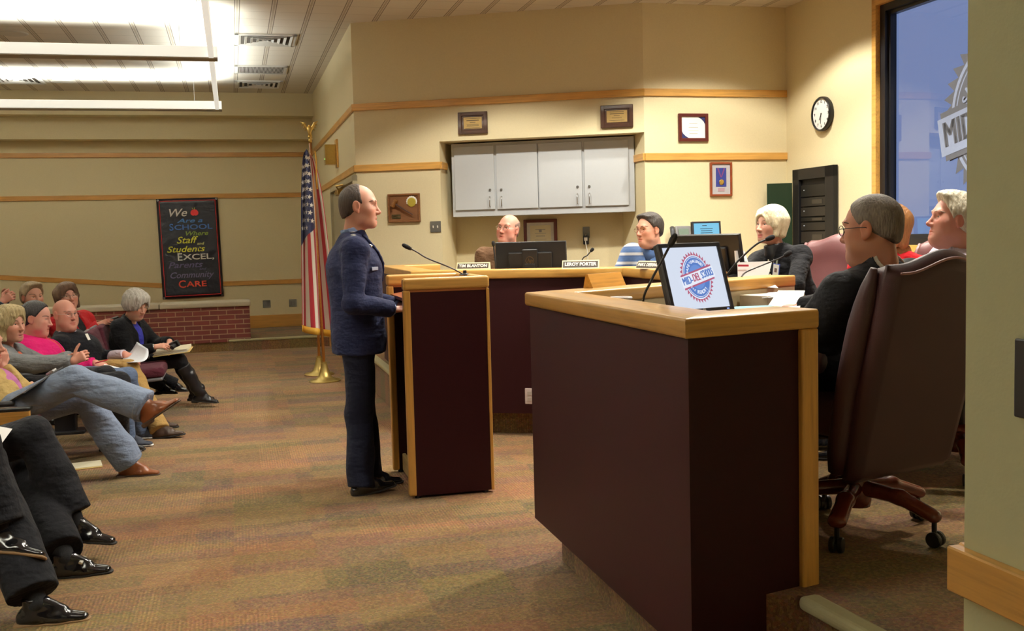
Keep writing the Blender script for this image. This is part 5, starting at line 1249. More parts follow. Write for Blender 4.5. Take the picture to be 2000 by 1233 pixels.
# ---- the draped national flag: columns of folds; colour follows the cloth's own coordinates
def flag_mat():
    t = NT('flag cloth'); u = t.n('ShaderNodeUVMap'); u.uv_map = 'cloth'; s = t.n('ShaderNodeSeparateXYZ'); t.t.links.new(u.outputs[0], s.inputs[0])
    X, Y = s.outputs[0], s.outputs[1]      # X along the fly 0..1.9, Y along the hoist 0..1 (top = 1)
    st = t.math('LESS_THAN', t.math('MODULO', t.math('MULTIPLY', t.math('SUBTRACT', 1.0, Y), 13), 2.0), 1.0)
    can = t.math('MULTIPLY', t.math('LESS_THAN', X, .70), t.math('GREATER_THAN', Y, 1-7/13))
    c = t.mix(st, srgb(214, 205, 190), srgb(168, 26, 42)); c = t.mix(can, c, srgb(30, 34, 74))
    t.set(color=c, rough=.75, sheen=.2); t.bump(t.noise(t.coord(), 420, 2), .1, .002); return t.m
def drape(name, label, x, y, z1, z0, wtop, wbot, side, mat, hoist=.92, fly=1.55, seed=0, az=15):
    """cloth gathered on the pole top, hanging in vertical folds"""
    n, m = 64, 70; ca, sa = math.cos(R(az)), math.sin(R(az)); rows = []; uv = []
    for j in range(m):
        t = j/(m-1); row = []
        for i in range(n):
            s = i/(n-1); w = (wtop+(wbot-wtop)*t**.5); ph = s*PI*3.6+seed
            lx = side*w*(s-.36)+.015*math.sin(ph*1.3+t*2)*t; ly = (.035+.035*t**.5)*math.sin(ph+.6*t)*min(1, .25+t*2.5)
            z = z1+(z0-z1)*t-.10*(s*.35)*t+.05*(1-t)*(-abs(s-.3))*2 - (.05*s if t > .0 else 0)*t
            row.append((lx*ca-ly*sa, lx*sa+ly*ca, z)); uv.append((t*fly+(s-.4)*.32, 1-(.06+.90*s)-.0+(t-.5)*.32*0))
        rows.append(row)
    mb = MB(); mb.grid([[(p[0], p[1], p[2]-0) for p in r] for r in rows]); me = None
    o = mb.build(name, mat, None, (x, y, 0), smooth=True, recalc=False); me = o.data
    ul = me.uv_layers.new(name='cloth')
    for lp in me.loops: ul.data[lp.index].uv = uv[lp.vertex_index]
    o.modifiers.new('thick', 'SOLIDIFY').thickness = .002
    tag(o, label, 'flag'); return o, rows, uv
zt_, zb_ = (-2.023, 10.900, 2.447)[2], (-2.038, 10.900, 0.596)[2]
FB_OFF = (-.075, -.03)
fl, rows, uv = drape('national_flag', 'draped red, white and blue flag with white stars and gold fringe', FX-.085, FY-.05, zt_, zb_, .07, .37, 1, flag_mat())
STARW = plain('star white', srgb(226, 222, 214), .7)
mb = MB(); me = fl.data; R_ = np.array(rows)
stars = 0
for j in range(3, 40, 3):
    for i in range(3, 62, 7):
        ii_ = i+(3 if (j//3) % 2 else 0)
        if ii_ > 61: continue
        u_, v_ = uv[j*64+ii_]
        if not (.02 < u_ < .64 and v_ > 1-7/13+.05): continue
        p = R_[j, ii_]; du = R_[j, ii_+1]-R_[j, ii_-1]; dv = R_[j-1, ii_]-R_[j+1, ii_]; nn_ = np.cross(du, dv); nn_ = nrm(nn_)
        if nn_[1] > -.25: continue
        a1_ = nrm(du); a2_ = nrm(np.cross(nn_, a1_))
        mb.poly([p+nn_*.004+(a1_*math.cos(k*PI/5+PI/2)+a2_*math.sin(k*PI/5+PI/2))*(.031 if k % 2 == 0 else .0122) for k in range(10)]); stars += 1
mb.build('stars', STARW, fl, recalc=False)['kind'] = 'stuff'
mb = MB(); FR = plain('gold fringe', srgb(206, 156, 50), .6, vs=300, var=.35)
mb.grid([[tuple(R_[-1, i]+V(0, 0, .015)+V(0, -.004, 0)) for i in range(64)], [tuple(R_[-1, i]+V(0, 0, -.055)+V(.0, -.008, 0)) for i in range(64)]]); o = mb.build('fringe', FR, fl, smooth=True); o.modifiers.new('t', 'SOLIDIFY').thickness = .006
mb = MB(); mb.tube([(.085, .0, zt_-.02), (.10, -.03, zt_-.12), (.095, -.04, zt_-.3), (.10, -.04, zt_-.42)], .008, 6); mb.build('cord', FR, fl, smooth=True)
t = plain('pale blue cloth', srgb(104, 156, 200), .75)
f2, rows2, uv2 = drape('state_flag', 'pale blue flag hanging mostly hidden behind the national flag', -2.17+.05, 11.46, 1.45, .70, .05, .26, 1, t, seed=1)
mb = MB(); r2 = np.array(rows2); mb.grid([[tuple(r2[-1, i]+V(0, -.004, .02)) for i in range(64)], [tuple(r2[-1, i]+V(0, -.008, -.05)) for i in range(64)]]); o = mb.build('fringe', FR, f2, smooth=True); o.modifiers.new('t', 'SOLIDIFY').thickness = .006
# ------------------------------------------------------------------ executive chairs
LEA = plain('mauve leather', srgb(100, 54, 56), .42, var=.10, vs=14, bump=.15, bs=420); LEAD = plain('dark burgundy leather', srgb(58, 30, 34), .5, var=.10, vs=14, bump=.15, bs=420)
LBK = plain('black leather', srgb(40, 40, 44), .4, var=.1, bump=.15, bs=420); CHW = oak('dark cherry wood', srgb(104, 44, 28), .25); PIPE = plain('leather piping', srgb(150, 110, 112), .4)
def exec_chair(label, loc, az, lean=12, w=.54, top=1.06, bot=.30, lea=None, piping=True, legs0=0, arms=True, off=-.17, seatz=.46, base=True):
    """local +y is the way the chair faces"""
    o = empty('executive_chair', loc, R(az)-PI/2); tag(o, label, 'chair', 'executive chairs on the dais'); lea = lea or LEA
    T = Matrix.Translation((0, off, bot)) @ Matrix.Rotation(R(lean), 4, 'X'); H = top-bot; th = .085
    edge = lambda x: H-.075+.045*math.cos(min(1, abs(x)/(w*.40))*PI)*.5+.0225   # camel hump
    mb = MB(); nx, nz = 27, 26; F, B = [], []
    for j in range(nz):
        v = j/(nz-1); rf, rb = [], []
        for i in range(nx):
            x = (i/(nx-1)-.5)*w*(.93+.07*v); z = v*edge(x)
            q = min(1, (1-abs(i/(nx-1)-.5)*2)/.10); r = math.sqrt(max(0, 1-(1-q)**2)); qz = min(1, (1-v)/.06, .15+v/.05); rz = math.sqrt(max(0, 1-(1-min(1, qz))**2)); t = th*max(.12, r*rz)
            pad = .030*math.exp(-((v-.25)/.16)**2)+.018*math.exp(-((v-.88)/.10)**2)+.02*(abs(x)/(w/2))**3
            rf.append((x, t*.5+pad*r*rz, z)); rb.append((x, -t*.5, z))
        F.append(rf); B.append(rb)
    fv = mb.grid(F); bv = mb.grid(B)
    for j in range(nz-1):
        for i in (0, nx-1): mb.bm.faces.new((fv[j][i], fv[j+1][i], bv[j+1][i], bv[j][i]))
    for i in range(nx-1):
        for j in (0, nz-1): mb.bm.faces.new((fv[j][i], fv[j][i+1], bv[j][i+1], bv[j][i]))
    bk = mb.build('backrest', lea, o, smooth=True); bk.matrix_local = T
    for s in (-1, 1):
        q = MB(); q.tube([(s*w*(.45+.05*v), .045+.02*math.sin(v*PI), v*(edge(w*.48)-.022)) for v in np.linspace(0.02, 1, 12)], [.030]+[.040]*8+[.036, .028, .012], 12)
        q.build('side_bolster', lea, o, smooth=True).matrix_local = T
    if piping:
        q = MB(); q.tube([(x, -th*.5-.001, edge(x)-.018) for x in np.linspace(-w*.46, w*.46, 31)], .0045, 6); q.build('piping', PIPE, bk, smooth=True)
    MB().box((0, .10, seatz), (w*.98, .54, .13), bev=.05, seg=4).build('seat', lea, o, smooth=True)
    if arms:
        for s in (-1, 1):
            q = MB(); q.tube([(s*w*.53, -.10, seatz+.20), (s*w*.545, .05, seatz+.22), (s*w*.545, .26, seatz+.21), (s*w*.54, .34, seatz+.17)], [.036, .040, .040, .03], 12)
            a = q.build('armrest', lea, o, smooth=True); MB().tube([(s*w*.545, .30, seatz+.18), (s*w*.55, .30, seatz+.05), (s*w*.50, .14, seatz-.06)], .02, 8).build('arm_support', CHW, a, smooth=True)
    if base:
        MB().tube([(0, 0, .15), (0, 0, seatz-.05)], .028, 12).build('gas_lift', BLACK, o, smooth=True); MB().box((0, .03, seatz-.085), (.22, .26, .05), bev=.012).build('tilt_mechanism', BLKM, o)
        MB().lathe([(0, .095), (.05, .095), (.055, .12), (.045, .20), (.033, .22), (0, .22)], 16).build('hub', CHW, o, smooth=True)
        for k in range(5):
            a = R(legs0+72*k); c, s = math.cos(a), math.sin(a)
            S = SDF(); P = lambda r, z: (c*r, s*r, z); sd = (-s, c, 0)
            S.ecap(P(.04, .165), P(.17, .155), sd, .030, .030, .030, .026, .02); S.ecap(P(.17, .155), P(.30, .108), sd, .030, .026, .034, .024, .02)
            lg = sdf_obj('leg', S, .007, CHW, o)
            q = MB()
            for w_ in (-1, 1): q.lathe([(0, -.010), (.024, -.010), (.028, -.006), (.028, .006), (.024, .010), (0, .010)], 16, M=Matrix.Translation((c*.305-s*w_*.014, s*.305+c*w_*.014, .028)) @ Matrix.Rotation(a, 4, 'Z') @ Matrix.Rotation(PI/2, 4, 'X'))
            q.tube([(c*.30, s*.30, .03), (c*.30, s*.30, .09)], .009, 8); q.build('caster', BLACK, lg, auto=40)
    return o
CH1 = V(1.262, 3.77, PZ_)
exec_chair('high backed burgundy leather chair in the foreground, seen from behind', tuple(CH1), 122, 14, .57, 1.098, .255, LEAD, legs0=-48.8-122+90)
CH2 = V(2.03, 4.66, PZ_)
exec_chair('burgundy chair of the white haired man behind the foreground chair', tuple(CH2), 160, 10, .55, .98, .30, LEAD, legs0=40, piping=False)
exec_chair('rosy leather chair behind the blonde woman', (1.740, 5.714, 0.350)[0:2]+(PZ_,) if False else (1.985, 6.90, PZ_), 205, 9, .56, 1.13, .32, LEA, legs0=10)
exec_chair('rosy leather chair behind the woman in red', (2.25, 5.78, PZ_), 190, 8, .56, 1.12, .32, LEA, legs0=25)
exec_chair('burgundy chair of the bald man at the far desk', (-.02, 8.62, PZ_), 258, 8, .56, 1.03, .32, LEAD, legs0=0)
exec_chair('black leather chair behind the man in the striped shirt', (1.16, 8.25, PZ_), 215, 8, .60, 1.05, .32, LBK, legs0=20, piping=False)
# ------------------------------------------------------------------ audience seats
SEATF = fabric('burgundy seat fabric', srgb(74, 30, 42)); SHELL = plain('grey seat shell', srgb(110, 110, 116), .4); PED = plain('dark pedestal', srgb(40, 38, 40), .5, .3)
def aud_seat(label, loc, az, rec=20):
    o = empty('auditorium_seat', loc, R(az)-PI/2); tag(o, label, 'seat', 'auditorium seats in the audience')
    T = Matrix.Translation((0, -.20, .36)) @ Matrix.Rotation(R(rec), 4, 'X')
    MB().box((0, .015, .215), (.50, .075, .45), bev=.032, seg=4).build('backrest', SEATF, o, smooth=True).matrix_local = T
    MB().box((0, -.035, .205), (.52, .030, .48), bev=.014, seg=3).build('back_shell', SHELL, o).matrix_local = T
    T2 = Matrix.Translation((0, -.16, .37)) @ Matrix.Rotation(R(4), 4, 'X')
    MB().box((0, .22, .02), (.49, .46, .09), bev=.036, seg=4).build('seat', SEATF, o, smooth=True).matrix_local = T2
    MB().box((0, .21, -.035), (.47, .44, .03), bev=.012).build('seat_pan', SHELL, o).matrix_local = T2
    MB().box((0, -.10, .18), (.10, .16, .34), bev=.01).build('pedestal', PED, o); MB().box((0, -.10, .012), (.22, .30, .024), bev=.006).build('floor_plate', PED, o)
    for s in (-1, 1): MB().box((s*.275, .03, .56), (.05, .30, .03), bev=.012).build('armrest', PED, o); MB().box((s*.275, -.12, .45), (.03, .06, .22), bev=.006).build('arm_post', PED, o)
    return o
# ------------------------------------------------------------------ the people
def AN(p, h=.088): return (p[0], p[1], p[2]+h)
def dress(J, name, S, mat, vox=.009, fold=.0035, fs=26, seed=0, smooth=1, parent=None):
    if 'collar' in name: fold = 0
    return sdf_obj(name, S, vox, mat, parent or J['root'], J['base'], disp=fold_disp(fold, fs, seed) if fold else None, smooth=smooth)
def shoes(J, mat, sole, style='dress', ups=(None, None), s=1.0, which=(0, 1)):
    for i in which:
        e = J['side'][i]
        if 'an' in e: shoe(J['root'], J['base'], e['an'], e['toe'], ups[i] if ups[i] is not None else (0, 0, 1), mat, sole, style, s*J['sc'])
DKB = (.02, .014, .01, 1)
POLISH = plain('polished black leather', srgb(24, 23, 26), .16, var=.1, coat=.4); SOLE = plain('shoe sole', srgb(34, 30, 28), .7); TANSOLE = plain('tan sole', srgb(150, 118, 80), .6)
SK1 = (.60, .31, .21, 1); SK2 = (.66, .35, .25, 1); SK3 = (.70, .40, .29, 1); SK4 = (.62, .28, .20, 1)
G = lambda az: frame(az)[:, 1]
# ---- uniformed speaker
UNI = fabric('air blue wool', srgb(28, 33, 64), .8, fold=.35); UNIP = fabric('air blue trousers', srgb(18, 21, 40), .8, fold=.45, fs=7)
J = person('man in dark blue uniform with silver stars, standing at the lectern', (-0.873, 6.050, 1.674), 2, (-0.910, 6.070, 0.935), 12, pitch=-1, hs=1.07, nbo=(0, -.045, -.158), skin=SK2, hair='receding', hairmat=hair_mat('dark brown hair', (.022, .013, .009, 1), (.06, .036, .024, 1)),
    opts=dict(mouth=.006, nose=1.05, flush=1.1), wr=[(-0.689, 5.930, 1.075), (-0.703, 6.270, 1.077)], an=[AN((-0.905, 5.923, 0.000)), AN((-0.884, 6.120, 0.000))], toe=[(.86, .42, .14), (.95, .30, .05)], leg=(.46, .45), hv=.003, gv=.008, sh_w=.205, arm=(.30, .26), knee=[(-0.911, 6.000, 0.470), (-0.922, 6.200, 0.455)],
    hands=[dict(f=(.93, .25, .05), n=(-.1, -.35, .93), curl=(.35, .4, .3), thumb=.3), dict(f=(.93, .25, .02), n=(0, .2, .98), curl=(.3, .35, .3), thumb=.3)], brow=(.10, .06, .045, 1), look=(0, 1, -.25), fine_hair=1)
hz = (-0.911, 6.050, 0.815)[2]
S = g_torso(J, w=.192, d=.156, low=.05, hem=.16, v=.26, vw=.040, slr=(.069, .060, .049), shr=.064); S.cut((0, 0, hz), (0, 0, -1), .004)
GJ = S; jk = dress(J, 'jacket', S, UNI, .007, .0028, 24, 1); dress(J, 'lapel', g_lapels(J, S, .27, .036), UNI, .005, 0, parent=jk)
S = g_pants(J, r=(.096, .080, .078), flare=.004, hemcut=.045, w=.165, d=.125); dress(J, 'trousers', S, UNIP, .008, .0045, 19, 2)
dress(J, 'jacket_collar', g_collar(J, .077, .024), UNI, .005, 0, parent=jk); S = g_collar(J, .065, .052); cl = dress(J, 'shirt', S, fabric('pale blue shirt', srgb(150, 172, 216), .8), .005, 0)
S = g_torso(J, w=.168, d=.110, arms=False, open_neck=.05); dress(J, 'shirt_front', S, MATS['pale blue shirt'], .009, 0, parent=cl)
nb, t_, fw_, rt_ = J['nb'], J['t'], J['fw'], J['rt']
S = SDF(); S.ecap(nb-t_*.035+fw_*.068, nb-t_*.33+fw_*.118, rt_, .020, .010, .038, .010, .01); dress(J, 'tie', S, fabric('navy tie', srgb(34, 40, 76), .6), .006, 0)
# lapel, star insignia, name tag, pin, cuffs
SIL = plain('silver insignia', srgb(226, 224, 212), .25, .6)
for i in (0, 1):
    sd = (1, -1)[i]; e = J['side'][i]
    for k in range(3):
        c = GJ.hit(nb+rt_*sd*(.082+.034*k)-t_*.02, V(0, 0, 1), .2); mb = MB(); b = c-J['base']
        b = b+V(0, 0, .004); q = [b+rt_*.020*math.cos(j*PI/5)*(1 if j % 2 == 0 else .45)+fw_*.020*math.sin(j*PI/5)*(1 if j % 2 == 0 else .45) for j in range(10)]
        for z0 in (0,): 
            top = mb.bm.verts.new(b+V(0, 0, .005)); vs = [mb.bm.verts.new(p) for p in q]
            for j in range(10): mb.bm.faces.new((vs[j], vs[(j+1) % 10], top))
        mb.build('star_insignia', SIL, jk)
c = GJ.hit(nb-t_*.19+rt_*.115, nrm(fw_+rt_*.45))-J['base']; MB().box(tuple(c), (.008, .07, .020), (0, 0, R(-22)), bev=.002).build('name_tag', plain('blue grey tag', srgb(150, 158, 178), .4, .2), jk)
c = GJ.hit(nb-t_*.06+rt_*.066, nrm(fw_+rt_*.2))-J['base']; MB().box(tuple(c), (.022, .012, .012), (0, .5, R(-30)), bev=.003).build('lapel_pin', SIL, jk)
for i in (0, 1):
    e = J['side'][i]; ax = nrm(e['wr']-e['el']); S = SDF(); S.cap(e['wr']-ax*.05, e['wr']+ax*.012, .036, .034, .005); S.cut(e['wr']+ax*.012, ax, .003); dress(J, 'shirt_cuff', S, MATS['pale blue shirt'], .005, 0)
shoes(J, POLISH, SOLE, 'dress', s=1.06)
# ---- bald man behind the wide monitor
BRN = fabric('brown suede jacket', srgb(112, 84, 62), .9, fold=.5); STUB = hair_mat('grey stubble', (.16, .10, .08, 1), (.26, .16, .12, 1), .7)
J = person('bald man in glasses and a brown jacket behind the wide monitor', (-0.011, 8.380, 1.540), 238, (.0, 8.66, .83), 262, pitch=6, roll=-7, hs=1.0, skin=SK4, hair='stubble', hairmat=STUB, opts=dict(fat=.5, flush=1.3),
    wr=[(-.22, 8.28, 1.10), (.20, 8.28, 1.10)], an=[(-.12, 8.2, PZ_+.09), (.14, 8.2, PZ_+.09)], sh_w=.205, brow=(.10, .06, .05, 1))
jk = dress(J, 'jacket', g_torso(J, w=.19, d=.13, v=.26, vw=.055, slr=(.068, .060, .048), shr=.062), BRN, .009, .005, 24, 3)
dress(J, 'collar', g_collar(J, .078, .018), BRN, .006, 0, parent=jk); sh = dress(J, 'shirt', g_collar(J, .063, .030), fabric('white shirt', srgb(226, 222, 216), .8), .005, 0); dress(J, 'shirt_front', g_torso(J, w=.17, d=.112, arms=False, open_neck=.05), MATS['white shirt'], .01, 0, parent=sh)
dress(J, 'trousers', g_pants(J), BLKM if False else fabric('dark trousers', srgb(22, 21, 25), .85), .011, .003); shoes(J, POLISH, SOLE)
GLS = plain('bright wire frame', srgb(200, 196, 190), .25, .8); GLD = plain('dark wire frame', srgb(40, 36, 36), .3, .5)
glasses(J['root'], J['hc'], J['H'], J['hs'], J['base'], GLS, (.024, .016))
# ---- man in the striped polo
def stripe_mat():
    t = NT('striped polo knit'); s = t.n('ShaderNodeSeparateXYZ'); t.t.links.new(t.coord(), s.inputs[0]); z = t.math('MODULO', t.math('ADD', s.outputs[2], .02), .070)
    n = t.noise(t.coord(), 300, 2); a = t.math('LESS_THAN', z, .022); b = t.math('GREATER_THAN', z, .060)
    c = t.mix(a, srgb(70, 104, 158), srgb(206, 208, 212)); c = t.mix(t.math('MULTIPLY', b, .5), c, srgb(40, 62, 110)); t.set(color=t.mix(t.math('MULTIPLY', n, .3), c, srgb(90, 110, 150)), rough=.85, sheen=.2)
    t.bump(t.noise(t.coord(), 10, 3), .4, .03); return t.m
STRP = stripe_mat()
J = person('man in a blue and white striped polo with wire glasses', (1.067, 7.920, 1.504), 212, (1.14, 8.14, .84), 226, pitch=-2, hs=1.03, skin=SK1, hair='sidepart', hairmat=hair_mat('dark greying hair', (.022, .018, .016, 1), (.075, .062, .055, 1)), opts=dict(fat=.35, nose=1.05),
    wr=[(.72, 7.86, 1.10), (1.02, 7.66, 1.10)], an=[(.85, 7.9, PZ_+.09), (1.0, 7.8, PZ_+.09)], sh_w=.215, brow=(.06, .045, .04, 1))
dress(J, 'polo_shirt', g_torso(J, w=.20, d=.15, v=.10, vw=.05, slr=(.075, .070, .05), shr=.068, cut_wrist=.8, belly=.13), STRP, .009, .004, 22, 5)
dress(J, 'undershirt', g_collar(J, .064, .020), fabric('black knit', srgb(20, 20, 22), .9), .006, 0); dress(J, 'collar', g_collar(J, .082, .000), plain('polo collar', srgb(64, 92, 140), .8), .006, 0)
dress(J, 'trousers', g_pants(J), MATS['dark trousers'], .011, .003); shoes(J, POLISH, SOLE)
glasses(J['root'], J['hc'], J['H'], J['hs'], J['base'], plain('copper wire frame', srgb(150, 96, 66), .3, .7), (.025, .017), th=.001)
# ---- blonde woman in black
BLK = fabric('black cloth', srgb(19, 19, 23), .85, fold=.45); BLKS = plain('black satin', srgb(26, 26, 30), .35, bump=.1)
HB = hair_mat('platinum hair', (.62, .52, .30, 1), (.92, .84, .62, 1), .4)
J = person('woman with platinum bob in black jacket with a white badge', (1.694, 6.720, 1.505), 208, (1.93, 6.80, .86), 214, pitch=3, hs=.98, skin=SK3, hair='bob', hairmat=HB, opts=dict(fem=1, nose=.9, lip=(.50, .09, .10), flush=.8),
    wr=[(1.30, 6.45, 1.11), (1.548, 6.250, 1.110)], an=[(1.4, 6.5, PZ_+.09), (1.5, 6.4, PZ_+.09)], sh_w=.185, brow=(.22, .15, .10, 1), ehint=[None, None] and None,
    hands=[dict(f=(-.8, -.4, -.1), n=(0, .2, 1), curl=(.4, .4, .3)), dict(f=(-.9, -.2, -.1), n=(0, -.2, 1), curl=(.4, .5, .3))], hdisp=(.0009, 420), iris=(.06, .10, .14, 1))
GJ = g_torso(J, w=.165, d=.125, v=.24, vw=.030, slr=(.062, .052, .042), shr=.060); jk = dress(J, 'jacket', GJ, BLK, .0075, .004, 24, 4)
dress(J, 'collar', g_collar(J, .070, .028), BLKS, .006, 0, parent=jk); tp = dress(J, 'blouse', g_torso(J, w=.15, d=.108, arms=False, open_neck=.048), plain('black blouse', srgb(14, 14, 16), .5), .01, 0)
nb, t_, fw_, rt_, bs_ = J['nb'], J['t'], J['fw'], J['rt'], J['base']
mb = MB(); mb.tube([GJ.hit(nb-t_*(.05+.03*k)-rt_*(.036-.003*k), fw_)-bs_ for k in range(7)], .003, 6); mb.tube([GJ.hit(nb-t_*(.05+.03*k)+rt_*(.036-.003*k), fw_)-bs_ for k in range(7)], .003, 6); mb.build('zipper', STEEL, jk, smooth=True)
for k in range(6): MB().ball(nb-t_*(.05+.022*k)+fw_*(.098+.008*k)-bs_, .0055, 8).build('bead', plain('pearl', srgb(226, 216, 196), .25), tp, smooth=True)
c = GJ.hit(nb-t_*.115-rt_*.06, fw_)+fw_*.014-bs_; az_ = R(214)
bd = MB().box((0, 0, 0), (.055, .004, .085), bev=.002).build('badge', plain('badge blue edge', srgb(52, 72, 170), .4), J['root'], tuple(c), (0, R(8), az_+PI/2)); MB().box((0, -.003, 0), (.046, .002, .074)).build('badge_card', PAP, bd); MB().box((0, -.0045, .0), (.02, .001, .026)).build('badge_photo', plain('badge photo', srgb(120, 96, 90), .6), bd); MB().box((0, 0, .055), (.014, .006, .03), bev=.002).build('badge_clip', plain('badge clip', srgb(176, 190, 170), .3, .4), bd)
for x in (-1, 1): MB().ball(J['hc']+J['H']@V(x*.083, -.004, -.045)-bs_, (.004, .004, .012), 8).build('earring', plain('silver earring', srgb(220, 216, 210), .2, .8), J['root'], smooth=True)
dress(J, 'trousers', g_pants(J, w=.155), MATS['dark trousers'], .012, .002); shoes(J, POLISH, SOLE, s=.88)
# ---- grey cropped man in the foreground chair
SUIT = fabric('black suit wool', srgb(17, 17, 22), .8, fold=.4)
J = person('grey cropped man in black suit and glasses, sitting in the foreground chair', (1.308, 3.740, 1.467), 141, (1.20, 3.96, .86), 130, pitch=-3, hs=1.02, skin=(.60, .30, .20, 1), hair='crop', hairmat=hair_mat('short grey brown hair', (.07, .055, .042, 1), (.24, .20, .16, 1), .6),
    opts=dict(fat=.55, nose=1.0), wr=[(1.16, 4.40, 1.12), (1.03, 4.06, 1.10)], an=[(1.1, 4.55, PZ_+.09), (.95, 4.4, PZ_+.09)], sh_w=.215, hv=.003, gv=.008, brow=(.12, .09, .07, 1),
    hands=[dict(f=(-.4, .8, 0), n=(0, 0, 1)), dict(f=(-.4, .8, 0), n=(0, 0, 1))], hdisp=(.0010, 520))
GJ = g_torso(J, w=.195, d=.15, v=.2, vw=.05, slr=(.076, .066, .05), shr=.070, belly=.10); dress(J, 'jacket', GJ, SUIT, .0075, .004, 20, 6)
dress(J, 'jacket_collar', g_collar(J, .082, .026), SUIT, .006, 0); dress(J, 'shirt', g_collar(J, .072, .036), MATS['white shirt'], .005, 0)
dress(J, 'trousers', g_pants(J), MATS['dark trousers'], .011, .003); shoes(J, POLISH, SOLE)
glasses(J['root'], J['hc'], J['H'], J['hs'], J['base'], GLD, (.026, .018), th=.0016)
# ---- white haired man
HW = hair_mat('white hair', (.48, .42, .30, 1), (.82, .76, .60, 1))
J = person('white haired man in pale lilac shirt looking up, by the near wall', (2.120, 4.950, 1.500), 176, (2.20, 5.05, .86), 172, pitch=9, hs=1.03, skin=(.68, .33, .25, 1), hair='fluffy', hairmat=HW, opts=dict(fat=.5, nose=1.1, flush=1.3), wr=[(1.75, 5.25, 1.10), (1.75, 4.85, 1.10)], an=[(1.65, 5.2, PZ_+.09), (1.65, 4.95, PZ_+.09)], sh_w=.205, hv=.0035, brow=(.5, .42, .34, 1), hdisp=(.002, 220))
sh = dress(J, 'shirt', g_torso(J, w=.185, d=.14, slr=(.07, .06, .046), shr=.064), fabric('lilac shirt', srgb(190, 178, 196), .8), .009, .004, 24, 7); dress(J, 'shirt_collar', g_collar(J, .068, .034), MATS['lilac shirt'], .006, 0, parent=sh)
dress(J, 'trousers', g_pants(J), MATS['dark trousers'], .012, .002); shoes(J, POLISH, SOLE)
# ---- woman in red behind the foreground man
J = person('red haired woman in red, mostly hidden behind the foreground man\'s head', (1.997, 5.450, 1.471), 190, (2.08, 5.52, .86), 222, hs=.98, skin=SK3, hair='bob_bangs', hairmat=hair_mat('copper hair', (.26, .10, .03, 1), (.50, .24, .08, 1)), opts=dict(fem=1), wr=[(1.75, 5.45, .98), (1.85, 5.25, .98)], an=[(1.7, 5.6, PZ_+.09), (1.7, 5.35, PZ_+.09)], sh_w=.20, brow=(.2, .1, .06, 1))
REDC = fabric('red cloth', srgb(206, 34, 44), .8); jk = dress(J, 'jacket', g_torso(J, w=.17, d=.125, v=.12, slr=(.066, .055, .044), shr=.060), REDC, .009, .004, 24, 8); dress(J, 'collar', g_collar(J, .068, .026), REDC, .006, 0, parent=jk)
S = SDF(); nb, t_, fw_ = J['nb'], J['t'], J['fw']; S.ecap(nb+t_*.0, nb-t_*.05, J['rt'], .075, .07, .095, .085, .02); S.cap(nb+t_*.1, nb-t_*.1, .058, .058, .005, '-'); dress(J, 'scarf', S, plain('leopard scarf', srgb(150, 106, 60), .8, var=.6, vs=90), .007, .003, 40)
dress(J, 'trousers', g_pants(J, w=.155), MATS['dark trousers'], .013, .002); shoes(J, POLISH, SOLE, s=.88)
# ------------------------------------------------------------------ audience
def seat_under(J, label, az=15, dx=-.06, rec=20):
    h = J['hip']; aud_seat(label, (h[0]+G(az)[0]*dx, h[1]+G(az)[1]*dx, 0), az, rec)
# ---- white haired lady with camera
J = person('curly white haired woman in black cardigan looking down at a camera', (-3.354, 9.200, 0.959), -28, (-3.515, 9.250, 0.451), -8, pitch=-24, roll=4, hs=1.0, skin=SK3, hair='curly', hairmat=hair_mat('silver hair', (.34, .32, .28, 1), (.66, .63, .57, 1), .5), opts=dict(fem=1, fat=.3, lip=(.5, .16, .15)),
    wr=[(-3.152, 9.050, 0.593), (-3.080, 9.220, 0.623)], an=[(-2.867, 9.350, 0.130), (-2.961, 9.520, 0.126)], toe=[(.9, -.05, -.08), (.92, .1, -.05)], knee=[(-3.003, 9.250, 0.437), (-3.095, 9.450, 0.430)], sh_w=.175, arm=(.27, .24), scale=.95, brow=(.35, .3, .26, 1), look=(0, 1, -.4), hdisp=(.005, 150),
    hands=[dict(f=(.95, .15, .12), n=(.1, -.5, .8), curl=(.35, .45, .3), thumb=.5), dict(f=(.35, -.3, -.75), n=(.7, -.2, .6), curl=(.5, .6, .4), thumb=.5)], ehint=[-V(0, 0, 1)-G(-8)*.6-V(0, .3, 0), -V(0, 0, 1)+V(.2, .5, 0)])
GJ = g_torso(J, w=.18, d=.135, v=.42, vw=.075, slr=(.066, .058, .046), shr=.060, belly=.12); jk = dress(J, 'cardigan', GJ, fabric('black knit cardigan', srgb(14, 14, 17), .95), .009, .004, 24, 9)
dress(J, 'blouse', g_torso(J, w=.165, d=.120, arms=False, open_neck=.054, belly=.11), fabric('royal blue blouse', srgb(48, 50, 150), .7), .010, .003, 30, 3)
S = g_pants(J, r=(.095, .066, .06), hemcut=-.25, w=.17); S.cap(J['side'][0]['hj']+V(0, 0, -.02), J['side'][1]['kn'], .09, .06, .05); dress(J, 'skirt', S, BLK, .010, .004, 18, 2)
BOOT = plain('black boot leather', srgb(26, 25, 29), .3, var=.15, vs=20, bump=.3, bs=60)
for i in (0, 1):
    e = J['side'][i]; b = shoe(J['root'], J['base'], e['an'], e['toe'], (.1, 0, 1), BOOT, SOLE, 'boot', .92); S = SDF(); ax = nrm(e['kn']-e['an']); S.cap(e['an']-ax*.02, e['kn']-ax*.06, .052, .066, .02); S.cut(e['kn']-ax*.05, ax, .004); dress(J, 'boot_shaft', S, BOOT, .007, .004, 40, 4, parent=b)
bs_ = J['base']; nb, t_, fw_, rt_ = J['nb'], J['t'], J['fw'], J['rt']
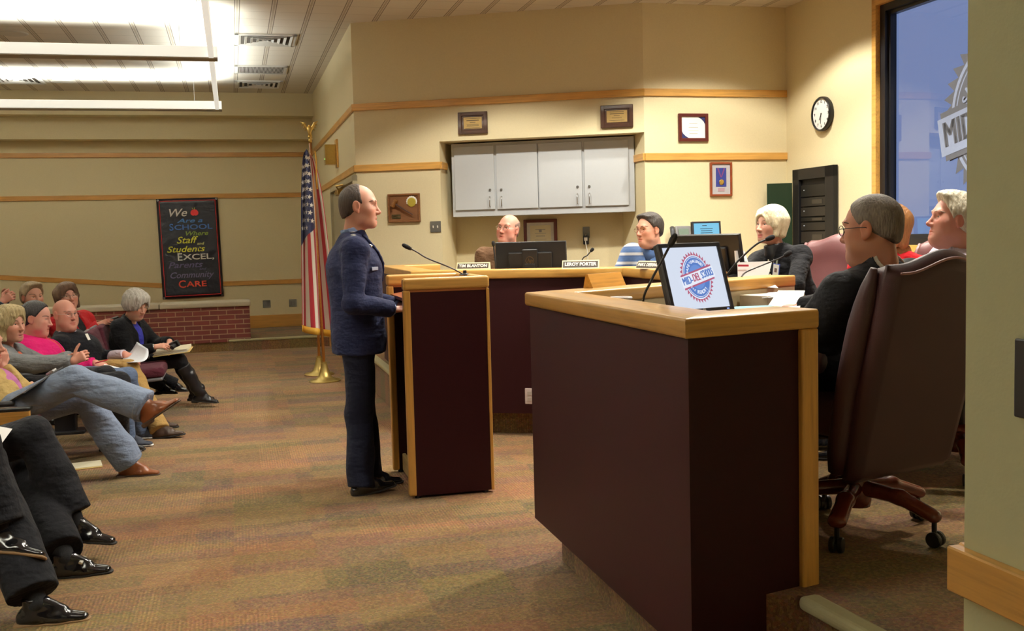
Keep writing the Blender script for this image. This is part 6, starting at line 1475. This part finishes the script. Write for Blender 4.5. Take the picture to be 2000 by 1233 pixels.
c = GJ.hit(nb-t_*.15+rt_*.045, fw_)+fw_*.010-bs_; bd = MB().box((0, 0, 0), (.055, .004, .085), bev=.002).build('badge', plain('badge blue edge', srgb(52, 72, 170), .4), J['root'], tuple(c), (R(-12), R(14), R(70))); MB().box((0, -.003, 0), (.048, .002, .076)).build('badge_card', PAP, bd); MB().box((0, -.0045, .0), (.02, .001, .026)).build('badge_photo', MATS['badge photo'], bd)
S = SDF(); e = J['side'][0]; ax = nrm(e['wr']-e['el']); S.cap(e['wr']-ax*.03, e['wr']-ax*.022, .032, .032, .003); dress(J, 'bracelet', S, plain('silver band', srgb(190, 190, 186), .25, .8), .004, 0)
seat_under(J, 'burgundy seat of the white haired woman, grey edge of its back showing', 15, .10, 12)
c = (-2.996, 9.100, 0.606); o = empty('compact_camera', c, R(-20)); tag(o, 'small black compact camera held by the white haired woman', 'camera')
MB().box((0, 0, 0), (.095, .028, .058), (R(20), R(-20), 0), bev=.006).build('camera_body', BLACK, o); MB().tube([(.005, -.01, -.004), (.008, -.05, -.026)], [.022, .020], 16).build('lens', BLKM, o, auto=40)
c = (-3.048, 9.180, 0.548); o = empty('paper_folder', c, R(8)); tag(o, 'cream folder full of papers on the white haired woman\'s lap', 'folder')
for k in range(5): MB().box((.004*(k % 3), .005*(k % 2), -.012+.006*k), (.30-.006*(k % 2), .22, .0035), (0, 0, R(2*(k % 3)-2))).build('sheet', (CRM, WHP)[k % 2], o)
MB().box((.01, 0, -.017), (.315, .235, .004), bev=.001).build('cover', plain('manila', srgb(216, 188, 120), .7), o); o.rotation_euler = (R(6), R(-6), R(8))
# ---- bald man in the black sweater
J = person('bald man in glasses, black sweater and khaki trousers', (-3.560, 8.200, 0.952), -30, (-3.452, 8.250, 0.486), 4, pitch=1, hs=1.02, skin=(.62, .31, .23, 1), opts=dict(fat=.8, nose=.95, flush=1.2),
    wr=[(-3.291, 7.980, 0.598), (-3.123, 8.250, 0.619)], an=[AN((-2.750, 7.870, 0.000)), AN((-2.931, 8.280, 0.000))], toe=[(.94, .05, .10), (.95, .2, .02)], knee=[(-3.037, 8.100, 0.511), (-3.180, 8.350, 0.483)], sh_w=.205, brow=(.30, .2, .15, 1),
    hands=[None, dict(f=(.9, -.1, -.35), n=(.1, -.5, .8), curl=(.3, .4, .3), thumb=.6)], ehint=[-V(0, 0, 1)-V(.2, .4, 0), -V(0, 0, 1)+V(-.1, .2, 0)])
sw = dress(J, 'sweater', g_torso(J, w=.205, d=.155, slr=(.076, .066, .052), shr=.068, belly=.16, cut_wrist=.5), fabric('black sweater', srgb(17, 18, 24), .95), .009, .005, 20, 10)
e = J['side'][1]; ax = nrm(e['wr']-e['el']); S = SDF(); S.cap(e['el']+ax*.03, e['wr'], .050, .040, .02); S.cut(e['wr'], ax, .003); dress(J, 'shirt_sleeve', S, fabric('lavender check shirt', srgb(198, 186, 200), .8, var=.2), .006, .003, 40)
dress(J, 'shirt_collar', g_collar(J, .080, .020), MATS['lavender check shirt'], .006, 0)
KH = fabric('khaki twill', srgb(158, 126, 74), .85, fold=.55, fs=8); dress(J, 'trousers', g_pants(J, r=(.100, .082, .074), hemcut=.03, w=.18, d=.14), KH, .008, .005, 20, 5)
shoes(J, plain('brown oxford leather', srgb(62, 44, 34), .35), SOLE, s=1.02); glasses(J['root'], J['hc'], J['H'], J['hs'], J['base'], GLS, (.024, .016))
c = J['nb']-J['t']*.12+J['fw']*.19+J['rt']*.09-J['base']; MB().box((0, 0, 0), (.004, .035, .055), bev=.001).build('name_sticker', PAP, sw, tuple(c), (0, R(-25), R(-10)))
seat_under(J, 'burgundy auditorium seat under the bald man in khakis')
# papers curling from his hand
mb = MB(); P = []; 
a0, a1, b0, b1 = V(*(-3.147, 8.100, 0.563)), V(*(-2.956, 8.000, 0.578)), V(*(-2.924, 8.250, 0.580)), V(*(-3.023, 8.350, 0.701))
rows = []
for t in np.linspace(0, 1, 14):
    l = a0*(1-t)**2+2*t*(1-t)*V(*(-3.107, 8.300, 0.579))+t*t*V(*(-3.052, 8.350, 0.706)); r_ = a1*(1-t)**2+2*t*(1-t)*V(*(-2.839, 8.050, 0.561))+t*t*V(*(-2.914, 8.200, 0.660)); rows.append([l*(1-s)+r_*s for s in np.linspace(0, 1, 6)])
c0 = rows[0][0]; mb.grid([[tuple(p-c0) for p in r] for r in rows]); o = mb.build('paper_sheet', plain('printed sheet', srgb(226, 232, 240), .7, vs=60, var=.06), None, tuple(c0), smooth=True); o.modifiers.new('t', 'SOLIDIFY').thickness = .003; tag(o, 'curling printed sheets held over the khaki trousers', 'paper')
# ---- woman in pink
J = person('dark haired woman in bright pink cardigan, seen in profile', (-3.503, 7.580, 0.970), 4, (-3.476, 7.600, 0.510), 12, pitch=-10, hs=1.04, skin=(.66, .34, .26, 1), hair='pulled', hairmat=hair_mat('near black hair', (.008, .007, .008, 1), (.03, .024, .024, 1)), opts=dict(fem=1, fat=.7, flush=.3),
    wr=[(-3.171, 7.420, 0.662), (-3.146, 7.720, 0.613)], an=[AN((-2.863, 7.533, 0.000)), AN((-2.893, 7.848, 0.000))], toe=[(.96, .15, 0), (.96, .25, 0)], knee=[(-2.886, 7.450, 0.516), (-2.890, 7.660, 0.502)], sh_w=.195, brow=(.02, .015, .015, 1), look=(0, 1, -.3),
    hands=[None, dict(f=(.9, .0, -.3), n=(.1, -.4, .85), curl=(.4, .6, .4), thumb=.7)], ehint=[-V(0, 0, 1)-V(.1, .3, 0), -V(0, 0, 1)])
PINK = fabric('magenta knit', srgb(206, 28, 108), .85); S = g_torso(J, w=.20, d=.155, v=.30, vw=.045, slr=(.076, .068, .05), shr=.066, belly=.15); dress(J, 'cardigan', S, PINK, .009, .0045, 22, 11)
dress(J, 'top', g_torso(J, w=.185, d=.142, arms=False, belly=.145), plain('orange red print', srgb(190, 52, 34), .8, var=.5, vs=50), .011, .002)
JNS = fabric('blue jeans', srgb(84, 98, 124), .85, fold=.5); dress(J, 'jeans', g_pants(J, r=(.098, .076, .062), w=.18, d=.14), JNS, .009, .004, 20, 6)
shoes(J, plain('navy sneaker', srgb(44, 48, 62), .7), plain('white rubber', srgb(222, 222, 220), .6), 'sneaker', s=.95)
seat_under(J, 'burgundy auditorium seat under the woman in pink')
c = (-3.071, 7.660, 0.630); o = MB().tube([(-.05, 0, -.012), (.035, -.005, .008), (.052, -.006, .012)], [.0045, .0045, .001], 8).build('red_pen', plain('pen red', srgb(200, 30, 50), .35), None, c, smooth=True); tag(o, 'red pen in the hand beside the curling sheets', 'pen')
c = (-2.983, 7.620, 0.552); o = empty('notepad', c, R(15)); o.rotation_euler = (R(10), R(20), R(18)); tag(o, 'white note pad lying on blue jeans below the red pen', 'notepad')
for k in range(4): MB().box((.004*k, 0, .005*k), (.15, .20, .003), (0, 0, R(2*k))).build('sheet', WHP, o)
# ---- blonde woman in grey
J = person('blonde woman in grey hooded jacket with clasped hands', (-3.412, 6.980, 0.973), -16, (-3.415, 7.000, 0.528), 8, pitch=-2, hs=1.02, skin=(.66, .34, .24, 1), hair='bob_bangs', hairmat=hair_mat('ash blonde hair', (.26, .19, .08, 1), (.68, .55, .30, 1)), opts=dict(fem=1, mouth=.001, nose=.95, lip=(.45, .13, .12)),
    wr=[(-2.877, 6.740, 0.736), (-3.003, 6.950, 0.738)], an=[AN((-2.847, 7.349, 0.000)), AN((-2.958, 7.435, 0.000))], toe=[(.96, .2, 0), (.96, .2, 0)], knee=[(-2.680, 6.950, 0.558), (-2.851, 7.150, 0.581)], sh_w=.18, brow=(.16, .1, .05, 1),
    hands=[dict(f=(.80, .15, .42), n=(.3, -.85, .3), curl=(.7, .9, .6), thumb=-.6), dict(f=(.85, .1, .25), n=(-.2, .5, .8), curl=(.6, .8, .5), thumb=.2)], ehint=[-V(0, 0, 1)-V(-.1, .3, 0), -V(0, 0, 1)+V(.1, .4, 0)], hdisp=(.0025, 180))
GRY = fabric('grey jersey', srgb(112, 114, 116), .8, fold=.6); jk = dress(J, 'jacket', g_torso(J, w=.175, d=.132, v=.28, vw=.05, slr=(.066, .057, .046), shr=.060), GRY, .008, .005, 24, 12)
S = SDF(); nb, t_, fw_ = J['nb'], J['t'], J['fw']; S.ecap(nb+t_*.01-fw_*.03, nb-t_*.06-fw_*.05, J['rt'], .085, .065, .12, .07, .03); S.cap(nb+t_*.1, nb-t_*.1+fw_*.01, .056, .056, .006, '-'); dress(J, 'hood', S, GRY, .007, .004, 30, parent=jk)
dress(J, 'top', g_torso(J, w=.160, d=.118, arms=False, open_neck=.07), plain('orange knit', srgb(196, 84, 44), .8), .011, .002)
dress(J, 'trousers', g_pants(J, r=(.098, .072, .066), w=.17), MATS['dark trousers'], .009, .004, 18, 7); shoes(J, POLISH, SOLE, s=.9)
seat_under(J, 'burgundy auditorium seat under the blonde woman in grey')
# ---- person in tan jacket and jeans
J = person('person in tan jacket, blue jeans and brown boots with crossed legs', (-3.264, 6.350, 0.901), 4, (-3.172, 6.350, 0.451), 10, pitch=-4, hs=1.05, skin=SK2, hair='short', hairmat=hair_mat('brown hair', (.05, .03, .02, 1), (.12, .08, .05, 1)), opts=dict(fat=.4),
    wr=[(-3.059, 6.500, 0.619), (-3.215, 6.450, 0.747)], an=[(-2.194, 6.080, 0.524), AN((-2.494, 6.571, 0.000))], toe=[(.84, .05, .54), (.97, .12, -.02)], knee=[(-2.622, 6.150, 0.689), (-2.709, 6.450, 0.532)], sh_w=.205, brow=(.08, .05, .04, 1),
    hands=[None, dict(f=(.1, .05, .95), n=(.85, -.4, .1), curl=(.6, .7, .5))], ehint=[-V(0, 0, 1)-V(.3, .3, 0), -V(0, 0, 1)+V(.4, .2, 0)])
TANJ = fabric('tan canvas', srgb(186, 158, 100), .8, fold=.6); jk = dress(J, 'jacket', g_torso(J, w=.20, d=.145, v=.46, vw=.07, slr=(.074, .066, .05), shr=.066, belly=.12), TANJ, .009, .006, 22, 13); dress(J, 'collar', g_collar(J, .078, .02), TANJ, .007, 0, parent=jk)
dress(J, 'shirt', g_torso(J, w=.185, d=.130, arms=False, belly=.115), fabric('lilac pink shirt', srgb(186, 112, 162), .8), .011, .003)
LJ = fabric('light blue jeans', srgb(122, 134, 156), .85, fold=.6, fs=8); S = g_pants(J, r=(.100, .086, .086), flare=.016, hemcut=.005, w=.175, d=.13); tr = dress(J, 'jeans', S, LJ, .008, .0055, 18, 8)
# side seams and hems stitched in pale thread
STI = plain('jean stitching', srgb(164, 164, 168), .8)
for i in (0, 1):
    e = J['side'][i]; ax = nrm(e['an']-e['kn']); mb = MB(); x = nrm(np.cross(ax, V(0, 1, 0))); y = np.cross(ax, x); h = e['an']-ax*.022
    mb.tube([h+(x*math.cos(a)+y*math.sin(a))*.1025-J['base'] for a in np.linspace(0, 2*PI, 33)], .0012, 4, cap=False); mb.build('hem_stitch', STI, tr)
BRB = plain('brown boot leather', srgb(138, 78, 42), .32, var=.25, vs=10, bump=.15, bs=120, coat=.2)
shoes(J, BRB, plain('boot sole', srgb(70, 48, 34), .6), 'boot', ups=[(-.54, -.05, .84), (.05, 0, 1)], s=1.0)
seat_under(J, 'burgundy auditorium seat under the person in tan')
a, b = V(*(-2.917, 6.050, 0.619)), V(*(-2.780, 6.250, 0.736)); c = (a+b)/2; d = nrm(b-a); M3_ = Matrix.Identity(4)
o = empty('clipboard', tuple(c)); tag(o, 'black clipboard resting on the jeans against the tan jacket', 'clipboard'); L_ = np.linalg.norm(b-a)*1.08
vy = nrm(c-V(0, 0, 1.47)); vy = nrm(vy-d*(vy@d)); vz = np.cross(d, vy); vy = nrm(vy+vz*.03); vz = np.cross(d, vy); o.matrix_world = Matrix([[d[i], vy[i], vz[i], c[i]] for i in range(3)]+[[0, 0, 0, 1]]); MB().box((0, .05, 0), (L_, .24, .010), bev=.003).build('board', BLACK, o); MB().box((L_*.42, .05, .012), (.03, .10, .014), bev=.003).build('clip', STEEL, o)
# ---- two suited men at the picture's left edge
def suited(label, hc, hip, baz, kn, an, toe, ups, solem, seed, seatl):
    J = person(label, hc, baz, hip, baz, hs=1.03, skin=SK1, hair='short', hairmat=hair_mat('dark brown hair', (.022, .013, .009, 1), (.06, .036, .024, 1)), wr=[V(*hip)+G(baz)*.16+V(.0, -.12, .14), V(*hip)+G(baz)*.16+V(0, .10, .14)], an=an, toe=toe, knee=kn, sh_w=.205, hv=.005,
               brow=(.03, .02, .02, 1))
    dress(J, 'jacket', g_torso(J, w=.19, d=.14, v=.25, slr=(.072, .062, .05), shr=.066), SUIT, .012, .004, 20, seed); dress(J, 'shirt', g_collar(J, .068, .03), MATS['white shirt'], .007, 0)
    dress(J, 'trousers', g_pants(J, r=(.100, .088, .088), flare=.012, hemcut=-.03, w=.175, d=.13), fabric('charcoal trousers', srgb(20, 20, 25), .85, fold=.6, fs=7), .008, .005, 16, seed)
    for i in (0, 1):
        e = J['side'][i]; ax = nrm(e['an']-e['kn']); S = SDF(); S.cap(e['an']+ax*.01, e['an']-ax*.16, .040, .050, .01); dress(J, 'sock', S, plain('black sock', srgb(20, 20, 23), .9, bump=.3), .006, .002, 50)
    shoes(J, POLISH, solem, ups=ups, s=1.05); seat_under(J, seatl); return J
J = suited('suited person at the edge with crossed leg, buckled loafer on the floor', (-2.914, 4.950, 0.855), (-2.768, 4.950, 0.449), 14, [(-2.288, 4.850, 0.590), (-2.475, 5.100, 0.494)], [(-2.095, 4.800, 0.187), AN((-2.044, 4.554, 0.000))], [(.96, .12, -.16), (.97, .22, .02)], [None, None], SOLE, 3, 'burgundy seat of the suited person with the buckled loafer')
e = J['side'][1]; c = e['an']+nrm(e['toe'])*.075+V(0, 0, -.022)-J['base']; MB().box(tuple(c), (.018, .095, .012), (0, R(20), R(12)), bev=.004).build('buckle', SIL, J['root'])
J = suited('suited person nearest the camera with one sole showing', (-2.685, 4.150, 0.908), (-2.537, 4.150, 0.514), 10, [(-2.170, 4.100, 0.705), (-2.243, 4.300, 0.579)], [(-2.070, 4.060, 0.347), AN((-1.909, 3.975, 0.000))], [(.97, .05, -.14), (.97, .20, 0)], [(.1, .52, .84), None], TANSOLE, 4, 'burgundy seat of the suited person nearest the camera')
c = (-2.307, 4.600, 0.653); sheet('paper_sheet', 'white sheet on the dark knee at the picture edge', [(-2.392, 4.550, 0.590), (-2.265, 4.500, 0.625), (-2.338, 4.750, 0.644), (-2.468, 4.800, 0.658)], 'paper')
# ---- back row
J = person('woman with short blonde hair half hidden behind the woman in pink', (-4.207, 9.050, 1.063), -38, (-4.366, 9.100, 0.555), 0, pitch=-3, hs=1.0, skin=(.62, .33, .23, 1), hair='fluffy', hairmat=hair_mat('dark blonde hair', (.16, .11, .06, 1), (.38, .29, .17, 1)), opts=dict(fem=1), wr=[(-4.048, 8.950, 0.573), (-4.138, 9.200, 0.547)], an=[AN((-3.6, 8.9, 0)), AN((-3.6, 9.2, 0))], sh_w=.18, brow=(.14, .09, .05, 1))
dress(J, 'jacket', g_torso(J, w=.175, d=.13, slr=(.066, .057, .046), shr=.060), fabric('navy cloth', srgb(40, 42, 66), .85), .010, .004); dress(J, 'trousers', g_pants(J), MATS['dark trousers'], .013, .002); shoes(J, POLISH, SOLE, s=.9); seat_under(J, 'burgundy seat of the short haired blonde woman in the back row')
J = person('woman with brown bob and glasses in red jacket, back row', (-4.053, 9.400, 1.039), -46, (-4.015, 9.450, 0.516), -20, pitch=4, roll=5, hs=1.03, skin=(.64, .33, .24, 1), hair='bob_bangs', hairmat=hair_mat('chestnut hair', (.045, .022, .012, 1), (.15, .085, .048, 1)), opts=dict(fem=1, fat=.3, lip=(.40, .14, .12)),
    wr=[(-3.737, 9.300, 0.786), (-3.777, 9.550, 0.757)], an=[AN((-3.05, 9.6, 0)), AN((-3.05, 9.8, 0))], sh_w=.19, brow=(.08, .04, .03, 1), hands=[dict(f=(.9, -.1, .3), n=(.1, -.6, .7), curl=(.3, .4, .3)), None])
S = g_torso(J, w=.185, d=.135, v=.36, vw=.075, slr=(.070, .060, .048), shr=.064); dress(J, 'jacket', S, fabric('crimson jacket', srgb(164, 24, 30), .8), .009, .005, 22, 14); dress(J, 'top', g_torso(J, w=.17, d=.120, arms=False, open_neck=.056), fabric('black top', srgb(16, 16, 18), .8), .011, .002)
dress(J, 'trousers', g_pants(J), MATS['dark trousers'], .013, .002); shoes(J, POLISH, SOLE, s=.9); glasses(J['root'], J['hc'], J['H'], J['hs'], J['base'], GLS, (.026, .017)); seat_under(J, 'burgundy seat of the woman in the red jacket, back row')
o = empty('zip_folder', (-3.688, 9.400, 0.781)); o.rotation_euler = (R(-25), R(-18), R(10)); tag(o, 'black folder in the red jacketed woman\'s hand', 'folder'); MB().box((0, 0, 0), (.24, .17, .018), bev=.006).build('cover', BLACK, o); MB().box((0, .0, .011), (.2, .14, .003)).build('paper', WHP, o)
J = person('person with raised clasped hands at the picture edge, back row', (-4.604, 8.750, 1.178), 5, (-4.651, 8.800, 0.606), 10, hs=1.0, skin=(.58, .30, .22, 1), hair='short', hairmat=hair_mat('brown hair', (.05, .03, .02, 1), (.12, .08, .05, 1)), wr=[(-4.252, 8.600, 1.047), (-4.333, 8.800, 1.046)], an=[AN((-3.95, 8.6, 0)), AN((-3.95, 8.9, 0))], sh_w=.19, hv=.006,
    hands=[dict(f=(.75, .25, .55), n=(.35, -.85, .3), curl=(.6, .8, .5), thumb=.2), dict(f=(.75, -.15, .55), n=(.35, .85, .3), curl=(.6, .8, .5), thumb=.2)], eyes=False)
dress(J, 'jacket', g_torso(J, w=.185, d=.135, slr=(.068, .058, .046), shr=.062), fabric('dark teal cloth', srgb(34, 42, 50), .85), .010, .004); dress(J, 'trousers', g_pants(J), MATS['dark trousers'], .013, .002); shoes(J, POLISH, SOLE); seat_under(J, 'burgundy seat at the picture edge, back row')
# the empty place between the bald man and the white haired woman
aud_seat('empty burgundy seat between the bald man and the white haired woman', (-3.27, 8.76, 0), 15, 16)
# things on the carpet and the oak end panel of the row
c = (-2.950, 6.894, 0.000); o = empty('paper_folder', (c[0], c[1], 0), R(25)); tag(o, 'cream folder lying on the carpet below the jeans', 'folder'); MB().box((0, 0, .004), (.27, .22, .006), bev=.001).build('cover', plain('manila', srgb(216, 188, 120), .7), o); MB().box((.01, .005, .009), (.25, .20, .004)).build('paper', CRM, o)
a, b = V(*(-3.086, 5.900, 0.563)), V(*(-2.808, 5.900, 0.567)); o = empty('end_panel', ((a[0]+b[0])/2, 5.9, 0), R(14)); tag(o, 'oak row end panel with black top edge at the picture edge', 'end panel')
w_ = b[0]-a[0]; MB().box((0, 0, (a[2])/2-.01), (w_, .03, a[2]-.02), bev=.003).build('panel', OAK, o); MB().box((0, 0, a[2]-.006), (w_+.02, .05, .02), bev=.006).build('edge_cap', BLACK, o)
# ------------------------------------------------------------------ lamps
def area(name, loc, rot, sx, sy, p, col=(1, .9, .72), spread=180):
    l = bpy.data.lights.new(name, 'AREA'); l.shape = 'RECTANGLE'; l.size = sx; l.size_y = sy; l.energy = p; l.color = col; l.spread = R(spread)
    o = bpy.data.objects.new(name, l); COL.objects.link(o); o.location = loc; o.rotation_euler = rot; return o
COOL = (.96, 1, .93); WARM = (1, .945, .82)
for k in (1, 0, -1, -2):      # uplights inside the suspended rails
    b = c1_[1]+step*k; c = ab(ra-3.6, b, RZ+.085); area('rail uplight', tuple(c), (PI, 0, A15), 7.0, .10, (205, 530, 200, 380)[k*-1+1], COOL, 135)
c = ab(ra, c1_[1]+step*.5, RZ+.085); area('rail uplight', tuple(c), (PI, 0, A15), .10, 3.2, 40, COOL)
def spot(name, loc, p, ang, blend=.35, col=WARM, tgt=None, r=.09):
    l = bpy.data.lights.new(name, 'SPOT'); l.energy = p; l.spot_size = R(ang); l.spot_blend = blend; l.color = col; l.shadow_soft_size = r
    o = bpy.data.objects.new(name, l); COL.objects.link(o); o.location = loc
    if tgt: o.rotation_euler = (Vector(tgt)-Vector(loc)).to_track_quat('-Z', 'Y').to_euler()
    return o
for (x, y, p) in ((-.3, 9.0, 310), (1.3, 8.6, 290), (2.2, 9.2, 270), (1.75, 6.6, 560), (2.75, 7.6, 320), (2.1, 4.9, 300), (.2, 6.9, 280), (-.5, 6.0, 100)):  # last spot is added over the lectern to brighten the speaker
    spot('recessed downlight', (x, y, CZ-.01), p, 128, .25)
